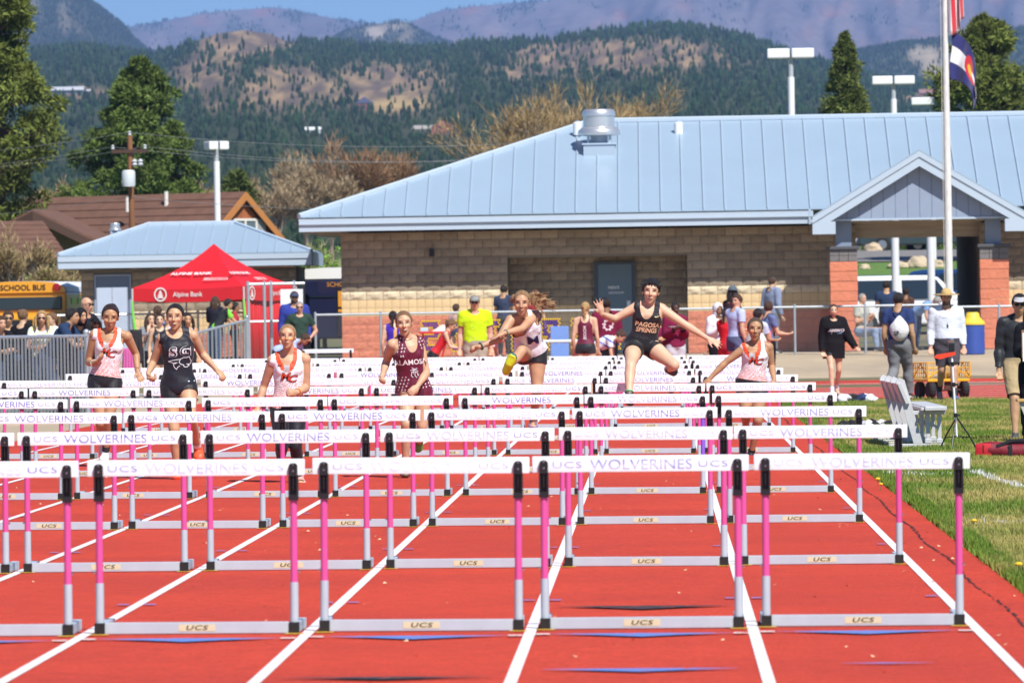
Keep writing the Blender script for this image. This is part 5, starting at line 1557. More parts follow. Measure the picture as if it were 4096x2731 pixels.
# ================================================================== PARKING LOT AND ROAD BEHIND
sheet("parking_lot", [-30, -14, -8, 0, 8, 14, 30, 50], frange(190.5, 236, 4), 0.004, M_road, kind="structure")
sheet("verge_lawn", [-30, -14, -8, 0, 8, 14, 30, 50], frange(237, 262, 3), 0.008, mat("verge grass", (0.10, 0.19, 0.03), 0.95, var=0.25, vscale=2), kind="structure")
sheet("road", [-60, -30, -14, 0, 14, 30, 60], frange(263, 296, 3), 0.012, mat("road asphalt", (0.20, 0.19, 0.18), 0.9, var=0.1), kind="structure")
def boulder(u, v, Y, wpx, hpx, seed, label):
    p = pix(u, v, Y); s = Y / (FPX/KD); rg = random.Random(seed)
    o = empty("boulder", (p.x, Y, gz(p.x, Y)), label=label, cat="boulder", group="pale boulders lining the verge")
    bm = bmesh.new(); bmesh.ops.create_icosphere(bm, subdivisions=3, radius=1)
    for q in bm.verts:
        n = mnoise.noise(q.co * 1.6 + Vector((seed, 0, 0))); q.co *= 1 + 0.3*n
        q.co = Vector((q.co.x*wpx*s/2, q.co.y*wpx*s/2.4, q.co.z*hpx*s*0.6 + hpx*s*0.3))
    me = bpy.data.meshes.new("boulder"); bm.to_mesh(me); bm.free(); me.materials.append(mat("pale sandstone", (0.50, 0.40, 0.28), 0.9, var=0.2, vscale=3, bump=0.6))
    link("stone", me, o)
for k, (u, w, h, lb) in enumerate(((1985, 30, 13, "flat pale boulder seen beside the entry's left pillar"), (2064, 52, 18, "long pale boulder above the white car's roof"), (2110, 50, 32, "tall rounded pale boulder between the rear columns"), (2150, 40, 22, "pale boulder just left of the flagpole"), (2005, 40, 26, "tan boulder on the far side of the road beyond the entry"))):
    boulder(u, 636 if k < 4 else 560, 256 if k < 4 else 300, w, h, 3 + k, lb)

M_tyre = mat("tyre rubber", (0.015, 0.015, 0.016), 0.85)
M_rim = mat("alloy rim", (0.5, 0.5, 0.52), 0.3, metal=0.9)
M_cglass = mat("car glass", (0.02, 0.03, 0.04), 0.04, spec=0.8)
def car(x, Y, yaw, paint, label, kind="suv", H=1.7, L=4.6):
    o = empty("parked_car", (x, Y, gz(x, Y)), rotz=yaw, label=label, cat="car", group="cars parked beyond the gabled entry")
    mp = mat("car paint %.3f %.3f" % (paint[0], paint[2]), paint, 0.3, coat=0.6)
    k = H/1.7
    low = [(-L/2, .35), (-L/2 - .04, .62), (-L/2 + .05, .98*k), (L/2 - .25, .98*k), (L/2 + .02, .80*k), (L/2 + .03, .40), (L/2 - .1, .3)]
    mb = MB(); mb.prism([(a, -.88, b) for a, b in low], (0, 1.76, 0))
    body = mb.build("body", mp, o); bv = body.modifiers.new("round", 'BEVEL'); bv.width = .07; bv.segments = 3
    if kind == "suv": cab = [(-L/2 + .12, .985*k), (-L/2 + .30, H - .06), (-L/2 + .7, H), (L/2 - 2.0, H), (L/2 - 1.75, H - .06), (L/2 - 1.05, .985*k)]
    elif kind == "pickup": cab = [(-.55, .985*k), (-.45, H - .05), (-.25, H), (L/2 - 2.0, H), (L/2 - 1.8, H - .05), (L/2 - 1.15, .985*k)]
    else: cab = [(-L/2 + .35, .985*k), (-L/2 + 1.0, H - .05), (-L/2 + 1.4, H), (L/2 - 2.0, H), (L/2 - 1.75, H - .05), (L/2 - 1.0, .985*k)]
    mb = MB(); n = len(cab)
    V = [(a, -.84 + (b - .98*k)*.22, b) for a, b in cab] + [(a, .84 - (b - .98*k)*.22, b) for a, b in cab]
    mb.add(V, [tuple(range(n - 1, -1, -1)), tuple(range(n, 2*n))] + [(i, (i+1) % n, n + (i+1) % n, n + i) for i in range(n)])
    c = mb.build("cabin", mp, o); bv = c.modifiers.new("round", 'BEVEL'); bv.width = .05; bv.segments = 2
    a0, a1 = cab[0][0] + .28, cab[-1][0] - .35; t0, t1 = cab[1][0] + .22, cab[-2][0] - .05
    mid = (a0 + a1)/2
    for q0, q1, w0, w1 in ((a0, mid - .05, t0, mid - .05), (mid + .05, a1, mid + .05, t1)):
        for s in (-1, 1):
            y0 = s*(.845 - .04*.22); y1 = s*(.845 - (H - .15 - .98*k)*.22)
            mb = MB(); mb.prism([(q0, y0, 1.03*k), (q1, y0, 1.03*k), (w1, y1, H - .13), (w0, y1, H - .13)], (0, s*.012, 0)); mb.build("window", M_cglass, o)
    mb = MB(); e = Vector((cab[-1][0] - cab[-2][0], 0, cab[-1][1] - cab[-2][1])); A = Vector((cab[-2][0], 0, cab[-2][1]))
    p0 = A + e*.1; p1 = A + e*.92; off = Vector((.02, 0, .015))
    mb.add([p0 + off + Vector((0, -.62, 0)), p0 + off + Vector((0, .62, 0)), p1 + off + Vector((0, .72, 0)), p1 + off + Vector((0, -.72, 0))], [(0, 1, 2, 3)]); mb.build("windscreen", M_cglass, o)
    for xx in (-L/2 + .85, L/2 - .95):
        for s in (-1, 1):
            w = MB(); w.lathe([(.2, -.1), (.32, -.1), (.35, -.05), (.35, .05), (.32, .1), (.2, .1)], 16, (xx, s*.80, .35), axis='y'); w = w.build("wheel", M_tyre, o)
            r = MB(); r.lathe([(0, -.112), (.19, -.106), (.2, -.09), (.2, .09), (.19, .106), (0, .112)], 12, (xx, s*.80, .35), axis='y'); r.build("rim", M_rim, w)
    for s in (-1, 1):
        mb = MB(); mb.bevbox((L/2 - .05, s*.62 - .16, .62*k), (L/2 + .045, s*.62 + .16, .76*k), .03); mb.build("headlight", mat("headlight glass", (.75, .77, .8), .1), o)
        mb = MB(); mb.bevbox((-L/2 - .06, s*.70 - .1, .66*k), (-L/2 + .06, s*.70 + .1, .92*k), .02); mb.build("tail_light", mat("tail light", (.35, .01, .01), .2), o)
    return o
def carat(u, Y, *a, **k): car(pix(u, 660, Y).x, Y, *a, **k)
carat(2098, 206, 0.12, (0.80, 0.81, 0.83), "white car parked beyond the gabled entry, before the boulders", H=1.72, L=4.7)
carat(1968, 213, 2.9, (0.012, 0.035, 0.16), "deep blue car parked beside the white one beyond the entry", kind="sedan", H=1.55)
carat(2205, 219, -0.5, (0.02, 0.06, 0.20), "blue car half hidden by the flagpole and the entry's right side", kind="sedan", H=1.5)
carat(2125, 301, 3.1, (0.03, 0.05, 0.055), "dark pickup parked far up across the road", kind="pickup", H=1.8, L=5.4)
carat(2010, 303, 0.05, (0.35, 0.37, 0.42), "grey pickup parked far up the road behind the left rear column", kind="pickup", H=1.75, L=5.4)

# ================================================================== CHAIN LINK FENCES
M_galv = mat("galvanised fence steel", (0.42, 0.46, 0.50), 0.42, metal=0.5, var=0.12, vscale=4)
M_wire = mat("dull fence wire", (0.12, 0.125, 0.13), 0.5, metal=0.4)
def chain_fence(P0, P1, posts, ht, name, label, wire=True, top=True, mid=None, r=0.026, cell=0.065, z0=None):
    """P0, P1: ground points; posts: fractions along the run"""
    P0 = Vector(P0); P1 = Vector(P1); d = P1 - P0; L = Vector((d.x, d.y, 0)).length; e = d / L
    o = empty(name, P0, label=label, cat="fence")
    up = Vector((0, 0, 1))
    for t in posts:
        q = e*L*t; mb = MB(); mb.tube([q - up*.1, q + up*(ht + .03)], r*1.15, 10); mb.lathe([(r*1.4, ht + .03), (r*1.3, ht + .05), (0, ht + .075)], 10, q); mb.build("post", M_galv, o, smooth=True)
    if top: mb = MB(); mb.tube([up*ht, e*L + up*ht], r, 8); mb.build("top_rail", M_galv, o, smooth=True)
    if mid: mb = MB(); mb.tube([up*mid, e*L + up*mid], r*.8, 8); mb.build("middle_rail", M_galv, o, smooth=True)
    if wire:
        mb = MB(); h = ht - .02; n = int((L + h)/cell); zb = .04
        for s in (1, -1):
            for k in range(-int(h/cell) - 1, int(L/cell) + 1):
                a = k*cell
                # strand climbing at 45 degrees, clipped to the panel
                t0, t1 = max(0, -a), min(h - zb, L - a)
                if t1 <= t0: continue
                if s > 0: p, q = e*(a + t0) + up*(zb + t0), e*(a + t1) + up*(zb + t1)
                else: p, q = e*(a + t0) + up*(h - t0), e*(a + t1) + up*(h - t1)
                mb.tube([p, q], 0.0019, 3, caps=False)
        mb.build("wire_mesh", M_wire, o, fix=False, kind="stuff")
    return o
FY = 168.0
def fp(u, Y): 
    x = wx(u, Y); return Vector((x, Y, gz(x, Y)))
fr = lambda us, u0, u1: [(wx(u, FY) - wx(u0, FY))/(wx(u1, FY) - wx(u0, FY)) for u in us]
ftop = pix(1830, 705, FY).z - gz(wx(1830, FY), FY)
chain_fence(fp(724, FY), fp(2158, FY), fr([724, 874, 1192, 1510, 1825, 1987, 2158], 724, 2158), ftop, "chain_link_fence", "low galvanised chain link fence running in front of the long building")
p = fp(2158, FY); q = fp(2420, FY)
chain_fence(q, p + Vector((.12, 0, 0)), [0, .5, 1], ftop - .06, "chain_link_fence", "end stretch of low chain link fence right of the flagpole", cell=.08)
# tall gate beside the tent
p0 = fp(568, 167.0); p1 = fp(700, 167.4)
chain_fence(p0, p1, [0.02, 0.30, 0.415, 0.82], pix(625, 652, 167).z - p0.z, "chain_link_gate", "tall chain link gate with doubled posts beside the red tent", mid=pix(625, 738, 167).z - p0.z, r=.034, cell=.08)
# higher fence behind the spectators
p0 = fp(120, 172.0); p1 = fp(565, 173.0)
chain_fence(p0, p1, [0, .25, .5, .75, 1], pix(300, 712, 172).z - p0.z - .1, "chain_link_fence", "chain link fence behind the spectators on the left, running past the tent", cell=.09)

def picket_rail(P0, P1, ht, pitch, label, end_post=None, wire=True, drop=.1):
    P0 = Vector(P0); P1 = Vector(P1); d = P1 - P0; L = d.length; e = d/L; up = Vector((0, 0, 1)); nn = Vector((e.y, -e.x, 0))
    if nn.y > 0: nn = -nn
    o = empty("picket_barrier", P0, label=label, cat="barrier", group="galvanised picket barriers along the track")
    mb = MB(); mb.tube([up*ht, e*L + up*ht], .030, 10); mb.build("top_rail", M_galv, o, smooth=True)
    mb = MB(); mb.tube([up*.12, e*L + up*.12], .022, 8); mb.build("bottom_rail", M_galv, o, smooth=True)
    n = int(L/pitch); mpk = mat("grey picket", (0.25, 0.29, 0.31), 0.5, metal=0.3, var=.08)
    rg = random.Random(3)
    for k in range(n):
        c = e*(k + .5)*pitch + nn*.028; w = .026; j = rg.uniform(-.008, .008)
        b = [c - e*w + up*.06, c + e*w + up*.06, c + e*(w + j) + up*(ht - .05), c + e*(w*.55 + j) + up*(ht - .005), c + e*(j - w*.55) + up*(ht - .005), c + e*(j - w) + up*(ht - .05)]
        mb = MB(); mb.prism(b, nn*.012); mb.build("picket", mpk, o)
    for t in (0, 1): q = e*L*t; mb = MB(); mb.tube([q - up*drop*(1 if t else .3), q + up*(ht + .05)], .042, 10); mb.ball(q + up*(ht + .06), .05, 10, 6); mb.build("post", M_galv, o, smooth=True)
    if wire:
        mb = MB(); cell = .075; h = ht - .05
        for s in (1, -1):
            for k in range(-int(h/cell) - 1, int(L/cell) + 1):
                a = k*cell; t0, t1 = max(0, -a), min(h - .08, L - a)
                if t1 <= t0: continue
                if s > 0: p_, q_ = e*(a + t0) + up*(.08 + t0), e*(a + t1) + up*(.08 + t1)
                else: p_, q_ = e*(a + t0) + up*(h - t0), e*(a + t1) + up*(h - t1)
                mb.tube([p_ - nn*.03, q_ - nn*.03], .0020, 3, caps=False)
        mb.build("wire_mesh", M_wire, o, fix=False, kind="stuff")
def gpt(u, Y): x = wx(u, Y); return Vector((x, Y, gz(x, Y)))
A = gpt(-60, 105.5); B = gpt(197, 109.6)
picket_rail(A, B, pix(197, 772, 109.6).z - B.z, .137, "picket barrier the seated spectators lean on at the side of the track")
A = gpt(204, 110.2); B = gpt(345, 130); 
picket_rail(A, B, pix(204, 775, 110.2).z - A.z, 2.4, "picket barrier stretch half hidden behind the leading runners", wire=False)
A = pix(343, 792, 150.0) - Vector((0, 0, 1.0)); B = pix(567, 735, 152.5) - Vector((0, 0, 1.0))
picket_rail(A, B, 1.0, .137, "picket barrier climbing the ramp to the red tent", drop=.65)

def draped(u0, u1, v0, v1, Y, name, label, cat, material, folds):
    """cloth hung over a barrier: a folded sheet with thickness"""
    a = pix(u0, v0, Y); b = pix(u1, v1, Y); W = b.x - a.x; H = a.z - b.z; V = []; F = []; nx, nz = 28, 12
    for j in range(nz + 1):
        for i in range(nx + 1):
            s, t = i/nx, j/nz; V.append((W*(s - .5)*(1 + .12*t), -.03 - .05*t*abs(math.sin(s*folds*math.pi)) - .02*math.sin(s*5), H*(1 - t) + .012*math.sin(s*9)*(t > .9)))
    for j in range(nz):
        for i in range(nx): q = j*(nx+1) + i; F.append((q, q+1, q+nx+2, q+nx+1))
    me = np_mesh(name, V, F, material, smooth=True); o = link(name, me, None, ((a.x + b.x)/2, Y, b.z), label=label, cat=cat); o.modifiers.new("thick", 'SOLIDIFY').thickness = .012
draped(283, 307, 800, 850, 116.0, "pink_jacket", "pink cloth hung over the barrier behind the leading MC runner", "cloth", mat("pink cotton", (.50, .10, .30), .85, bump=.4), 4)
draped(300, 327, 757, 835, 119.5, "black_jacket", "black jacket hung on the barrier between the two leading runners", "jacket", mat("black cotton", (.014, .014, .018), .85, bump=.4), 3)
def pale_screen():
    a = pix(222, 661, 177); b = pix(292, 661, 177); o = empty("folding_screen", ((a.x + b.x)/2, 177, gz(a.x, 177)), label="pale blue panel screen standing under the stand's slate door", cat="screen")
    W = b.x - a.x; H = a.z - gz(a.x, 177); m_ = mat("pale blue panel", (.42, .50, .62), .6, var=.06)
    for k in range(2): mb = MB(); mb.bevbox((-W/2 + k*W/2 + .01, 0, .05), (k*W/2 - .01, .03, H), .006); mb.build("panel", m_, o)
    for x in (-W/2, 0, W/2): mb = MB(); mb.tube([(x, .015, 0), (x, .015, H)], .018, 6); mb.build("post", M_galv, o)
pale_screen()
p = pix(670, 684, 166.6); o_ = empty("notice_board", tuple(p), label="white notice board wired to the tall gate behind the man in blue", cat="sign")
mb = MB(); mb.bevbox((-.26, -.01, -.20), (.26, .01, .20), .004); mb.build("panel", mat("white notice panel", (.72, .74, .76), .5), o_)

# ================================================================== CUP LETTERS IN THE FENCE
GL = {"P": ["1111", "1..1", "1..1", "1111", "1...", "1...", "1..."], "I": ["1111", ".11.", ".11.", ".11.", ".11.", ".11.", "1111"], "R": ["1111", "1..1", "1..1", "1111", "1.1.", "1..1", "1..1"],
      "A": [".11.", "1..1", "1..1", "1111", "1..1", "1..1", "1..1"], "T": ["1111", ".11.", ".11.", ".11.", ".11.", ".11.", ".11."], "E": ["1111", "1...", "1...", "111.", "1...", "1...", "1111"], "S": ["1111", "1...", "1...", "1111", "...1", "...1", "1111"]}
M_cupp = mat("purple plastic cup", (0.075, 0.018, 0.30), 0.45); M_cupy = mat("yellow plastic cup", (0.72, 0.44, 0.03), 0.45)
def cup_letter(ch, u0, u1, v0, v1):
    a = pix(u0, v0, FY - .03); b = pix(u1, v1, FY - .03); g = GL[ch]
    o = empty("cup_letter", (a.x, FY - .03, b.z), label="letter %s of purple cups edged with yellow cups, pushed into the fence" % ch, cat="letter", group="cup letters in the chain link fence")
    W = b.x - a.x; H = a.z - b.z; nx, ny = 11, 17
    # sample the mirrored glyph: the word faces the spectators beyond
    def on_(i, j):
        cx = (i - 1.5)/(nx - 4); cy = (j - 1.5)/(ny - 4)
        if not (0 <= cx <= .999 and 0 <= cy <= .999): return False
        row = g[int(cy*7)][::-1]; return row[int(cx*4)] == "1"
    cups = {M_cupp: MB(), M_cupy: MB()}
    for j in range(ny):
        for i in range(nx):
            m_ = None
            if on_(i, j): m_ = M_cupp
            elif any(on_(i + p, j + q) for p in (-1, 0, 1) for q in (-1, 0, 1)): m_ = M_cupy
            if m_ is None: continue
            x = W*(i + (.5 if j % 2 else 0))/nx; z = H*(1 - j/(ny - 1.0))
            cups[m_].lathe([(0, -.05), (W/nx*.40, -.048), (W/nx*.55, .03)], 6, (x, 0, z), axis='y')
    for m_, nm in ((M_cupp, "purple_cups"), (M_cupy, "yellow_cups")): cups[m_].build(nm, m_, o, fix=False, kind="stuff")
uu = 962
for ch in "SETARIP":
    vv = -.0165*(uu - 966); cup_letter(ch, uu, uu + 56, 733 + vv, 812 + vv); uu += 69

# ================================================================== THINGS BY THE FENCE AND ON THE INFIELD
def base(u, v, Y): x = pix(u, v, Y).x; return (x, Y, gz(x, Y))
def field_table():
    o = empty("field_table", base(1000, 770, 150), label="red topped field table with papers before the first cup letter", cat="table")
    zt = pix(1000, 766, 150).z - o.location.z; red = mat("red table plastic", (0.60, 0.03, 0.03), 0.5)
    mb = MB(); mb.bevbox((-.32, -.3, zt), (.32, .3, zt + .045), .01); mb.build("tabletop", red, o)
    for s in (-1, 1):
        for t in (-1, 1): mb = MB(); mb.tube([(s*.26, t*.22, zt), (s*.1 - .1, t*.26, 0)], .014, 6); mb.build("leg", red, o)
    p = empty("paper_stack", Vector(o.location) + Vector((.05, 0, zt + .046)), label="white papers under a yellow weight on the red field table", cat="papers")
    mb = MB(); mb.prism([(-.12, -.14, 0), (.16, -.14, 0), (.16, -.14, .13), (.10, -.14, .14)], (0, .2, 0)); mb.build("sheets", mat("white paper", (.8, .8, .78), .7), p)
    mb = MB(); mb.bevbox((.18, -.14, 0), (.26, .02, .06), .01); mb.build("weight", M_cupy, p)
    p = empty("water_pack", Vector(o.location) + Vector((-.25, 0, zt + .046)), label="pale blue pack of cups on the red field table", cat="pack")
    mb = MB(); mb.bevbox((-.06, -.06, 0), (.10, .06, .08), .012); mb.build("pack", mat("pale blue plastic", (.45, .68, .75), .4), p)
field_table()
def blue_pad():
    o = empty("blue_pad", base(1286, 813, 166.5), label="pale blue folding pad stood against the fence below the cup letters", cat="pad")
    H = pix(1286, 749, 166.5).z - o.location.z; mb = MB()
    mb.bevbox((-.21, -.03, H*.02), (.21, .03, H*.49), .012); mb.build("lower_panel", mat("sky blue vinyl", (.16, .27, .62), .5, var=.1), o)
    mb = MB(); mb.bevbox((-.21, -.032, H*.50), (.21, .028, H), .012); mb.build("upper_panel", mat("sky blue vinyl", (.16, .27, .62), .5), o)
blue_pad()
def white_rail():
    o = empty("crossbar_stand", base(1288, 800, 156), label="white horizontal bar on two thin stands in front of the pale blue pad", cat="bar")
    z = pix(1288, 783, 156).z - o.location.z
    mb = MB(); mb.tube([(-.42, 0, z), (.36, 0, z)], .028, 8); mb.build("bar", M_white, o, smooth=True)
    for x in (-.38, .32): mb = MB(); mb.tube([(x, 0, 0), (x, 0, z - .03)], .014, 6); mb.build("stand", M_dktrim, o)
white_rail()
def trash_bin():
    o = empty("trash_bin", base(2235, 800, 165), label="blue barrel bin with a yellow lid against the chain link fence", cat="bin")
    H = pix(2235, 717, 165).z - o.location.z; r = .27
    mb = MB(); mb.lathe([(r*.9, 0), (r, .02), (r*1.02, H*.25), (r, H*.3), (r*1.02, H*.5), (r, H*.55), (r, H*.70), (r*.95, H*.71)], 20); mb.build("barrel", mat("blue barrel", (.035, .075, .32), .5, var=.1), o, smooth=True)
    mb = MB(); mb.lathe([(r*1.06, H*.705), (r*1.06, H*.75), (r*.9, H*.80), (r*.62, H*.88), (r*.55, H*.97), (r*.45, H), (0, H)], 20); mb.build("lid", mat("yellow lid", (.80, .55, .05), .5), o, smooth=True)
trash_bin()
def wagon():
    o = empty("garden_wagon", base(2170, 900, 122.5), rotz=.30, label="yellow mesh sided wagon standing on the curve behind the straw hatted man", cat="wagon")
    y = mat("yellow wagon paint", (.78, .42, .015), .45, var=.08); s = 1.0
    mb = MB(); mb.bevbox((-.38, -.22, .30), (.38, .5, .345), .01); mb.build("deck", y, o)
    for a, b, nm in (((-.38, -.22), (.38, -.22), "side"), ((-.38, .5), (.38, .5), "side"), ((-.38, -.22), (-.38, .5), "end"), ((.38, -.22), (.38, .5), "end")):
        mb = MB(); A_ = Vector((a[0], a[1], 0)); B_ = Vector((b[0], b[1], 0)); up = Vector((0, 0, 1))
        mb.tube([A_ + up*.36, A_ + up*.62, B_ + up*.62, B_ + up*.36], .016, 6); n = 7
        for k in range(1, n): q = A_.lerp(B_, k/n); mb.tube([q + up*.35, q + up*.62], .008, 4)
        mb.tube([A_ + up*.45, B_ + up*.45], .007, 4); mb.tube([A_ + up*.53, B_ + up*.53], .007, 4)
        if nm == "end" or a[1] < 0: mb.tube([A_ + up*.36, A_.lerp(B_, .5) + up*.61, B_ + up*.36], .013, 5)
        mb.build(nm, y, o)
    for x in (-.30, .30):
        for yy in (-.14, .42):
            w = MB(); w.lathe([(.06, -.05), (.135, -.055), (.155, -.03), (.155, .03), (.135, .055), (.06, .05)], 16, (x, yy, .155), axis='x'); w = w.build("wheel", M_tyre, o)
            r_ = MB(); r_.lathe([(0, -.04), (.062, -.04), (.062, .04), (0, .04)], 10, (x, yy, .155), axis='x'); r_.build("hub", mat("grey hub", (.4, .4, .38), .5), w)
    for yy in (-.14, .42): mb = MB(); mb.tube([(-.28, yy, .155), (.28, yy, .155)], .014, 6); mb.box((-.05, yy - .02, .16), (.05, yy + .02, .299)); mb.build("axle", M_dktrim, o)
    b = empty("equipment_sack", Vector(o.location) + Vector((.08, .1, .346)), label="tan canvas sack lying in the yellow wagon", cat="sack")
    mb = MB(); mb.ball((0, 0, .12), (.2, .16, .15), 12, 8); mb.ball((.12, .03, .17), (.1, .1, .1), 10, 6); mb.build("canvas", mat("tan canvas", (.38, .29, .14), .9, bump=.6), b, smooth=True)
wagon()
def team_bench():
    x, y, z = base(2110, 1020, 79.0)
    o = empty("team_bench", (x, y, z), rotz=0.014, label="bare aluminium team bench with slanted back posts on the infield turf", cat="bench")
    al = mat("brushed aluminium", (.60, .61, .62), .5, metal=.25, var=.1, vscale=6, stretch=(6, .5, 6)); Lb = 4.3
    for k in range(4):
        yy = .1 + k*Lb/3.25
        fr_ = empty("frame", (0, 0, 0)); fr_.parent = o
        mb = MB(); mb.bevbox((-.32, yy - .03, 0), (.30, yy + .03, .06), .006); mb.build("foot_bar", al, fr_)
        mb = MB(); mb.prism([(-.05, yy - .032, .062), (.05, yy - .032, .062), (-.14, yy - .032, .76), (-.20, yy - .032, .79), (-.235, yy - .032, .74)], (0, .064, 0)); mb.build("back_post", al, fr_)
        for xx in (.05 + .06, .235): mb = MB(); mb.bevbox((xx - .022, yy - .028, .062), (xx + .022, yy + .028, .375), .005); mb.bevbox((xx - .035, yy - .035, .062), (xx + .035, yy + .035, .11), .005); mb.build("leg", al, fr_)
        mb = MB(); mb.bevbox((-.08, yy - .024, .376), (.30, yy + .024, .42), .005); mb.build("seat_bearer", al, fr_)
        mb = MB(); mb.tube([(.11, yy, .30), (.235, yy, .22)], .015, 6); mb.build("brace", al, fr_)
    mb = MB(); mb.bevbox((.07, -.12, .422), (.31, Lb, .468), .008); mb.build("seat_plank", al, o)
    mb = MB(); mb.bevbox((.03, -.06, .422), (.064, Lb, .455), .005); mb.build("seat_edge", al, o)
    for z0, z1, xo in ((.50, .72, -.185),):
        mb = MB(); c = Vector((-.165, 0, z0)); d = Vector((-.10, 0, z1 - z0)); mb.prism([(c.x + .035, .02, z0), (c.x + .075, .02, z0), (c.x - .015, .02, z1), (c.x - .055, .02, z1)], (0, Lb - .1, 0)); mb.build("back_plank", al, o)
team_bench()
def wind_gauge():
    x, y, z = base(2198, 1030, 77.5)
    o = empty("wind_gauge", (x, y, z), label="white tripod stand with a red vane and black meter beside the bench", cat="gauge")
    mb = MB(); mb.tube([(0, 0, .16), (-.04, 0, 1.06)], .012, 8); mb.build("mast", M_white, o)
    for an in (0.3, 2.5, 4.4):
        mb = MB(); c, s = math.cos(an), math.sin(an); mb.tube([(0, 0, .37), (c*.13, s*.13, .19), (c*.24, s*.24, 0)], [.010, .009, .009], 6); mb.tube([(0, 0, .17), (c*.15, s*.15, .15)], .006, 5); mb.build("leg", M_plastic, o)
    for zz in (.37, .70, .92): mb = MB(); mb.lathe([(.013, zz), (.022, zz + .005), (.022, zz + .04), (.013, zz + .045)], 10, (-.04*(zz - .16)/.9, 0, 0)); mb.box((.01 - .035*(zz-.16)/.9, -.01, zz + .01), (.045 - .04*(zz-.16)/.9, .01, zz + .03)); mb.build("collar", M_plastic, o)
    mb = MB(); mb.bevbox((-.075, -.03, 1.07), (-.008, .03, 1.17), .008); mb.build("meter", M_plastic, o)
    mb = MB(); mb.lathe([(0, 1.171), (.03, 1.172), (.034, 1.2), (.02, 1.215), (0, 1.217)], 12, (-.042, 0, 0)); mb.build("sensor", M_rim, o)
    mb = MB(); mb.prism([(-.005, -.034, 1.075), (.0, -.034, 1.04), (-.17, -.034, .995), (-.235, -.034, 1.015), (-.21, -.034, 1.045)], (0, .012, 0)); mb.build("vane", mat("orange red vane", (.80, .06, .02), .45), o)
wind_gauge()
def duffel():
    x, y, z = base(2302, 1045, 73.5)
    o = empty("duffel_bag", (x, y, z), rotz=-.12, label="red and black duffel bag lying on the turf by the tripod", cat="bag")
    red = mat("red nylon", (.52, .012, .02), .55, bump=.5, bscale=9); blk = mat("black nylon", (.012, .012, .014), .6, bump=.5, bscale=9)
    pts = [(-.22 + .52*t*1.4, 0, .085 + .012*math.sin(t*9)) for t in np.linspace(0, 1, 9)]
    mb = MB(); mb.tube(pts, [.082, .088, .085, .09, .095, .092, .088, .086, .08], 14); mb.build("body", mat("dark red nylon", (.20, .008, .02), .6, bump=.6, bscale=8), o, smooth=True)
    mb = MB(); mb.bevbox((-.27, -.085, .005), (-.10, .09, .165), .03); mb.build("end_pocket", red, o, smooth=True)
    mb = MB(); mb.tube([(-.05, -.07, .13), (.1, -.05, .185), (.3, -.05, .19), (.5, -.06, .15)], .020, 6); mb.build("handle", blk, o, smooth=True)
    mb = MB(); mb.box((.07, -.094, .02), (.11, -.088, .15)); mb.box((.36, -.102, .02), (.40, -.094, .15)); mb.build("strap", blk, o)
    mb = MB(); mb.box((-.192, -.0875, .07), (-.180, -.0855, .15)); mb.build("zipper", blk, o)
    mb = MB(); text_flat(mb, "Y", (.26, -.105, .10), (1, 0, 0), (0, 0, 1), .04, bold=.02); mb.build("emblem", M_white, o, fix=False)
duffel()
def cloth_heap(u, v, Y, w, h, cols, label, seed, shoes=()):
    x, y, z = base(u, v, Y); o = empty("clothing_pile", (x, y, z), label=label, cat="clothes", group="clothes dropped beside the track")
    rg = random.Random(seed)
    for k, c in enumerate(cols):
        bm = bmesh.new(); bmesh.ops.create_icosphere(bm, subdivisions=3, radius=1); off = rg.uniform(-.5, .5)*w if len(cols) > 1 else 0
        off = -w*.5 + w*(k + .5)/len(cols)
        for q in bm.verts:
            n = mnoise.fractal(q.co*1.5 + Vector((seed*3.1 + k*7, 0, 0)), 1, 2, 3); q.co *= 1 + .42*n
            q.co = Vector((off + q.co.x*w*.33, q.co.y*.16, max(0.0, q.co.z*h*.62 + h*.32)))
        me = bpy.data.meshes.new("cloth"); bm.to_mesh(me); bm.free(); me.materials.append(mat("dropped cloth %.2f %.2f" % (c[0], c[2]), c, .85, bump=.5, bscale=14)); me.polygons.foreach_set("use_smooth", [True]*len(me.polygons))
        link("garment", me, o)
K_ = (.012, .012, .014); W_ = (.72, .72, .74); N_ = (.02, .035, .12)
cloth_heap(1968, 912, 118, .48, .16, [W_, K_, N_, W_], "dark jacket heaped on white cloth at the edge of the curve", 2)
cloth_heap(1958, 976, 93.5, .32, .10, [K_, K_, N_], "black bag and jacket lying on the turf beside the lanes", 5)
cloth_heap(2016, 976, 93.0, .30, .12, [W_, K_, W_, K_], "black and white shoes heaped with clothes on the turf", 9)
def side_bench():
    x, y, z = base(2362, 930, 79); o = empty("field_stool", (x, y, z), label="wooden topped stool with grey side panel at the photo's edge, beside the coach", cat="stool")
    zt = pix(2352, 922, 79).z - z
    mb = MB(); mb.bevbox((-.13, -.2, zt), (.6, .2, zt + .03), .006); mb.build("top", mat("varnished plank", (.55, .33, .10), .5), o)
    mb = MB(); mb.prism([(-.11, -.16, zt - .002), (.5, -.16, zt - .002), (.5, -.16, .1), (.05, -.16, .1)], (0, .02, 0)); mb.build("side_panel", mat("grey panel", (.50, .50, .47), .5), o)
    mb = MB(); mb.box((.0, -.15, 0), (.05, -.1, .12)); mb.build("leg", mat("grey panel", (.50, .50, .47), .5), o)
side_bench()
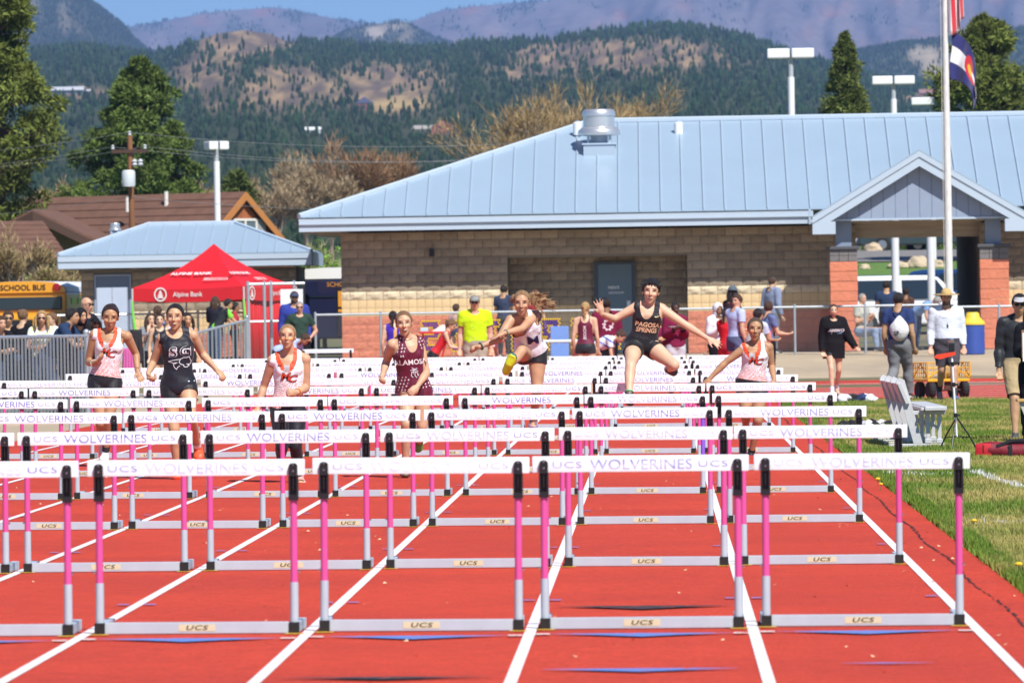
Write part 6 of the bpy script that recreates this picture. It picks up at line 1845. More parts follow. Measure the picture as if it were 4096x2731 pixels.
# ================================================================== PEOPLE: one remeshed body each, clothing and hair as its children
M_skin = mat("skin", attr=True, rough=0.48, spec=0.4, bump=0.06, bscale=120)
M_cloth = mat("jersey cloth", attr=True, rough=0.55, spec=0.35, bump=0.35, bscale=16, sheen=0.1)
M_cotton = mat("cotton cloth", attr=True, rough=0.9, spec=0.15, bump=0.5, bscale=22)
M_hair = mat("hair", attr=True, rough=0.45, spec=0.5, bump=0.9, bscale=70, stretch=(3, 3, 0.35))
M_shoe = mat("shoe", attr=True, rough=0.5, bump=0.2, bscale=40)

def V3(p): return np.array(p, float)
def unit(v): v = np.asarray(v, float); return v / (np.linalg.norm(v) + 1e-12)
class Prims:
    def __init__(s): s.V = []; s.F = []; s.n = 0
    def add(s, V, F): 
        s.V.append(np.asarray(V, float)); s.F.append(np.asarray(F, int) + s.n); s.n += len(V)
    def ell(s, c, ax, r, n=14, m=9):
        """ellipsoid: ax = 3x3 rows of axes"""
        th = np.linspace(0, math.pi, m + 1)[1:-1]; ph = np.linspace(0, 2*math.pi, n, endpoint=False)
        P = np.stack([np.outer(np.sin(th), np.cos(ph)), np.outer(np.sin(th), np.sin(ph)), np.outer(np.cos(th), np.ones(n))], -1).reshape(-1, 3)
        P = np.concatenate([P, [[0, 0, 1], [0, 0, -1]]])
        V = c + (P * np.asarray(r)) @ np.asarray(ax)
        F = []
        k = m - 1
        for i in range(k - 1):
            for j in range(n):
                j2 = (j+1) % n; F += [(i*n+j, (i+1)*n+j, (i+1)*n+j2), (i*n+j, (i+1)*n+j2, i*n+j2)]
        for j in range(n): F += [(k*n, j, (j+1) % n), (k*n+1, (k-1)*n+(j+1) % n, (k-1)*n+j)]
        s.add(V, F)
    def ball(s, c, r): s.ell(V3(c), np.eye(3), (r, r, r), 12, 8)
    def tube(s, pts, rad, n=12, lat=None):
        """closed tapered tube with rounded ends; rad: scalars, or (w, d) pairs with lateral axes lat"""
        pts = [V3(p) for p in pts]; m = len(pts); V = []; F = []
        prev = None
        for i in range(m):
            t = unit(pts[min(i+1, m-1)] - pts[max(i-1, 0)])
            if lat is not None: a = np.asarray(lat[i]) - t*np.dot(lat[i], t); a = unit(a)
            else:
                q = prev if prev is not None else (np.array([0, 0, 1.0]) if abs(t[2]) < .9 else np.array([1.0, 0, 0]))
                a = unit(q - t*np.dot(q, t))
            prev = a; b = np.cross(t, a)
            w, d = rad[i] if hasattr(rad[i], '__len__') else (rad[i], rad[i])
            for k in range(n):
                an = 2*math.pi*k/n; V.append(pts[i] + a*math.cos(an)*w + b*math.sin(an)*d)
        for i in range(m-1):
            for k in range(n):
                k2 = (k+1) % n; F += [(i*n+k, i*n+k2, (i+1)*n+k2), (i*n+k, (i+1)*n+k2, (i+1)*n+k)]
        V.append(pts[0]); V.append(pts[-1])
        for k in range(n): F += [(m*n, (k+1) % n, k), (m*n+1, (m-1)*n+k, (m-1)*n+(k+1) % n)]
        s.add(V, F)
        for e in (0, -1):
            if not hasattr(rad[e], '__len__'): s.ball(pts[e], rad[e]*.98)
    def remesh(s, vox, smooth=2):
        V = np.concatenate(s.V); F = np.concatenate(s.F)
        me = np_mesh("tmp", V, F)
        o = bpy.data.objects.new("tmp", me)
        md = o.modifiers.new("r", 'REMESH'); md.mode = 'VOXEL'; md.voxel_size = vox; md.use_smooth_shade = True
        out = evaluated_mesh(o)
        nv = len(out.vertices); P = np.empty(nv*3, np.float32); out.vertices.foreach_get("co", P); P = P.reshape(-1, 3).astype(float)
        nl = len(out.loops); li = np.empty(nl, np.int32); out.loops.foreach_get("vertex_index", li)
        ls = np.empty(len(out.polygons), np.int32); lt = np.empty(len(out.polygons), np.int32)
        out.polygons.foreach_get("loop_start", ls); out.polygons.foreach_get("loop_total", lt)
        q = ls[lt == 4]; T = [np.stack([li[q], li[q+1], li[q+2]], 1), np.stack([li[q], li[q+2], li[q+3]], 1)]
        t3 = ls[lt == 3]
        if len(t3): T.append(np.stack([li[t3], li[t3+1], li[t3+2]], 1))
        F = np.concatenate(T)
        bpy.data.objects.remove(o); bpy.data.meshes.remove(me); bpy.data.meshes.remove(out)
        for _ in range(smooth): P = lap(P, F, 0.5)
        return P, F
def lap(P, F, k):
    e = np.concatenate([F[:, [0, 1]], F[:, [1, 2]], F[:, [2, 0]]])
    S = np.zeros_like(P); c = np.zeros(len(P))
    for d in range(3): S[:, d] = np.bincount(e[:, 0], P[e[:, 1], d], len(P)) + np.bincount(e[:, 1], P[e[:, 0], d], len(P))
    c = np.bincount(e[:, 0], minlength=len(P)) + np.bincount(e[:, 1], minlength=len(P))
    c[c == 0] = 1
    return P + k*(S/c[:, None] - P)
def normals(P, F):
    n = np.cross(P[F[:, 1]] - P[F[:, 0]], P[F[:, 2]] - P[F[:, 0]]); N = np.zeros_like(P)
    for k in range(3):
        for d in range(3): N[:, d] += np.bincount(F[:, k], n[:, d], len(P))
    return N / (np.linalg.norm(N, axis=1)[:, None] + 1e-12)
def clip_mesh(P, F, f):
    """keeps the side f > 0, cutting triangles cleanly along f = 0"""
    ins = f > 0; cnt = ins[F].sum(1)
    keep = F[cnt == 3]; newV = []; newF = []; cache = {}
    def cut(a, b):
        k = (a, b) if a < b else (b, a)
        if k not in cache:
            t = f[k[0]] / (f[k[0]] - f[k[1]]); cache[k] = len(P) + len(newV); newV.append(P[k[0]] + (P[k[1]] - P[k[0]])*t)
        return cache[k]
    for tri in F[(cnt == 1) | (cnt == 2)]:
        i = [bool(ins[q]) for q in tri]
        if sum(i) == 1:
            k = i.index(True); a, b, c = tri[k], tri[(k+1) % 3], tri[(k+2) % 3]; newF.append((a, cut(a, b), cut(a, c)))
        else:
            k = i.index(False); a, b, c = tri[k], tri[(k+1) % 3], tri[(k+2) % 3]; ab, ac = cut(a, b), cut(a, c); newF += [(ab, b, c), (ab, c, ac)]
    P2 = np.concatenate([P, np.array(newV).reshape(-1, 3)]); F2 = np.concatenate([keep, np.array(newF, int).reshape(-1, 3)]).astype(int)
    u, inv = np.unique(F2, return_inverse=True)
    return P2[u], inv.reshape(F2.shape)

def refine(P, F, mask):
    """splits the edges whose two ends lie in the mask, without leaving cracks"""
    E = np.sort(np.concatenate([F[:, [0, 1]], F[:, [1, 2]], F[:, [2, 0]]]), axis=1); n = len(F)
    both = mask[E].all(1); key = E[:, 0].astype(np.int64)*len(P) + E[:, 1]
    uk, inv = np.unique(key[both], return_inverse=True)
    mid = np.full(3*n, -1, int); mid[both] = len(P) + inv
    a, b = (uk // len(P)).astype(int), (uk % len(P)).astype(int)
    P2 = np.concatenate([P, (P[a] + P[b])*.5]); m = mid.reshape(3, n).T; cnt = (m >= 0).sum(1); out = [F[cnt == 0]]
    f, q = F[cnt == 3], m[cnt == 3]
    out += [np.stack([f[:, 0], q[:, 0], q[:, 2]], 1), np.stack([q[:, 0], f[:, 1], q[:, 1]], 1), np.stack([q[:, 2], q[:, 1], f[:, 2]], 1), q]
    for k in range(3):
        s1 = (cnt == 1) & (m[:, k] >= 0); f, q = F[s1], m[s1][:, k]; x, y, z = f[:, k], f[:, (k+1) % 3], f[:, (k+2) % 3]
        out += [np.stack([x, q, z], 1), np.stack([q, y, z], 1)]
        s2 = (cnt == 2) & (m[:, k] < 0); f = F[s2]; x, y, z = f[:, k], f[:, (k+1) % 3], f[:, (k+2) % 3]; q1, q2 = m[s2][:, (k+1) % 3], m[s2][:, (k+2) % 3]
        out += [np.stack([x, y, q1], 1), np.stack([x, q1, q2], 1), np.stack([q2, q1, z], 1)]
    return P2, np.concatenate(out)
def smoothmax0(x, a, b): return np.clip((x - a)/(b - a), 0, 1)
class Figure:
    """J: joints as numpy points; A = the person's right side, B = the left"""
    def __init__(s, J, sex='f', build=1.0, head=1.0, scale=1.0, skin=(0.55, 0.31, 0.20), hairc=(0.05, 0.03, 0.02), vox=0.012, bust=0.0, hands=None, face=True, mouth=0.0, warpaint=None, fat=0.0):
        s.J = {k: V3(v) for k, v in J.items()}; s.sex = sex; s.b = build; s.hs = head; s.sc = scale; s.skin = np.array(skin)*np.array([.92, .97, .88]); s.hairc = np.array(hairc); s.vox = vox; s.bust = bust
        s.hands = hands or {}; s.face = face; s.mouth = mouth; s.warpaint = warpaint; s.fat = fat
        J = s.J
        s.spine = J['neck'] - J['pel']; s.Ls = np.linalg.norm(s.spine); s.up = s.spine / s.Ls
        s.latH = unit(J['hipB'] - J['hipA']); s.latS = unit(J['shB'] - J['shA'])
        s.fwdS = unit(np.cross(s.latS, s.up)); s.fwdH = unit(np.cross(s.latH, s.up))
        s.f = unit(J['fdir']); u = J.get('hup', s.up*0.6 + np.array([0, 0, .4])); s.r = unit(np.cross(u, s.f)); s.u = np.cross(s.f, s.r)   # r points to image right when facing the camera
    # ---- primitives by region, each inflated by g
    def torso(s, P, g=0.0, upto=1.0, frm=-0.16, gh=None):
        k = s.b*s.sc; f = s.sex == 'f'
        tab = [(-0.16, .095, .085, 0), (-.08, .140 if f else .135, .105, -.005), (0.02, .163 if f else .150, .110, -.008), (.14, .150 if f else .148, .100, 0), (.30, .122 if f else .145, .086, .006), (.42, .121 if f else .148, .088, .008), (.58, .132 if f else .160, .096, .010),
               (.74, .142 if f else .176, .104, .008), (.86, .135 if f else .175, .092, 0), (.94, .105 if f else .135, .070, -.006), (1.0, .062, .058, -.008)]
        pts, rad, lat = [], [], []
        for h, w, d, off in tab:
            if h > upto + 1e-6 or h < frm - 1e-6: continue
            la = unit(s.latH*(1 - np.clip(h, 0, 1)) + s.latS*np.clip(h, 0, 1)); fw = np.cross(la, s.up)
            bel = s.fat*math.exp(-((h - .25)/.25)**2)
            gg = g if gh is None else g*gh(h)
            pts.append(s.J['pel'] + s.up*h*s.Ls + fw*(off*k + bel*.6)); rad.append((w*k + gg + bel*.5, d*k + gg + bel*.7)); lat.append(la)
        P.tube(pts, rad, 20, lat)
        if s.bust:
            for sg in (-1, 1):
                c = s.J['pel'] + s.up*.70*s.Ls + s.latS*sg*.068*k + s.fwdS*(.072*k)
                P.ell(c, [s.latS, s.fwdS, s.up], np.array([.060, .048, .062])*s.bust*k + g)
    def traps(s, P, g=0.0):
        k = s.b*s.sc
        for q in 'AB':
            P.tube([s.J['pel'] + s.up*(s.Ls + .02), s.J['sh'+q] + s.up*.004], [.044*k + g, .047*k + g], 10)
            P.ball(s.J['sh'+q], .056*k + g)
    def uarm(s, P, q, g=0.0, t1=1.0):
        k = s.b*s.sc*(1.0 if s.sex == 'f' else 1.16); a, b = s.J['sh'+q], s.J['el'+q]
        P.tube([a + (b-a)*t for t in (0, .25, .5, .8, 1)], [(.051)*k + g, .049*k + g, .045*k + g, .039*k + g, .037*k + g], 12)
    def farm(s, P, q, g=0.0):
        k = s.b*s.sc*(1.0 if s.sex == 'f' else 1.15); a, b = s.J['el'+q], s.J['wr'+q]
        P.tube([a + (b-a)*t for t in (0, .22, .5, .8, 1)], [.037*k + g, .040*k + g, .034*k + g, .026*k + g, .025*k + g], 12)
    def thigh(s, P, q, g=0.0):
        k = s.b*s.sc*(1.0 if s.sex == 'f' else 1.02); a, b = s.J['hip'+q], s.J['kn'+q]
        P.ball(a, .092*k + g)
        P.tube([a + (b-a)*t for t in (0, .2, .5, .8, 1)], [.090*k + g, .088*k + g, .075*k + g, .058*k + g, .053*k + g], 14)
    def shank(s, P, q, g=0.0):
        k = s.b*s.sc; a, b = s.J['kn'+q], s.J['an'+q]; d = b - a
        back = unit(np.cross(np.cross(d, s.J['to'+q] - b), d)); back = -back if np.dot(back, s.J['to'+q] - b) > 0 else back
        P.tube([a + d*t + back*o*k for t, o in ((0, 0), (.25, .012), (.45, .012), (.75, .002), (1, 0))], [.052*k + g, .054*k + g, .049*k + g, .036*k + g, .033*k + g], 12)
    def foot(s, P, q, g=0.0, heel=.045):
        k = s.sc; a, t = s.J['an'+q], s.J['to'+q]; d = unit(t - a); L = np.linalg.norm(t - a)
        sh = unit(s.J['kn'+q] - a)
        h = a - sh*.045*k - d*heel*k*.6
        sole = t
        lat = unit(np.cross(d, sh)); 
        P.tube([h, a*.6 + t*.4 - sh*.030*k, t - d*.035*k, t], [(.034*k + g, .034*k + g), (.040*k + g, .034*k + g), (.044*k + g, .024*k + g), (.026*k + g, .016*k + g)], 12, [lat]*4)
        P.ball(h, .034*k + g); P.tube([a, h], [.034*k + g, .033*k + g], 8)
    def hand(s, P, q):
        k = s.sc*(1.0 if s.sex == 'f' else 1.1); H = s.hands.get(q, {}); w = s.J['wr'+q]
        d = unit(s.J['hd'+q] - w); fa = unit(w - s.J['el'+q])
        n = V3(H.get('palm', np.cross(d, s.latS if abs(np.dot(d, s.latS)) < .9 else s.up))); n = unit(n - d*np.dot(n, d)); lt = np.cross(d, n)       # palm faces n; lt across the knuckles
        curl = H.get('curl', .35); spread = H.get('spread', .12); side = H.get('thumb', 1)
        fr = min(.0125, max(.0086, s.vox*.78))
        c = w + d*.047*k
        P.ell(c, [d, lt, n], (.052*k, .040*k, .017*k), 12, 8)
        P.tube([w, c], [.023*k, .024*k], 8)
        for i, (o, L) in enumerate(((-.029, .066), (-.010, .076), (.010, .072), (.028, .056))):
            o *= side*-1
            b = w + d*(.082*k - abs(i-1.4)*.004) + lt*o*k
            p = [b]; an = 0; dd = unit(d + lt*(o/.029)*spread)
            for j, sg in enumerate((.42, .33, .27)):
                an += curl*(1.35 if j else .9); p.append(p[-1] + (dd*math.cos(an) + n*math.sin(an))*L*sg*k)
            P.tube(p, [fr*1.05, fr*1.05, fr, fr*.9], 7)
        b = w + d*.022*k + lt*side*.026*k
        td = unit(d*.75 + lt*side*(.75*(1-curl*.7)) + n*(.25 + .5*curl)); p1 = b + td*.036*k; p2 = p1 + unit(td + d*.6 - lt*side*curl*.9)*.032*k
        P.tube([b, p1, p2], [fr*1.45, fr*1.2, fr], 8)
    def headp(s, P):
        k = s.hs; c = s.J['head']; X = [s.r, s.f, s.u]; f, u, r = s.f, s.u, s.r
        P.ell(c + u*.028*k - f*.010*k, X, np.array([.074, .094, .088])*k, 20, 14)
        P.ell(c - u*.030*k + f*.022*k, X, np.array([.060, .064, .078])*k, 18, 12)
        P.ell(c - u*.082*k + f*.046*k, X, np.array([.036, .032, .030])*k, 12, 8)
        P.ell(c - u*.103*k + f*.060*k, X, np.array([.018, .016, .014])*k, 10, 8)
        for sg in (-1, 1):
            P.ell(c + r*sg*.036*k + f*.058*k - u*.022*k, X, np.array([.024, .026, .022])*k, 10, 8)      # cheeks
            P.ell(c + r*sg*.030*k + f*.074*k + u*.036*k, X, np.array([.026, .012, .009])*k, 10, 7)      # brow
            e = c + r*sg*.074*k - f*.012*k - u*.004*k; P.ell(e, [unit(r*sg*.6 - f*.5), unit(f + r*sg*.6), u], np.array([.010, .020, .033])*k, 8, 8)
        P.tube([c + f*.080*k + u*.024*k, c + f*.100*k - u*.012*k, c + f*.104*k - u*.024*k], [.0075*k, .0105*k, .0125*k], 8)
        for sg in (-1, 1): P.ball(c + f*.092*k - u*.028*k + r*sg*.011*k, .0085*k)
        P.ell(c + f*.083*k - u*.056*k, X, np.array([.024, .012, .0075])*k, 10, 6); P.ell(c + f*.081*k - u*.070*k, X, np.array([.020, .012, .0085])*k, 10, 6)
        nk = .050*s.sc*s.b if s.sex == 'f' else .060*s.sc*s.b
        P.tube([s.J['neck'] - s.up*.03, s.J['neck']*.5 + c*.5 - u*.03*k - f*.012*k, c - u*.035*k - f*.022*k], [nk*1.12, nk, nk*.98], 12)
    def make(s, label, group=None):
        P = Prims(); s.torso(P); s.traps(P); s.headp(P)
        for q in 'AB': s.uarm(P, q); s.farm(P, q); s.hand(P, q); s.thigh(P, q); s.shank(P, q); s.foot(P, q)
        V, F = P.remesh(s.vox, 2)
        vx = s.vox
        for _ in range(2 if vx < .012 else 1):
            x, y, z = s.face_xyz(V); V, F = refine(V, F, (np.abs(x) < .062) & (y > -.085) & (y < .055) & (z > .03)); vx *= .5
        col = np.tile(s.skin, (len(V), 1)) * (1 + .06*np.sin(V[:, :1]*37 + V[:, 2:]*53))
        x, y, z = s.face_xyz(V); k = 1
        hd = (np.abs(x) < .1) & (np.abs(y) < .14) & (z > -.1)
        fr = hd & (z > .045)
        def paint(mask, c, a=1.0): col[mask] = col[mask]*(1-a) + np.array(c)*a
        if s.face:
            sk = s.skin; ax_ = np.abs(x)
            paint(fr & (((ax_ - .038)/.022)**2 + ((y + .028)/.02)**2 < 1), sk*np.array([1.06, .84, .82]), .5)
            w = max(.0, vx - .003)*.5
            paint(fr & (((ax_ - .031)/.024)**2 + ((y - .014)/.015)**2 < 1), sk*np.array([.80, .72, .70]), .6)  # eye socket shade painted into the skin colour
            by = .034 + .10*np.clip(ax_ - .016, 0, .018) - .22*np.clip(ax_ - .036, 0, .02)
            paint(fr & (np.abs(y - by) < .0038 + w) & (ax_ > .012) & (ax_ < .050), s.hairc*.8 + sk*.12, .75)
            paint(fr & (((ax_ - .031)/.0165)**2 + ((y - .0125)/(.0078 + w))**2 < 1), (.05, .028, .022), .8)
            paint(fr & (((ax_ - .031)/.0130)**2 + ((y - .0108)/(.0050 + w*.5))**2 < 1), (.40, .36, .34), .8)
            paint(fr & (((ax_ - .031)/.0065)**2 + ((y - .0115)/.0062)**2 < 1), (.03, .018, .013), .95)
            lp = np.array([sk[0]*.86, sk[1]*.58, sk[2]*.60])
            paint(fr & ((x/.025)**2 + ((y + .063)/(.0105 + w))**2 < 1), lp, .8)
            paint(fr & ((x/.020)**2 + ((y + .0625)/(.0020 + .010*s.mouth + w*.2))**2 < 1), (.06, .018, .014), .85)
            if s.mouth > .3: paint(fr & ((x/.014)**2 + ((y + .0585)/(.0026*s.mouth + .001))**2 < 1), (.60, .57, .52), .8)
            paint(fr & (((ax_ - .008)/.005)**2 + ((y + .036)/.004)**2 < 1), sk*.40, .6)
            if s.warpaint:
                for sg, c in s.warpaint: paint(fr & (((x - sg*.038)/.020)**2 + ((y + .016)/.007)**2 < 1), c, .85)
        me = np_mesh("person", V, F, M_skin, col, smooth=True)
        s.o = link("person", me, None, label=label, cat="person", group=group)
        return s
    def face_xyz(s, V):
        d = (V - s.J['head'])/s.hs; return d @ s.r, d @ s.u, d @ s.f
    def coords(s, V):
        d = V - s.J['pel']; h = d @ s.up; hn = np.clip(h/s.Ls, 0, 1)[:, None]
        la = s.latH*(1 - hn) + s.latS*hn; la /= np.linalg.norm(la, axis=1)[:, None]
        fw = np.cross(la, s.up)
        return h, (d*la).sum(1), (d*fw).sum(1)
    def seg(s, V, a, b):
        a, b = s.J[a], s.J[b]; d = b - a; L = np.linalg.norm(d); t = ((V - a) @ d)/L/L; q = a + np.clip(t, 0, 1)[:, None]*d
        return t, np.linalg.norm(V - q, axis=1), L
    def add(s, name, V, F, col, material, label=None):
        if len(F) == 0: return None
        c = col(V) if callable(col) else (col if getattr(col, 'ndim', 1) == 2 else np.tile(np.array(col, float), (len(V), 1)))
        o = link(name, np_mesh(name, V, F, material, c, smooth=True), s.o)
        if label: o['label'] = label
        return o
    def wrinkle(s, V, F, amp, freq=18, seed=0.0):
        N = normals(V, F)
        w = np.sin(V[:, 0]*freq + 2.1*np.sin(V[:, 2]*freq*.8 + seed)) * np.sin(V[:, 2]*freq*1.3 + 1.7*np.sin(V[:, 1]*freq + seed*2)) + .5*np.sin(V[:, 2]*freq*2.6 + V[:, 0]*freq*1.4 + seed)
        return V + N*(amp*w)[:, None]
    # ---- garments
    def top(s, kind, col, g=None, hem=-0.03, scoop=None, scoopw=.074, strap=.105, sleeve=.55, mat_=None, name=None, back=None, wr=None):
        P = Prims(); f = []
        if scoop is None: scoop = .12 if kind == 'tank' else .045
        if kind == 'tank':
            g = .009 if g is None else g
            s.torso(P, g); s.traps(P, g*.6)
        else:
            g = {'tee': .020, 'polo': .022, 'long': .020, 'hoodie': .034}[kind] if g is None else g
            s.torso(P, g, gh=lambda h: 1.0 if h < .85 else .75); s.traps(P, g*.75)
            for q in 'AB':
                s.uarm(P, q, g*.9)
                if kind in ('long', 'hoodie'): s.farm(P, q, g*.8)
            if hem < -.10: P.tube([s.J['pel'] + s.up*.10, s.J['pel'] + s.up*(hem - .03)], [(.175*s.sc + g*.6, .125*s.sc + g*.6)]*2, 20, [s.latH]*2)
            if kind == 'hoodie':
                c = s.J['neck'] - s.fwdS*.055; P.ell(c, [s.latS, s.fwdS, s.up], (.115*s.sc, .075*s.sc, .055*s.sc))
        V, F = P.remesh(max(.0085, s.vox), 2)
        h, x, y = s.coords(V); Ln = s.Ls
        fld = h - hem
        k = s.sc
        depth = np.where(y > 0, scoop, back if back is not None else .045)*k
        neck = np.sqrt((x/(scoopw*k))**2 + ((h - Ln - .01)/depth)**2)
        fn = (neck - 1)*scoopw*k*.8
        fn = np.where(h > Ln + .015*k, np.minimum(fn, np.sqrt(x**2 + (y + .008)**2) - scoopw*k*.9), fn)
        fld = np.minimum(fld, fn)
        if kind == 'tank':
            xs = (strap + .115*np.clip((Ln - .045*k - h)/(.15*k), 0, 1)**1.6)*k
            fld = np.minimum(fld, xs - np.abs(x)); 
        else:
            tA, dA, LA = s.seg(V, 'shA', 'elA'); tB, dB, LB = s.seg(V, 'shB', 'elB'); ft, fdA, fLA = s.seg(V, 'elA', 'wrA'); fb, fdB, fLB = s.seg(V, 'elB', 'wrB')
            dt = np.abs(x)*0 + np.linalg.norm(V - (s.J['pel'] + np.clip(h, 0, Ln)[:, None]*s.up), axis=1) - .07*k
            if kind in ('tee', 'polo'):
                for t, d_, L in ((tA, dA, LA), (tB, dB, LB)): fld = np.where((d_ < .105*k) & (t > .3) & (d_ < dt), np.minimum(fld, (sleeve - t)*L), fld)
            else:
                for t, d_, L in ((ft, fdA, fLA), (fb, fdB, fLB)): fld = np.where((d_ < .085*k) & (t > .5) & (d_ < dt + .05), np.minimum(fld, (.97 - t)*L), fld)
        s.neckf = None
        if wr is None: wr = {'tank': .0012, 'long': .0022}.get(kind, .0032)
        V = s.wrinkle(V, F, wr, 17 if kind != 'hoodie' else 12, s.J['pel'][0])
        V2, F2 = clip_mesh(V, F, fld)
        nm = name or {'tank': 'singlet', 'tee': 't_shirt', 'polo': 'polo_shirt', 'long': 'long_sleeved_shirt', 'hoodie': 'hooded_top'}[kind]
        s.tv, s.tf = V2, F2
        s.nf = lambda W: s._neckfield(W, scoop, scoopw, back)
        s.topo = s.add(nm, V2, F2, col, mat_ or (M_cloth if kind == 'tank' else M_cotton))
        return s.topo
    def _neckfield(s, W, scoop, scoopw, back):
        h, x, y = s.coords(W); k = s.sc
        depth = np.where(y > 0, scoop, back if back is not None else .045)*k
        return (np.sqrt((x/(scoopw*k))**2 + ((h - s.Ls - .01)/depth)**2) - 1)*scoopw*k*.8
    def bottom(s, kind, col, g=None, cut=.42, waist=.07, mat_=None, wr=None, name=None, cuts=None):
        P = Prims(); g = {'shorts': .010, 'loose': .028, 'pants': .022, 'leggings': .006}[kind] if g is None else g
        s.torso(P, g + .004, upto=.30)
        for q in 'AB':
            s.thigh(P, q, g)
            if kind in ('pants', 'leggings'): s.shank(P, q, g)
        V, F = P.remesh(max(.0085, s.vox), 2)
        h, x, y = s.coords(V)
        fld = waist - h
        tA, dA, LA = s.seg(V, 'hipA', 'knA'); tB, dB, LB = s.seg(V, 'hipB', 'knB')
        if kind in ('shorts', 'loose'):
            cA, cB = cuts or (cut, cut)
            fl = np.where(dA < dB, (cA - tA)*LA, (cB - tB)*LB); fld = np.minimum(fld, fl)
        else:
            ta, da, la = s.seg(V, 'knA', 'anA'); tb, db, lb = s.seg(V, 'knB', 'anB'); fl = np.where(da < db, (.95 - ta)*la, (.95 - tb)*lb)
            fld = np.where(np.minimum(da, db) < .12, np.minimum(fld, fl), fld)
        V = s.wrinkle(V, F, (.0008 if kind in ('shorts', 'leggings') else .004) if wr is None else wr, 16, 1.3)
        V2, F2 = clip_mesh(V, F, fld)
        return s.add(name or {'shorts': 'shorts', 'loose': 'shorts', 'pants': 'trousers', 'leggings': 'leggings'}[kind], V2, F2, col, mat_ or (M_cloth if kind in ('shorts', 'leggings') else M_cotton))
    def shoes(s, col, sock=None, sole=(.7, .7, .68), sides='AB', cols=None, solek=.036):
        for q in sides:
            P = Prims(); s.foot(P, q, .009)
            V, F = P.remesh(max(.009, s.vox*.85), 1)
            t, d, L = s.seg(V, 'knA' if q == 'A' else 'knB', 'an'+q)
            V2, F2 = clip_mesh(V, F, (V - s.J['an'+q]) @ unit(s.J['an'+q] - s.J['kn'+q])*1.0 + .012)
            dn = unit(s.J['an'+q] - s.J['kn'+q]); fd = unit(s.J['to'+q] - s.J['an'+q] + dn*-.0); fn = unit(dn - fd*np.dot(dn, fd)); sh = (V2 - s.J['an'+q]) @ fn
            c = np.tile(np.array(cols[q] if cols else col, float), (len(V2), 1)); c[sh > solek*s.sc] = sole
            s.add("shoe", V2, F2, c, M_shoe)
            if sock:
                P = Prims(); s.shank(P, q, .006); V, F = P.remesh(.012, 1); t, d, L = s.seg(V, 'kn'+q, 'an'+q)
                V2, F2 = clip_mesh(V, F, (t - sock[1])*L); s.add("sock", V2, F2, sock[0], M_cotton)
    def hair(s, style, col, var=.25, seed=1, extra=None):
        col = np.array(col); k = s.hs; c = s.J['head']; X = [s.r, s.f, s.u]; f, u, r = s.f, s.u, s.r
        P = Prims(); g = .010 if style in ('tight', 'bun', 'pony', 'braid') else .017
        P.ell(c + u*.028*k - f*.012*k, X, (np.array([.074, .094, .088]) + g)*k, 22, 16)
        if style in ('short', 'messy'):
            P.ell(c + u*.075*k + f*.012*k, X, np.array([.066, .080, .050])*k, 16, 10)
        if style == 'messy':
            rg = np.random.default_rng(seed)
            for i in range(34):
                a = rg.uniform(0, 6.28); e = rg.uniform(.1, 1.2); d = unit(r*math.cos(a)*math.cos(e) + f*math.sin(a)*math.cos(e)*.9 + u*math.sin(e))
                b = c + u*.03*k + d*.088*k; P.tube([b - d*.02*k, b + unit(d + r*rg.uniform(.1, .6))*rg.uniform(.012, .032)*k], [.015*k, .005*k], 6)
        V, F = P.remesh(max(.007, s.vox*.7), 1)
        x, y, z = s.face_xyz(V)
        hl = np.interp(z, [-.12, -.03, .018, .040, .066, .085], [-.085, -.062, -.002, .050, .094, .110] if style not in ('short', 'messy') else [-.085, -.055, .006, .042, .072, .078])
        V = V + normals(V, F)*(.0012*np.sin(np.arctan2(x, z + .02)*34 + 3*np.sin(y*60)))[:, None]*k
        hl = hl + .0045*np.sin(np.arctan2(x, z + .02)*47)*np.sin(np.arctan2(x, z)*19 + seed) if style != 'messy' else hl - .010 + .010*np.sin(x*210 + seed)
        V = V - normals(V, F)*((.0085 if style not in ('short', 'messy') else .012)*(1 - np.clip((y - hl)/.035, 0, 1)))[:, None]*k*(z > -.02)[:, None]
        V2, F2 = clip_mesh(V, F, y - hl)
        def cc(W):
            fx, fy, fz = s.face_xyz(W); an = np.arctan2(fx, fz + .02); q = .6*np.sin(an*31 + 2*np.sin(fy*40)) + .5*np.sin(an*67 + W[:, 2]*60); return np.clip(col[None]*(1 + var*q[:, None]), 0, 1)
        o = s.add("hair", V2, F2, cc, M_hair)
        Q = Prims(); any_ = False
        def strands(path_fn, n, r0, r1, seed):
            rg = np.random.default_rng(seed)
            for i in range(n): Q.tube(path_fn(rg, i), [r0, (r0 + r1)*.5, (r0 + r1)*.5, r1][:4], 6)
        nape = c - f*.088*k + u*.01*k
        if style == 'bun': Q.ball(c - f*.085*k + u*.075*k + r*.018*k, .040*k); Q.ball(c - f*.10*k + u*.06*k + r*.03*k, .026*k); any_ = True
        if style in ('pony', 'braid'):
            b = c - f*.098*k + u*.045*k; dn = np.array([0, 0, -1.0])
            if style == 'pony': Q.tube([b, b - f*.05*k + dn*.02, b - f*.055*k + dn*.12, b - f*.02*k + dn*.26], [.022*k, .032*k, .030*k, .010*k], 10); any_ = True
            else:
                for i in range(9): Q.ball(b - f*.012*k + dn*(.02 + .035*i) + r*.012*(-1)**i*k + r*extra*i*.01 if extra else b - f*.012*k + dn*(.02 + .035*i) + r*.012*(-1)**i*k, (.032 - .0018*i)*k)
                any_ = True
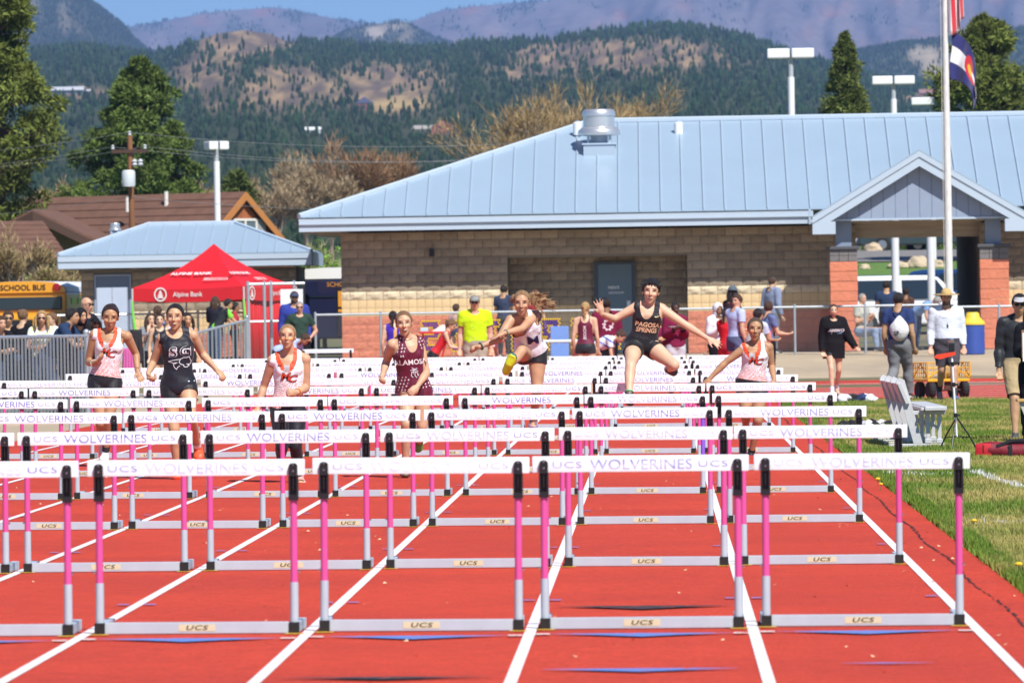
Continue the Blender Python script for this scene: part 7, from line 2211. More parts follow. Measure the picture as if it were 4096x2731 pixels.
        if style == 'long':
            rg = np.random.default_rng(seed)
            for sg in (-1, 1):
                for i in range(7):
                    o_ = r*sg*(.078 + rg.uniform(0, .02))*k + f*rg.uniform(-.05, .045)*k; p0 = c + o_ + u*.03*k
                    Q.tube([p0, p0 - u*.07*k + r*sg*.012, p0 - u*.15*k + r*sg*rg.uniform(.0, .03) + f*rg.uniform(-.01, .03), p0 - u*rg.uniform(.20, .27)*k + r*sg*rg.uniform(-.01, .03) + f*.02], [.018*k, .022*k, .019*k, .006*k], 7)
            for i in range(8):
                p0 = nape + r*rg.uniform(-.07, .07)*k; Q.tube([p0 + u*.03*k, p0 - u*.07*k - f*.01, p0 - u*.15*k - f*.005, p0 - u*.24*k], [.02*k, .026*k, .022*k, .008*k], 7)
            any_ = True
        if extra is not None and callable(extra): extra(Q, c, f, u, r, k); any_ = True
        if any_:
            V, F = Q.remesh(max(.007, s.vox*.7), 1); s.add({'bun': 'hair_bun', 'pony': 'ponytail', 'braid': 'braid'}.get(style, 'loose_hair'), V, F, cc, M_hair)
    def headwear(s, kind, col, col2=None):
        k = s.hs; c = s.J['head']; X = [s.r, s.f, s.u]; f, u, r = s.f, s.u, s.r; col2 = col if col2 is None else col2
        P = Prims()
        if kind in ('cap', 'visor', 'capback'):
            P.ell(c + u*.040*k - f*.010*k, X, np.array([.086, .106, .092])*k, 20, 14)
            V, F = P.remesh(.010, 1); x, y, z = s.face_xyz(V); ff = y - .052 + .25*np.clip(z, -1, 0)*0
            if kind == 'visor': ff = np.minimum(ff, .095 - y)
            V2, F2 = clip_mesh(V, F, ff); s.add("cap", V2, F2, lambda W: np.where((s.face_xyz(W)[2] > .05)[:, None], np.array(col2), np.array(col)), M_cotton)
            P = Prims(); dr = f if kind != 'capback' else -f
            P.ell(c + u*.052*k + dr*.105*k, [r, unit(dr - u*.18), unit(u + dr*.18)], np.array([.072, .072, .007])*k, 18, 8)
            V, F = P.remesh(.007, 0); s.add("peak", V, F, col2 if kind == 'visor' else col, M_cotton)
        elif kind in ('straw', 'bucket'):
            P.ell(c + u*.060*k - f*.006*k, X, np.array([.088, .106, .098])*k, 20, 14); V, F = P.remesh(.010, 1); x, y, z = s.face_xyz(V)
            V2, F2 = clip_mesh(V, F, y - .055); s.add("hat_crown", V2, F2, col, M_cotton)
            mb = []; n = 36; R0, R1 = .085*k, (.205 if kind == 'straw' else .150)*k; V = []; F = []
            for rr, dz in ((R0, .066), (R1*.75, .064), (R1, .058), (R1, .052), (R1*.75, .058), (R0, .060)):
                for i in range(n): a = 2*math.pi*i/n; V.append(c + u*dz*k + r*rr*math.cos(a) + f*rr*1.12*math.sin(a))
            for j in range(5):
                for i in range(n): i2 = (i+1) % n; F += [(j*n+i, j*n+i2, (j+1)*n+i2), (j*n+i, (j+1)*n+i2, (j+1)*n+i)]
            s.add("brim", np.array(V), np.array(F), col2, M_cotton)
        elif kind == 'hood':
            P.ell(c + u*.026*k - f*.022*k, X, np.array([.108, .122, .122])*k, 20, 14); P.ell(c - u*.075*k - f*.02*k, X, np.array([.10, .105, .08])*k, 16, 10)
            V, F = P.remesh(.011, 2); x, y, z = s.face_xyz(V); e = np.sqrt((x/.068)**2 + ((y + .012)/.108)**2)
            V2, F2 = clip_mesh(V, F, np.where(z > .0, (e - 1)*.07, .1)); s.add("hood", V2, F2, col, M_cotton)
    def shades(s, col=(.01, .01, .012)):
        k = s.hs; c = s.J['head']; f, u, r = s.f, s.u, s.r; P = Prims()
        for sg in (-1, 1):
            P.ell(c + r*sg*.033*k + u*.010*k + f*.089*k, [r, unit(f + r*sg*.35), u], np.array([.030, .006, .020])*k, 14, 8)
            P.tube([c + r*sg*.060*k + u*.018*k + f*.080*k, c + r*sg*.080*k + u*.014*k - f*.01*k], [.004*k, .004*k], 6)
        P.tube([c - r*.02*k + u*.016*k + f*.098*k, c + r*.02*k + u*.016*k + f*.098*k], [.004*k]*2, 6)
        V, F = P.remesh(.005, 0); s.add("sunglasses", V, F, col, M_shoe)
    def beard(s, col):
        k = s.hs; P = Prims(); s.headp(P); V, F = P.remesh(.009, 1); V = V + normals(V, F)*.003; x, y, z = s.face_xyz(V)
        V2, F2 = clip_mesh(V, F, np.minimum(np.minimum(-.046 - y, z - .015), y + .122) - np.where((np.abs(x) < .024) & (np.abs(y + .062) < .012), 1, 0)); s.add("beard", V2, F2, col, M_hair)
    def print_on(s, txt, h, size, col, xoff=0.0, name="lettering", tilt=0.0, back=False, matname=None, lift=.004, **kw):
        """lettering wrapped on the garment's front (or back)"""
        bv = BVHTree.FromPolygons([Vector(p) for p in s.tv], [tuple(t) for t in s.tf])
        V, F = text_verts(txt, size, **kw) if isinstance(txt, str) else txt
        sg = -1 if back else 1; lat = s.latS*sg; fw = s.fwdS*sg
        o0 = s.J['pel'] + s.up*h + lat*xoff; out = []; c, sn = math.cos(tilt), math.sin(tilt)
        for a, b in V:
            a, b = a*c - b*sn, a*sn + b*c
            p = o0 + lat*a + s.up*b + fw*.5; hit = bv.ray_cast(Vector(p), Vector(-fw), 1.0)
            out.append(tuple(hit[0] + Vector(fw)*lift) if hit[0] else tuple(o0 + lat*a + s.up*b + fw*.11))
        me = bpy.data.meshes.new(name); me.from_pydata(out, [], F); me.materials.append(mat(matname or "print %.2f %.2f %.2f" % tuple(col), tuple(col), .6)); me.update()
        return link(name, me, s.topo)

def polyprint(polys):
    V = []; F = []
    for p in polys:
        b = len(V); V += [tuple(q) for q in p]; F.append(tuple(range(b, b + len(p))))
    return V, F
def linework(lines, w):
    V = []; F = []
    for pts in lines:
        for (x0, y0), (x1, y1) in zip(pts[:-1], pts[1:]):
            d = math.hypot(x1-x0, y1-y0) + 1e-9; nx, ny = -(y1-y0)/d*w/2, (x1-x0)/d*w/2; ex, ey = (x1-x0)/d*w*.3, (y1-y0)/d*w*.3
            b = len(V); V += [(x0+nx-ex, y0+ny-ey), (x0-nx-ex, y0-ny-ey), (x1-nx+ex, y1-ny+ey), (x1+nx+ex, y1+ny+ey)]; F.append((b, b+1, b+2, b+3))
    return V, F
# ================================================================== THE SEVEN RUNNERS
def athlete(crop, d, J, label, **kw):
    x0, y0, sc = crop; Q = {}
    for k, v in J.items():
        if k in ('fdir', 'hup'): Q[k] = np.array(v, float); continue
        Q[k] = np.array(pixf(x0 + v[0]*sc, y0 + v[1]*sc, d + v[2]))
    kw.setdefault('vox', .0082)
    fig = Figure(Q, **kw); fig.make(label, "runners in the hurdle race")
    return fig
WHT = np.array([.80, .82, .87]); ORG = np.array([.72, .075, .02]); BLK = np.array([.012, .012, .016]); MAR = np.array([.13, .008, .030])
def mc_top(fig, front=True):
    def col(W):
        h, x, y = fig.coords(W); hn = h/fig.Ls; c = np.tile(WHT, (len(W), 1))
        nf = fig.nf(W); coll = (nf < .028) & (y > -.02) & (hn > .55); c[coll] = ORG
        t = np.clip((.52 - hn)/.50, 0, 1); ph = np.sin((h + .30*x + .012*np.sin(x*22))*2*math.pi/.021)
        st = ph > (1 - 1.55*t); c[st] = np.array([.62, .10, .06])
        v = (np.abs(x) < .028) & (nf < .026) & (nf > -.01) & (y > 0) & coll; c[v] = np.array([.45, .45, .48])
        return c
    fig.top('tank', col, scoop=.12, scoopw=.068, strap=.138, hem=-.03)
    L = fig.Ls
    fig.print_on("M", L*.595, .075, (.01, .01, .012), xoff=-.030, lift=.004, sx=1.15, shear=.2, bold=.045, name="crest")
    fig.print_on("C", L*.555, .070, (.01, .01, .012), xoff=.038, lift=.0045, sx=1.3, shear=.2, bold=.045, name="crest")
    fig.print_on("M", L*.595, .068, (.72, .055, .02), xoff=-.030, lift=.0075, sx=1.15, shear=.2, bold=.0, name="crest")
    fig.print_on("C", L*.555, .060, (.72, .055, .02), xoff=.038, lift=.008, sx=1.3, shear=.2, bold=.0, name="crest")
    fig.print_on(linework([[(-.016, .008), (-.008, 0), (.008, 0), (.016, .008)], [(-.016, -.008), (-.008, 0)], [(.016, -.008), (.008, 0)]], .005), L*.79, 1, (.01, .01, .012), xoff=-.088, name="maker_mark")
C1 = (300, 1180, .4975)
A = athlete(C1, 72.6, dict(head=(283, 178, -.02), fdir=(.06, -1, -.22), neck=(292, 300, .02), shA=(158, 318, 0), shB=(418, 332, .03), elA=(105, 540, .10), wrA=(158, 548, -.10), hdA=(208, 512, -.15),
    elB=(492, 478, .14), wrB=(502, 610, .02), hdB=(535, 690, -.03), pel=(238, 690, .02), hipA=(176, 702, .02), hipB=(305, 706, .02), knA=(205, 1030, -.10), anA=(222, 1180, .30), toA=(235, 1290, .34), knB=(272, 1015, -.12), anB=(246, 1262, .02), toB=(228, 1335, -.12)),
    "runner in white and orange MC singlet and black shorts, looking down, by the picket barrier", head=1.08, skin=(.47, .245, .145), hairc=(.028, .012, .012), bust=1.0, build=1.0, hands={'A': dict(curl=.35, palm=(.3, -.3, .9), thumb=-1), 'B': dict(curl=.25, thumb=1)})
mc_top(A); A.bottom('shorts', BLK, cut=.34, waist=.05); A.shoes((.70, .72, .70), sock=((.05, .05, .06), .80)); A.hair('bun', (.030, .013, .014))
def neck_chain(fig, col, r=.0035, drop=.02):
    c = fig.J['neck'] + fig.up*.025; P = Prims(); pts = [c + (fig.latS*math.cos(a)*.062 + fig.fwdS*math.sin(a)*.062)*fig.sc + fig.up*(-drop*math.sin(a)) for a in np.linspace(-.3, math.pi + .3, 14)]
    P.tube(pts, [r]*14, 6); V, F = np.concatenate(P.V), np.concatenate(P.F); fig.add("necklace", V, F, col, mat("jewellery", attr=True, rough=.3, metal=.6))
neck_chain(A, (.35, .22, .10))
def bracelet(fig, q, col, r=.005):
    w = fig.J['wr'+q]; d = unit(w - fig.J['el'+q]); a = unit(np.cross(d, [0.3, .2, .9])); b = np.cross(d, a); P = Prims(); c = w - d*.025
    P.tube([c + (a*math.cos(t) + b*math.sin(t))*.034 for t in np.linspace(0, 2*math.pi, 14)], [r]*14, 6); fig.add("bracelet", np.concatenate(P.V), np.concatenate(P.F), col, mat("bracelet band", attr=True, rough=.6))
bracelet(A, 'A', (.6, .5, .4)); bracelet(A, 'B', (.5, .3, .15), .003)

B = athlete(C1, 66.8, dict(head=(806, 180, 0), fdir=(-.10, -1, -.02), neck=(826, 300, .03), shA=(700, 345, .0), shB=(948, 325, .04), elA=(625, 548, .10), wrA=(588, 630, -.06), hdA=(606, 690, -.12),
    elB=(1020, 468, .14), wrB=(1140, 602, .10), hdB=(1190, 650, .04), pel=(832, 738, .02), hipA=(768, 752, .02), hipB=(902, 748, .02), knA=(798, 1085, -.06), anA=(818, 1395, .05), toA=(826, 1478, -.12), knB=(930, 985, -.16), anB=(985, 1220, .16), toB=(1000, 1325, .10)),
    "runner in black SG singlet and black shorts, between the two MC runners near the fence", head=1.03, skin=(.58, .335, .215), hairc=(.012, .009, .010), mouth=.5, bust=.85, hands={'A': dict(curl=.7, palm=(.8, -.5, .2), thumb=1), 'B': dict(curl=.55, palm=(-.3, .5, -.7), thumb=1)})
B.top('tank', (.010, .011, .020), scoop=.07, scoopw=.080, strap=.138, hem=-.09, g=.014, wr=.003)
L = B.Ls
def outline_text(fig, t, h, size, xo, col, inner, **kw):
    fig.print_on(t, h, size*1.08, col, xoff=xo, lift=.004, bold=.085, name="crest", **kw); fig.print_on(t, h, size, inner, xoff=xo, lift=.0075, bold=.0, name="crest", **kw)
outline_text(B, "S", L*.64, .092, -.054, (.72, .73, .76), (.010, .011, .020), sx=1.25); outline_text(B, "G", L*.64, .092, .060, (.72, .73, .76), (.010, .011, .020), sx=1.2)
B.print_on(linework([[(-.11, .03), (-.06, .038), (.0, .042), (.03, .055), (.06, .052), (.085, .06), (.09, .045), (.105, .02), (.10, 0), (.085, -.01), (.06, -.005)], [(-.11, .03), (-.07, .012), (-.03, .012), (-.065, 0), (-.055, -.03), (-.035, -.05), (-.025, -.03), (-.005, -.02)],
    [(.0, .04), (-.012, .015), (.005, -.005), (.03, -.012), (.035, -.03), (.06, -.035), (.085, -.02), (.07, -.012)]], .0055), L*.42, 1, (.72, .73, .76), xoff=.012, name="crest")
B.bottom('shorts', BLK, cut=.26, waist=.02, cuts=(.34, .20)); B.shoes((.80, .10, .03), sock=((.78, .78, .78), .86)); B.hair('pony', (.012, .009, .010))
B.print_on(linework([[(-.03, .0), (.03, .0)]], .012), L*.09, 1, (.45, .62, .72), xoff=.115, name="maker_mark")

C2 = (980, 1260, .4463)
Cc = athlete(C2, 65.3, dict(head=(380, 196, -.04), fdir=(-.02, -1, .04), neck=(398, 338, .03), shA=(250, 408, .0), shB=(538, 398, .02), elA=(168, 640, .10), wrA=(112, 835, .02), hdA=(108, 905, -.02),
    elB=(548, 655, .06), wrB=(462, 695, -.14), hdB=(405, 690, -.20), pel=(385, 848, .05), hipA=(318, 865, .05), hipB=(462, 862, .05), knA=(332, 1180, -.10), anA=(318, 1300, .26), toA=(322, 1395, .34), knB=(456, 1175, -.08), anB=(486, 1442, .05), toB=(505, 1528, -.10)),
    "blonde runner in white and orange MC singlet and black leggings with painted cheeks", head=.95, skin=(.60, .335, .225), hairc=(.20, .10, .045), mouth=.25, bust=.8, warpaint=((-1, (.85, .26, .05)), (1, (.85, .40, .06))), hands={'B': dict(curl=.95, palm=(.2, .9, -.2), thumb=1), 'A': dict(curl=.3)})
mc_top(Cc); Cc.bottom('leggings', (.012, .012, .018), waist=.05); Cc.shoes((.80, .36, .32), sole=(.75, .55, .5)); Cc.hair('tight', (.40, .235, .115), .32); bracelet(Cc, 'B', (.75, .28, .05)); neck_chain(Cc, (.55, .38, .18), .002, .06)

C3 = (1440, 1210, .4786)
D = athlete(C3, 66.8, dict(head=(369, 178, -.05), fdir=(.03, -1, -.02), neck=(385, 300, .0), shA=(272, 352, -.02), shB=(492, 332, .04), elA=(218, 500, .14), wrA=(188, 612, -.03), hdA=(172, 668, -.10),
    elB=(556, 590, .02), wrB=(480, 700, -.14), hdB=(425, 748, -.20), pel=(448, 742, .06), hipA=(388, 752, .06), hipB=(518, 744, .06), knA=(388, 1015, -.18), anA=(378, 1345, -.06), toA=(376, 1458, -.16), knB=(520, 1030, .02), anB=(492, 1165, .36), toB=(478, 1240, .44)),
    "runner in maroon singlet lettered ALAMOSA, between the blonde runner and the neon shirted official", head=.98, skin=(.62, .365, .25), hairc=(.10, .05, .025), mouth=.8, bust=.75, hands={'A': dict(curl=.85, palm=(.7, -.5, .3), thumb=1), 'B': dict(curl=.6, palm=(-.2, .9, -.3), thumb=1)})
def ala(W):
    h, x, y = D.coords(W); c = np.tile(MAR, (len(W), 1)); d = (np.sin(h*2*math.pi/.030) > .1) & (np.sin((x + h*.35*np.sign(x))*2*math.pi/.032) > .62)
    c[d & (h < .16) & (np.abs(x) > .035) & (y > 0)] = (.75, .72, .74); nf = D.nf(W); c[d & (h > D.Ls*.78) & (np.abs(x) > .07)] = (.7, .66, .68); return c
D.top('tank', ala, scoop=.135, scoopw=.064, strap=.122, hem=-.075, g=.013, wr=.0025)
D.print_on("ALAMOSA", D.Ls*.575, .050, (.80, .78, .78), bold=.02, sx=1.0, xoff=-.008)
D.print_on(linework([[(-.02, .045), (.0, .03), (.03, .035)], [(-.035, .02), (-.01, .025), (.015, .02), (.035, .005)], [(-.03, 0), (.0, .01), (.03, -.01)], [(-.025, .0), (-.035, -.03), (-.02, -.045)], [(.005, .0), (.0, -.03), (.015, -.05)], [(.028, -.01), (.03, -.035)], [(-.01, .03), (-.012, -.01)]], .007), D.Ls*.38, 1, (.70, .67, .72), xoff=.012, name="crest")
D.print_on(linework([[(-.014, .008), (-.007, 0), (.007, 0), (.014, .008)], [(-.014, -.008), (-.007, 0)], [(.014, -.008), (.007, 0)]], .005), D.Ls*.70, 1, (.75, .72, .74), xoff=-.085, name="maker_mark")
D.bottom('shorts', lambda W: np.where((np.abs(D.coords(W)[1]) > .10)[:, None], MAR, MAR*.6), cut=.22, waist=.02, g=.013); D.shoes((.04, .10, .30), sock=None, sole=(.10, .08, .02), cols={'A': (.10, .06, .04), 'B': (.10, .45, .10)}); D.hair('tight', (.25, .135, .065), .28)
neck_chain(D, (.65, .5, .4), .005, .03)

C4 = (1820, 1120, .4082)
E_ = athlete(C4, 70.6, dict(head=(655, 228, -.30), fdir=(-.06, -1, -.10), hup=(.02, -.12, 1), neck=(672, 355, -.20), shA=(545, 395, -.26), shB=(785, 352, -.12), elA=(432, 575, -.42), wrA=(235, 655, -.52), hdA=(150, 665, -.56),
    elB=(652, 480, -.36), wrB=(480, 522, -.50), hdB=(380, 560, -.55), pel=(742, 712, .08), hipA=(672, 735, .06), hipB=(808, 742, .08), knA=(655, 690, -.36), anA=(528, 850, -.58), toA=(575, 728, -.70), knB=(802, 1075, .02), anB=(770, 1375, .26), toB=(762, 1455, .18)),
    "runner in white singlet with a navy M, kicking a lime soled shoe over the hurdle", head=1.03, skin=(.56, .30, .195), hairc=(.13, .07, .035), mouth=.4, bust=.7, hands={'A': dict(curl=.95, palm=(0, -.5, -.85), thumb=-1), 'B': dict(curl=.12, palm=(0, .15, -1), thumb=-1)})
def e_top(W):
    h, x, y = E_.coords(W); c = np.tile(WHT, (len(W), 1)); nf = E_.nf(W)
    xs = (.105 + .115*np.clip((E_.Ls - .045 - h)/.15, 0, 1)**1.6); c[(xs - np.abs(x) < .03) & (h < E_.Ls*.80) & (x > .05)] = (.02, .05, .42); return c
E_.top('tank', e_top, scoop=.115, scoopw=.068, strap=.125, hem=-.06, g=.016, wr=.004)
E_.print_on("M", E_.Ls*.50, .105, (.45, .48, .60), lift=.004, sx=1.35, bold=.055, name="crest"); E_.print_on("M", E_.Ls*.50, .095, (.012, .014, .075), lift=.0075, sx=1.35, bold=.012, name="crest")
E_.bottom('shorts', BLK, cut=.26, waist=.03, cuts=(.30, .24)); E_.shoes((.02, .12, .10), sole=(.72, .80, .03), cols={'A': (.02, .12, .11), 'B': (.30, .22, .35)}, solek=.012)
def wind_hair(Q, c, f, u, r, k):
    rg = np.random.default_rng(5)
    for i in range(44):
        p0 = c - f*.075*k + u*rg.uniform(-.015, .05)*k + r*.03*k; e = rg.uniform(.16, .34)
        a = u*rg.uniform(-.12, .07) ; w = rg.uniform(-.03, .03)
        Q.tube([p0, p0 + r*e*.35 + u*(.03 + w) - f*.02, p0 + r*e*.7 + a*.5 + u*rg.uniform(-.03, .03), p0 + r*e + a + u*rg.uniform(-.03, .03) + f*rg.uniform(-.05, .05)], [.016, .011, .009, .004], 6)
    for i in range(14):
        p0 = c + u*.055*k - f*.02*k - r*.070*k; d = unit(-r*rg.uniform(.4, 1) + u*rg.uniform(-.6, .7) - f*.5); Q.tube([p0 - u*.03, p0 + d*.03, p0 + d*.055 - u*.03], [.020, .018, .006], 6)
E_.hair('tight', (.33, .195, .095), .5, extra=wind_hair); bracelet(E_, 'A', (.12, .15, .12), .009); bracelet(E_, 'A', (.6, .58, .5), .006); bracelet(E_, 'B', (.1, .3, .25), .004); neck_chain(E_, (.10, .06, .04), .004, .02)

C5 = (2340, 1080, .3444)
F_ = athlete(C5, 68.9, dict(head=(765, 252, -.06), fdir=(.0, -1, -.04), neck=(755, 400, .0), shA=(608, 425, -.02), shB=(888, 452, .02), elA=(335, 572, -.03), wrA=(192, 508, -.20), hdA=(165, 400, -.22),
    elB=(1155, 628, -.05), wrB=(1425, 795, -.06), hdB=(1545, 850, -.07), pel=(660, 868, .04), hipA=(568, 895, .02), hipB=(765, 890, .04), knA=(530, 1110, -.34), anA=(512, 1450, -.50), toA=(522, 1560, -.62), knB=(1040, 1105, -.18), anB=(985, 1150, .20), toB=(1055, 1185, .34)),
    "dark short haired runner in black PAGOSA SPRINGS singlet leaping with both arms spread wide", head=1.0, skin=(.68, .42, .31), hairc=(.010, .009, .011), mouth=.45, bust=.75, hands={'A': dict(curl=.08, palm=(.12, -1, .1), thumb=-1, spread=.30), 'B': dict(curl=.15, palm=(-.2, .75, -.6), thumb=-1, spread=.30)})
def f_top(W):
    h, x, y = F_.coords(W); c = np.tile(np.array([.011, .010, .013]), (len(W), 1)); c[np.sin(h*2*math.pi/.024 + 2*np.sin(x*9)) > .8] = (.030, .029, .038); return c
F_.top('tank', f_top, scoop=.145, scoopw=.070, strap=.122, hem=-.03, g=.011, wr=.002)
F_.print_on("PAGOSA", F_.Ls*.535, .046, (.82, .50, .30), bold=.025, sx=.98); F_.print_on("SPRINGS", F_.Ls*.40, .046, (.82, .50, .30), bold=.025, sx=.86)
F_.print_on(polyprint([[(-.028, .004), (-.030, -.004), (-.022, -.011), (-.010, -.009), (.030, .012), (-.010, -.002), (-.020, -.003)]]), F_.Ls*.76, 1, (.80, .66, .30), xoff=.075, name="maker_mark")
F_.bottom('shorts', (.010, .010, .012), cut=.30, waist=.07, g=.012, cuts=(.32, .26)); F_.shoes((.05, .05, .06), sole=(.6, .6, .6)); F_.hair('messy', (.010, .009, .011), .35, seed=4)
def band(fig, q, col):
    a = fig.J['an'+q]; d = unit(fig.J['kn'+q] - a); x = unit(np.cross(d, [0, 1, .1])); y = np.cross(d, x); P = Prims(); P.tube([a + d*.03 + (x*math.cos(t) + y*math.sin(t))*.040 for t in np.linspace(0, 2*math.pi, 14)], [.006]*14, 6); fig.add("anklet", np.concatenate(P.V), np.concatenate(P.F), col, mat("bracelet band", attr=True, rough=.6))
band(F_, 'A', (.03, .50, .25))

C6 = (2780, 1230, .4274)
G = athlete(C6, 76.0, dict(head=(563, 205, -.04), fdir=(.05, -1, -.02), neck=(578, 335, .02), shA=(468, 378, .0), shB=(688, 372, .04), elA=(288, 512, .0), wrA=(140, 662, -.04), hdA=(95, 715, -.06),
    elB=(718, 552, .10), wrB=(742, 676, -.06), hdB=(735, 735, -.12), pel=(528, 712, .03), hipA=(468, 725, .03), hipB=(602, 722, .03), knA=(472, 1010, -.08), anA=(478, 1120, .32), toA=(486, 1230, .36), knB=(590, 1050, -.10), anB=(530, 1345, .06), toB=(508, 1445, -.04)),
    "runner in white and orange MC singlet in the lane beside the grass, with face paint", head=1.03, skin=(.47, .25, .15), hairc=(.035, .022, .018), bust=.9, warpaint=((-1, (.85, .22, .05)), (1, (.06, .07, .09))), hands={'A': dict(curl=.5, palm=(.2, .8, -.4), thumb=1), 'B': dict(curl=.6, palm=(-.5, .7, -.2), thumb=1)})
mc_top(G); G.bottom('shorts', BLK, cut=.30, waist=.04); G.shoes((.015, .015, .02), sock=((.02, .02, .02), .93), sole=(.05, .03, .04)); G.hair('pony', (.10, .065, .045), .5)

# ================================================================== SPECTATORS AND OFFICIALS
def rot(p, a): c, s = math.cos(a), math.sin(a); return np.array([p[0]*c - p[1]*s, p[0]*s + p[1]*c, p[2]])
def std(H, sex, arms='down', legs='stand', lean=0.0, turn=0.0, nod=0.0, wide=1.0):
    k = H/1.7; sw = (.158 if sex == 'f' else .180)*k*wide; J = {}
    nz, pz = .828*H, .525*H; ln = lambda z: -lean*max(0, (z - pz))/(nz - pz)*.30*k if lean < 2 else 0
    J['pel'] = (0, .0 + .06*lean*k, pz); J['neck'] = (0, ln(nz), nz - .03*lean*lean*k); J['head'] = (0, ln(nz)*1.15 - .035*k, .920*H - .05*lean*lean*k)
    J['fdir'] = (math.sin(turn), -math.cos(turn), -nod)
    for q, s in (('A', -1), ('B', 1)):
        J['sh'+q] = (s*sw, ln(.8*H), .803*H - .02*lean*k); J['hip'+q] = (s*.083*k, .06*lean*k, .515*H)
        J['kn'+q] = (s*.095*k, -.02*k, .285*H); J['an'+q] = (s*.10*k, .03*k, .055*H); J['to'+q] = (s*.125*k, -.155*k, .020*H)
        sh = np.array(J['sh'+q])
        a = arms if isinstance(arms, str) else arms[0 if q == 'A' else 1]
        E, W, D = {'down': ((s*.05, .03, -.30), (s*.06, -.05, -.545), (s*.05, -.09, -.63)), 'fold': ((s*.05, -.05, -.28), (-s*.09, -.22, -.24), (-s*.20, -.20, -.22)), 'lean': ((s*.07, -.20, -.27), (-s*.05, -.38, -.27), (-s*.14, -.40, -.27)),
                   'hip': ((s*.15, .06, -.27), (s*.01, -.05, -.43), (-s*.02, -.12, -.47)), 'write': ((s*.04, .0, -.29), (-s*.07, -.23, -.20), (-s*.13, -.28, -.16)), 'fwd': ((s*.02, -.10, -.28), (s*.0, -.32, -.30), (s*.0, -.40, -.30)),
                   'back': ((s*.06, .12, -.27), (s*.08, .14, -.52), (s*.08, .16, -.60)), 'out': ((s*.10, -.05, -.27), (s*.22, -.14, -.48), (s*.28, -.18, -.55)), 'face': ((s*.06, -.10, -.26), (-s*.06, -.16, -.03), (-s*.09, -.16, .05))}[a]
        J['el'+q] = sh + np.array(E)*k; J['wr'+q] = sh + np.array(W)*k; J['hd'+q] = sh + np.array(D)*k
    if legs == 'walk':
        J['knA'] = (-.08*k, -.20*k, .29*H); J['anA'] = (-.08*k, -.26*k, .055*H); J['toA'] = (-.09*k, -.45*k, .03*H); J['knB'] = (.085*k, -.02*k, .28*H); J['anB'] = (.09*k, .34*k, .10*H); J['toB'] = (.10*k, .18*k, .015*H)
    if legs == 'walk2':
        J['knB'] = (.08*k, -.20*k, .29*H); J['anB'] = (.08*k, -.24*k, .055*H); J['toB'] = (.09*k, -.43*k, .03*H); J['knA'] = (-.085*k, -.02*k, .28*H); J['anA'] = (-.09*k, .34*k, .10*H); J['toA'] = (-.10*k, .18*k, .015*H)
    if legs == 'sit':
        dz = -.27*H
        for q in J:
            if q != 'fdir' and not q.startswith(('kn', 'an', 'to')): J[q] = np.array(J[q], float) + np.array([0, .1, dz])
        for q, s in (('A', -1), ('B', 1)): J['kn'+q] = (s*.12*k, -.36*k, .27*H); J['an'+q] = (s*.12*k, -.38*k, .05*H); J['to'+q] = (s*.13*k, -.56*k, .02*H)
    if legs == 'bend':
        pz = np.array(J['pel'], float)
        for q in list(J):
            if q == 'fdir' or q.startswith(('kn', 'an', 'to', 'hip', 'pel')): continue
            p = np.array(J[q], float) - pz; a = 1.15; J[q] = pz + np.array([p[0], p[1]*math.cos(a) - p[2]*math.sin(a)*.95, p[2]*math.cos(a) + p[1]*math.sin(a)])
        for q, s in (('A', -1), ('B', 1)):
            sh = np.array(J['sh'+q]); J['el'+q] = sh + np.array([s*.04, -.02, -.27])*k; J['wr'+q] = sh + np.array([s*.0, -.10, -.50])*k; J['hd'+q] = sh + np.array([0, -.12, -.58])*k
        J['fdir'] = (0, -.6, -.8)
    return J
SK = {'fair': (.66, .40, .29), 'tan': (.52, .29, .18), 'brown': (.30, .155, .09), 'dark': (.10, .05, .032), 'red': (.62, .33, .24)}
HC = {'dark': (.018, .012, .010), 'brown': (.075, .038, .020), 'light': (.20, .11, .05), 'blond': (.46, .30, .12), 'grey': (.35, .33, .31), 'red': (.16, .06, .025)}
def spectator(u, vtop, Y, face, label, sex='f', arms='down', legs='stand', lean=0.0, turn=0.0, nod=0.05, skin='fair', hairc='brown', hair='short', top=None, bot=None, hat=None, shades=False, beard=None, H=None, group="people watching by the fences", wide=1.0, fat=0.0, build=1.0, bust=None, shoes=(.05, .05, .06), vox=.0195, hood=None, dz=0.0, sock=None, pre=None, toward=0.0, mouth=0.0):
    top3 = pix(u, vtop, Y); g0 = gz(top3.x, Y)
    extra = .012 if hat is None else .03
    Hh = H or (top3.z - g0)/(1.0 + extra/1.7)
    if H: g0 = top3.z - H*(1 + extra/1.7) if dz == 'fit' else g0
    J = std(Hh, sex, arms, legs, lean, turn, nod, wide)
    if pre: pre(J, Hh)
    off = np.array(J['head'])[:2]; o2 = rot((off[0], off[1], 0), face)
    a = face
    for k in J:
        p = np.array(J[k], float); J[k] = rot(p, a) if k == 'fdir' else rot(p, a) + np.array([top3.x - o2[0], Y, g0])
    f = Figure(J, sex=sex, build=build*(Hh/1.7)**.3, head=(.98 if sex == 'f' else 1.02)*(Hh/1.7)**.35, scale=Hh/1.68, skin=SK[skin], hairc=HC[hairc], vox=vox, bust=(.8 if sex == 'f' else 0) if bust is None else bust, fat=fat, mouth=mouth, hands={'A': dict(curl=.45), 'B': dict(curl=.45, thumb=-1)})
    f.make(label, group)
    if top: f.top(top[0], top[1], **(top[2] if len(top) > 2 else {}))
    if bot: f.bottom(bot[0], bot[1], **(bot[2] if len(bot) > 2 else {}))
    f.shoes(shoes, sock=sock)
    if hood is not None: f.headwear('hood', hood)
    if hair and hood is None: f.hair(hair, HC[hairc])
    if hat: f.headwear(*hat)
    if shades: f.shades()
    if beard: f.beard(beard)
    return f
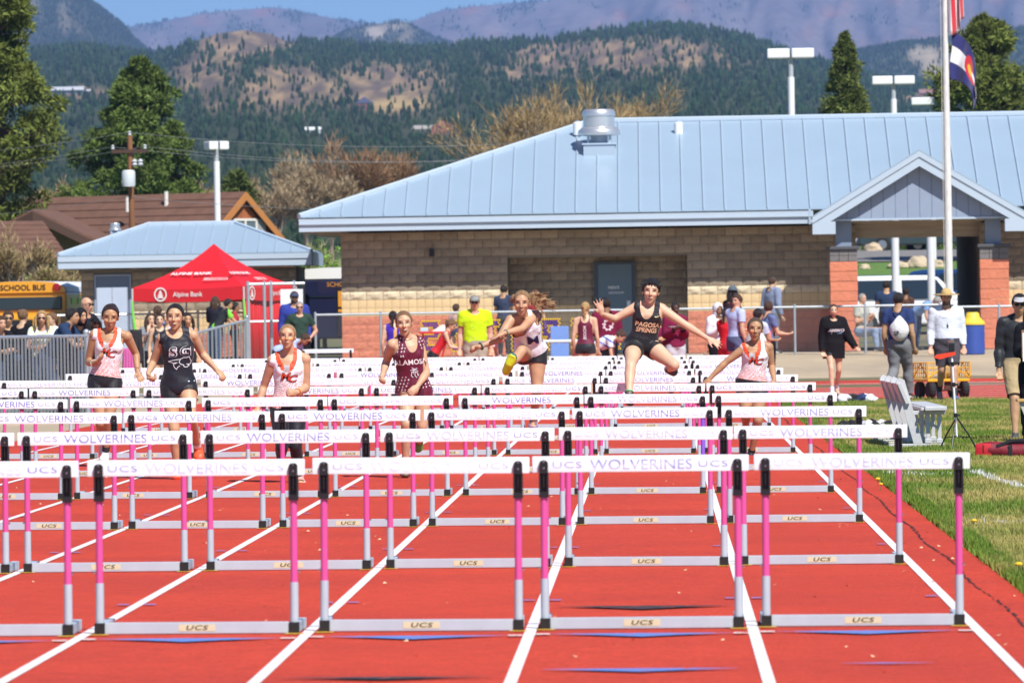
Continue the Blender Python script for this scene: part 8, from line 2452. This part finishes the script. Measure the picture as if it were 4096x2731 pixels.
PI = math.pi; SG_ = (.035, .038, .050); NVY = (.016, .026, .085); GRY = (.22, .23, .25); DEN = (.06, .09, .17); KHA = (.40, .30, .17); RED_ = (.62, .02, .03)
GL_ = "people leaning on the picket barrier"
spectator(6, 719, 110.6, .5, "smiling man in black leaning on the barrier at the photo's very edge", 'm', 'lean', lean=.8, skin='red', hairc='brown', top=('long', BLK), bot=('pants', DEN), group=GL_, mouth=.5)
spectator(19, 711, 112.0, .15, "man in sunglasses with grey jacket over a bright blue shirt", 'm', 'fold', skin='tan', hairc='brown', top=('long', (.10, .105, .12)), bot=('pants', DEN), shades=True, group=GL_)
spectator(53, 706, 111.4, PI - .5, "woman with brown hair in a bun and black shirt, seen from behind", 'f', 'fold', skin='fair', hairc='light', hair='bun', top=('tee', BLK), bot=('pants', DEN), group=GL_)
spectator(98, 708, 111.0, .05, "long haired blonde woman in sunglasses and white shirt leaning on the barrier", 'f', 'lean', lean=.5, skin='red', hairc='blond', hair='long', top=('tee', lambda W: np.where((np.sin(W[:, :1]*40 + 3*np.sin(W[:, 2:]*30)) > .6), np.array([.75, .72, .35]), np.array([.78, .80, .80]))), bot=('pants', DEN), shades=True, group=GL_)
spectator(118, 714, 112.2, -.9, "girl in white flowered shirt half hidden behind the blonde woman", 'f', 'down', skin='fair', hairc='light', hair='pony', top=('tee', lambda W: np.where((np.sin(W[:, :1]*70)*np.sin(W[:, 2:]*63) > .45), np.array([.70, .62, .30]), np.array([.76, .76, .72]))), bot=('loose', DEN), group=GL_)
spectator(168, 698, 110.3, 1.35, "dark haired boy in navy polo leaning on the barrier in profile", 'm', 'lean', lean=1.0, skin='tan', hairc='dark', top=('polo', (.022, .045, .105)), bot=('pants', DEN), group=GL_)
spectator(189, 701, 111.2, .8, "young person in a black hood smiling beside the boy in navy", 'f', 'lean', lean=.8, skin='tan', hairc='dark', top=('hoodie', BLK), bot=('pants', BLK), hood=(.014, .014, .018), group=GL_, mouth=.4)
spectator(199, 677, 113.0, 1.0, "tall balding man in navy shirt standing behind the barrier", 'm', 'fold', skin='red', hairc='brown', hair=None, top=('long', (.014, .018, .040)), bot=('pants', DEN), shades=True, group=GL_)
spectator(217, 722, 111.3, .5, "person in black baseball cap and sunglasses beside the first MC runner", 'f', 'fold', skin='tan', hairc='dark', hair='long', top=('tee', BLK), bot=('pants', BLK), hat=('cap', (.013, .013, .018)), shades=True, group=GL_)
GA = "athletes waiting behind the far hurdles"
w1 = spectator(367, 718, 127, .05, "girl in black SG uniform waiting between the two leading runners", 'f', 'down', skin='fair', hairc='dark', hair='pony', top=('tank', (.030, .032, .042), dict(scoop=.07)), bot=('shorts', BLK), group=GA)
w1.print_on("SG", w1.Ls*.66, .085, (.45, .50, .60), sx=1.2, bold=.01)
spectator(346, 717, 129, .4, "curly haired girl in grey shirt behind the waiting SG girl", 'f', 'face', skin='fair', hairc='brown', hair='long', top=('tee', GRY), bot=('pants', BLK), group=GA)
spectator(362, 698, 133, PI - .3, "tall girl with high brown ponytail, seen from behind the SG girl", 'f', 'down', skin='fair', hairc='brown', hair='pony', top=('tee', (.22, .32, .55)), bot=('pants', BLK), group=GA)
spectator(384, 712, 131, -.3, "girl in light blue shirt beside the black uniformed runner's shoulder", 'f', 'fold', skin='fair', hairc='light', hair='pony', top=('tee', (.35, .50, .75)), bot=('shorts', BLK), group=GA)
spectator(431, 717, 126, .25, "dark haired girl in MC uniform behind the black SG runner", 'f', 'down', skin='tan', hairc='dark', hair='long', top=('tank', lambda W: np.where((np.sin(W[:, 2:]*60) > .8), ORG, WHT)), bot=('shorts', BLK), group=GA)
spectator(494, 678, 166.2, PI - .2, "long brown haired woman in black jacket before the red tent", 'f', 'lean', skin='fair', hairc='brown', hair='long', top=('long', (.018, .018, .03)), bot=('pants', DEN))
spectator(524, 680, 165.6, 1.9, "man in black cap and lime sleeved shirt leaning on the barrier's end", 'm', 'lean', lean=.8, skin='tan', hairc='dark', hair='short', top=('polo', lambda W: np.where((np.sin(W[:, :1]*11 + 2) > .2), np.array([.20, .62, .06]), np.array([.03, .035, .04]))), bot=('pants', DEN), hat=('cap', (.03, .04, .035)))
spectator(541, 694, 166.6, 1.6, "person in a dark red shirt beyond the lime sleeved man", 'm', 'fold', skin='brown', hairc='dark', top=('tee', (.40, .03, .05)), bot=('pants', BLK))
spectator(676, 663, 152, .15, "bearded man in navy cap and royal blue long sleeves by the tent gate", 'm', 'down', skin='tan', hairc='brown', top=('long', (.035, .055, .30)), bot=('pants', (.05, .05, .06)), hat=('cap', (.06, .075, .15)), beard=(.05, .03, .02), shades=True, wide=1.08, build=1.1)
spectator(688, 689, 149, .05, "grey haired woman in dark green t-shirt and black shorts beside the man in blue", 'f', ('hip', 'hip'), skin='red', hairc='grey', hair='tight', top=('tee', (.030, .060, .045)), bot=('loose', BLK), shades=True, wide=1.1, build=1.12, fat=.03)
spectator(702, 800, 137, 1.2, "girl in pale blue shirt stooping behind the far hurdles", 'f', 'down', 'bend', skin='tan', hairc='brown', hair='pony', top=('tee', (.42, .52, .80)), bot=('shorts', BLK), H=1.6, group=GA)
w2 = spectator(902, 711, 131, PI, "girl in purple and yellow singlet seen from behind, left of the first cup letter", 'f', 'down', skin='fair', hairc='dark', hair='pony', top=('tank', lambda W: np.where((np.sin(W[:, :1]*17 + .9) > .93), np.array([.75, .45, .05]), np.array([.055, .020, .42])), dict(strap=.13)), bot=('shorts', BLK), group=GA)
spectator(1036, 727, 130, 1.45, "girl in red singlet bending her head down beside the neon shirted official", 'f', 'fwd', lean=.9, nod=.8, skin='fair', hairc='light', hair='pony', top=('tank', RED_, dict(strap=.11)), bot=('shorts', BLK), group=GA)
spectator(1048, 698, 170, 2.5, "small boy beyond the fence, only his head and shoulders above the rail", 'm', 'down', skin='fair', hairc='brown', top=('tee', (.62, .40, .36)), bot=('loose', DEN))
of = spectator(1090, 672, 126, .03, "official in neon yellow polo, grey cap and sunglasses behind the hurdles", 'm', 'down', skin='red', hairc='grey', hair='short', top=('polo', (.52, .80, .015)), bot=('pants', (.40, .36, .28)), hat=('cap', (.16, .20, .17), (.30, .30, .30)), shades=True, wide=1.08, build=1.12, fat=.02, group=GA)
of.print_on(linework([[(0, .06), (0, -.06)]], .11), of.Ls*.05, 1, (.62, .68, .78), xoff=-.05, name="badge")
of.print_on(linework([[(-.02, .22), (-.035, .0)], [(.03, .22), (-.03, .0)]], .005), of.Ls*.55, 1, (.08, .35, .15), name="lanyard")
spectator(1158, 650, 171, PI - .4, "man in yellow cap and navy t-shirt, seen from behind by the recess", 'm', 'fold', skin='tan', hairc='dark', top=('tee', (.045, .060, .11)), bot=('pants', (.05, .05, .06)), hat=('cap', (.72, .40, .03)))
spectator(1154, 806, 136, 1.4, "girl in pink and white shirt stooping right of the official", 'f', 'down', 'bend', skin='fair', hairc='brown', hair='pony', top=('tee', (.72, .55, .56)), bot=('shorts', BLK), H=1.6, group=GA)
spectator(1229, 664, 171.5, .3, "dark red shirted person in the shadow of the recess", 'm', 'down', skin='tan', hairc='red', top=('tee', (.30, .04, .04)), bot=('pants', BLK))
w3 = spectator(1344, 689, 125, PI - .12, "blonde girl with a thick braid in maroon singlet, her back turned", 'f', 'down', skin='fair', hairc='blond', hair='braid', top=('tank', (.14, .012, .04), dict(strap=.085, back=.10, hem=.02)), bot=('shorts', (.02, .025, .03), dict(cut=.20)), group=GA)
w3.print_on("MOOSE", w3.Ls*.50, .052, (.70, .68, .70), tilt=-PI/2, back=True, bold=.02)
w4 = spectator(1391, 680, 132, PI + .25, "dark haired person in maroon hoodie with white print on the back", 'm', 'fold', skin='brown', hairc='dark', hair='short', top=('hoodie', (.17, .015, .05)), bot=('pants', BLK), group=GA)
w4.print_on(polyprint([[(.10*math.cos(a)*(1 + .16*math.sin(a*9)), .10*math.sin(a)*(1 + .16*math.sin(a*9))) for a in np.linspace(0, 2*PI, 40, endpoint=False)]]), w4.Ls*.62, 1, (.62, .58, .60), back=True, name="print")
spectator(1425, 768, 128, 1.5, "girl in white and blue uniform bending over a blue cloth", 'f', 'down', 'bend', skin='fair', hairc='brown', hair='bun', top=('tee', lambda W: np.where((np.sin(W[:, 2:]*45 + W[:, :1]*30) > .75), np.array([.05, .10, .5]), np.array([.72, .74, .80]))), bot=('shorts', BLK), H=1.62, group=GA)
w5 = spectator(1551, 690, 133, .25, "girl in maroon hoodie and pale trousers, hands joined, behind the leaping runner", 'f', 'write', skin='dark', hairc='dark', hair='tight', top=('hoodie', (.19, .015, .055)), bot=('pants', (.52, .53, .58)), nod=.3, group=GA)
w5.print_on("MEAN MOOSE", w5.Ls*.66, .035, (.6, .5, .55), bold=.02)
spectator(1512, 760, 136, .4, "person in maroon jacket and grey trousers hidden behind the leaping runner's side", 'f', 'fold', skin='tan', hairc='dark', hair='pony', top=('hoodie', (.17, .015, .05)), bot=('pants', (.45, .48, .55)), H=1.5, group=GA)
GR = "young people talking near the right end of the fence"
spectator(1649, 694, 140, .45, "girl with a white hood pulled up, glancing down", 'f', 'write', skin='brown', hairc='dark', top=('hoodie', (.72, .73, .75)), bot=('pants', BLK), hood=(.66, .68, .72), nod=.2, group=GR)
spectator(1669, 703, 137.5, PI - .5, "girl in red t-shirt with long black ponytail, seen from behind", 'f', 'fwd', skin='brown', hairc='dark', hair='pony', top=('tee', (.62, .02, .03)), bot=('pants', (.50, .03, .04)), group=GR)
spectator(1692, 672, 135, 2.2, "tall brown haired boy in pale blue t-shirt looking over his shoulder", 'm', ('down', 'fwd'), turn=-2.9, skin='red', hairc='brown', hair='short', top=('tee', (.46, .53, .78)), bot=('loose', (.10, .12, .22)), group=GR)
spectator(1683, 652, 150, PI - .9, "long haired person in grey bucket hat and sunglasses beyond the boy in blue", 'f', 'fold', skin='brown', hairc='dark', hair='long', top=('tee', (.05, .02, .03)), bot=('pants', BLK), hat=('bucket', (.10, .13, .16), (.12, .15, .19)), shades=True, group=GR)
spectator(1775, 631, 170.4, PI - .8, "man in grey hoodie and cap standing beyond the fence by the sunlit wall", 'm', 'down', skin='fair', hairc='brown', top=('hoodie', (.22, .26, .38)), bot=('pants', (.16, .16, .18)), hat=('cap', (.09, .10, .13)), group=GR)
b1 = spectator(1742, 707, 131, PI - .75, "dark haired boy in pale shirt carrying a white drawstring bag", 'm', 'fwd', skin='tan', hairc='dark', hair='short', top=('tee', (.52, .57, .72)), bot=('pants', BLK), group=GR)
b2 = spectator(1765, 689, 136, PI - 1.0, "brown haired boy in slate blue shirt with a tan strap and pink bag", 'm', 'fwd', turn=.9, skin='fair', hairc='brown', hair='short', top=('tee', (.13, .17, .34)), bot=('pants', BLK), group=GR)
spectator(1634, 804, 141, 2.6, "dark haired child sitting low behind the far hurdles", 'f', 'fold', 'sit', skin='tan', hairc='brown', hair='tight', top=('tee', (.45, .30, .22)), bot=('pants', BLK), H=1.25, group=GR)
GI = "people walking on the curve and infield"
w6 = spectator(1914, 695, 128, .12, "barefoot girl in socks walking in a huge black hoodie, legs bare", 'f', ('down', 'out'), 'walk', skin='fair', hairc='brown', hair='tight', top=('hoodie', (.010, .010, .012), dict(hem=-.20, g=.050)), bot=('shorts', BLK), shoes=(.72, .73, .78), sock=((.70, .71, .78), .80), group=GI)
w6.print_on("ANWO", w6.Ls*.60, .055, (.72, .74, .78), xoff=.03, sx=1.2, shear=.2, bold=.03); w6.print_on(linework([[(-.09, 0), (.03, .0)], [(.06, .005), (.10, .01)]], .016), w6.Ls*.49, 1, (.15, .35, .65), xoff=.03, name="print")
b3 = spectator(2064, 668, 121, PI - .35, "dark haired boy in navy t-shirt walking away with a white drawstring bag", 'm', ('down', 'down'), 'walk', skin='tan', hairc='dark', hair='short', top=('tee', (.030, .050, .15)), bot=('pants', (.20, .205, .22), dict(g=.03)), shoes=(.05, .06, .05), group=GI)
w7 = spectator(2173, 659, 119, .06, "man in straw hat, white long sleeved shirt and dark shorts before the yellow wagon", 'm', 'down', 'walk2', skin='red', hairc='dark', hair='short', top=('long', (.72, .75, .84), dict(g=.018)), bot=('loose', (.075, .065, .080), dict(cut=.82)), hat=('straw', (.55, .38, .16), (.42, .28, .13)), beard=(.10, .06, .045), shoes=(.09, .13, .26), sock=((.07, .065, .07), .72), wide=1.06, build=1.08, fat=.02, group=GI)
w7.print_on(linework([[(-.10, 0), (.04, 0)], [(-.06, -.03), (.02, -.03)]], .012), w7.Ls*.78, 1, (.45, .42, .62), xoff=-.02, name="print"); w7.print_on(linework([[(0, .02), (0, -.02)]], .03), w7.Ls*.48, 1, (.02, .03, .03), xoff=.0, name="whistle"); w7.print_on(linework([[(-.03, .0), (0, -.24)], [(.05, .0), (0, -.24)]], .006), w7.Ls*.98, 1, (.05, .05, .06), name="lanyard")
coach = spectator(2341, 667, 83, -.02, "man in visor, sunglasses and charcoal pullover with khaki shorts at the infield's edge", 'm', 'down', 'walk', skin='tan', hairc='dark', hair='short', top=('long', (.018, .021, .025), dict(mat_=M_cloth, wr=.004, g=.016)), bot=('loose', (.42, .32, .18), dict(cut=.92)), hat=('visor', (.06, .06, .07), (.45, .45, .47)), shades=True, beard=None, shoes=(.06, .06, .065), wide=1.05, build=1.08, vox=.0115, group=GI)
GS = "people sitting and standing under the gabled entry"
spectator(1981, 655, 171.8, .9, "grey haired woman in pale vest sitting beside the entry's left pillar", 'f', 'write', 'sit', skin='red', hairc='grey', hair='tight', top=('tee', (.45, .46, .40)), bot=('pants', (.25, .33, .48)), H=1.95, group=GS)
spectator(2036, 643, 173.2, PI, "broad man in navy shirt with his back turned under the entry", 'm', 'fold', skin='tan', hairc='dark', hair='short', top=('tee', (.025, .045, .10)), bot=('pants', BLK), wide=1.1, build=1.12, group=GS)
spectator(2081, 659, 174.0, PI - .3, "dark haired person in brown top under the entry", 'f', 'fold', skin='brown', hairc='dark', hair='bun', top=('tee', (.10, .05, .035)), bot=('pants', BLK), group=GS)
spectator(2150, 634, 173.6, 1.0, "person in light blue shirt bending near the entry's flagpole side", 'm', 'write', 'bend', skin='red', hairc='grey', hair='short', top=('tee', (.20, .34, .62)), bot=('pants', DEN), H=1.75, group=GS)

cb = spectator(2373, 688, 81.2, .1, "person in black holding a clipboard, cut off by the photo's edge beside the coach", 'f', 'write', skin='fair', hairc='brown', hair='long', top=('long', BLK), bot=('pants', BLK), group=GI)
p_ = cb.J['wrA']*.5 + cb.J['wrB']*.5 + np.array([-.06, -.06, .02])
o_ = empty("clipboard", tuple(p_), label="clipboard with white paper held at the photo's edge beside the coach", cat="clipboard")
mb = MB(); mb.bevbox((-.11, -.006, -.15), (.11, .0, .16), .003); mb.build("board", mat("brown hardboard", (.30, .17, .08), .7), o_)
mb = MB(); mb.box((-.10, -.011, -.19), (.10, -.0065, .13)); mb.build("sheet", mat("white paper", (.8, .8, .78), .7), o_)

# ---- bags carried on backs: things of their own
M_bagw = mat("white bag nylon", (.74, .75, .76), .6, bump=.7, bscale=10, var=.06)
def sack_bag(fig, size, label, material, strapc, mark=None, side=0.0, drop=.30, out=.16, straps=True):
    c = fig.J['neck'] - fig.up*drop - fig.fwdS*out + fig.latS*side
    o = empty("drawstring_bag", tuple(c), label=label, cat="bag")
    bm = bmesh.new(); bmesh.ops.create_uvsphere(bm, u_segments=22, v_segments=14, radius=1)
    la, fw = Vector(fig.latS), Vector(-fig.fwdS)
    for q in bm.verts:
        z = q.co.z; w = (1.0 if z < 0 else (1 - .62*z**1.4)); n = mnoise.noise(q.co*2.2)
        q.co = la*(q.co.x*size*.56*w*(1 + .12*n)) + fw*(q.co.y*size*.34*w*(1 + .15*n)) + Vector((0, 0, z*size*.72))
    me = bpy.data.meshes.new("sack"); bm.to_mesh(me); bm.free(); me.materials.append(material); me.polygons.foreach_set("use_smooth", [True]*len(me.polygons)); link("sack", me, o)
    if straps:
        for s in (-1, 1):
            p0 = Vector((0, 0, size*.66)); sh = Vector(fig.J['neck'] + fig.latS*s*.09*fig.sc + fig.up*.055 - c); bk = Vector(-fig.fwdS)*.06
            mb = MB(); mb.tube([p0, (p0 + sh)*.5 + bk, sh + bk*.3, sh + Vector(fig.fwdS)*.09 - Vector((0, 0, .03))], .009, 6); mb.build("strap", mat("strap cord", strapc, .8), o)
    if mark:
        mb = MB(); text_flat(mb, mark, tuple(fw*(size*.365) - Vector((0, 0, size*.28)) + la*.02), tuple(-la), (0, 0, 1), size*.26, bold=.03); mb.build("lettering", mat("black bag print", (.03, .03, .035), .6), o, fix=False)
    return o
sack_bag(b3, .30, "white drawstring bag on the back of the boy in navy", M_bagw, (.015, .02, .04), mark="SF", side=-.07)
sack_bag(b1, .42, "big white drawstring sack on the back of the boy in the pale shirt", mat("white sack cloth", (.66, .67, .64), .7, bump=.7, bscale=8), (.6, .6, .6), side=-.16, drop=.34, out=.22, straps=False)
sack_bag(b2, .30, "pink drawstring bag hanging from the boy in slate blue", mat("coral nylon", (.72, .20, .20), .6, bump=.6), (.35, .22, .09), side=-.22, drop=.36, out=.20)
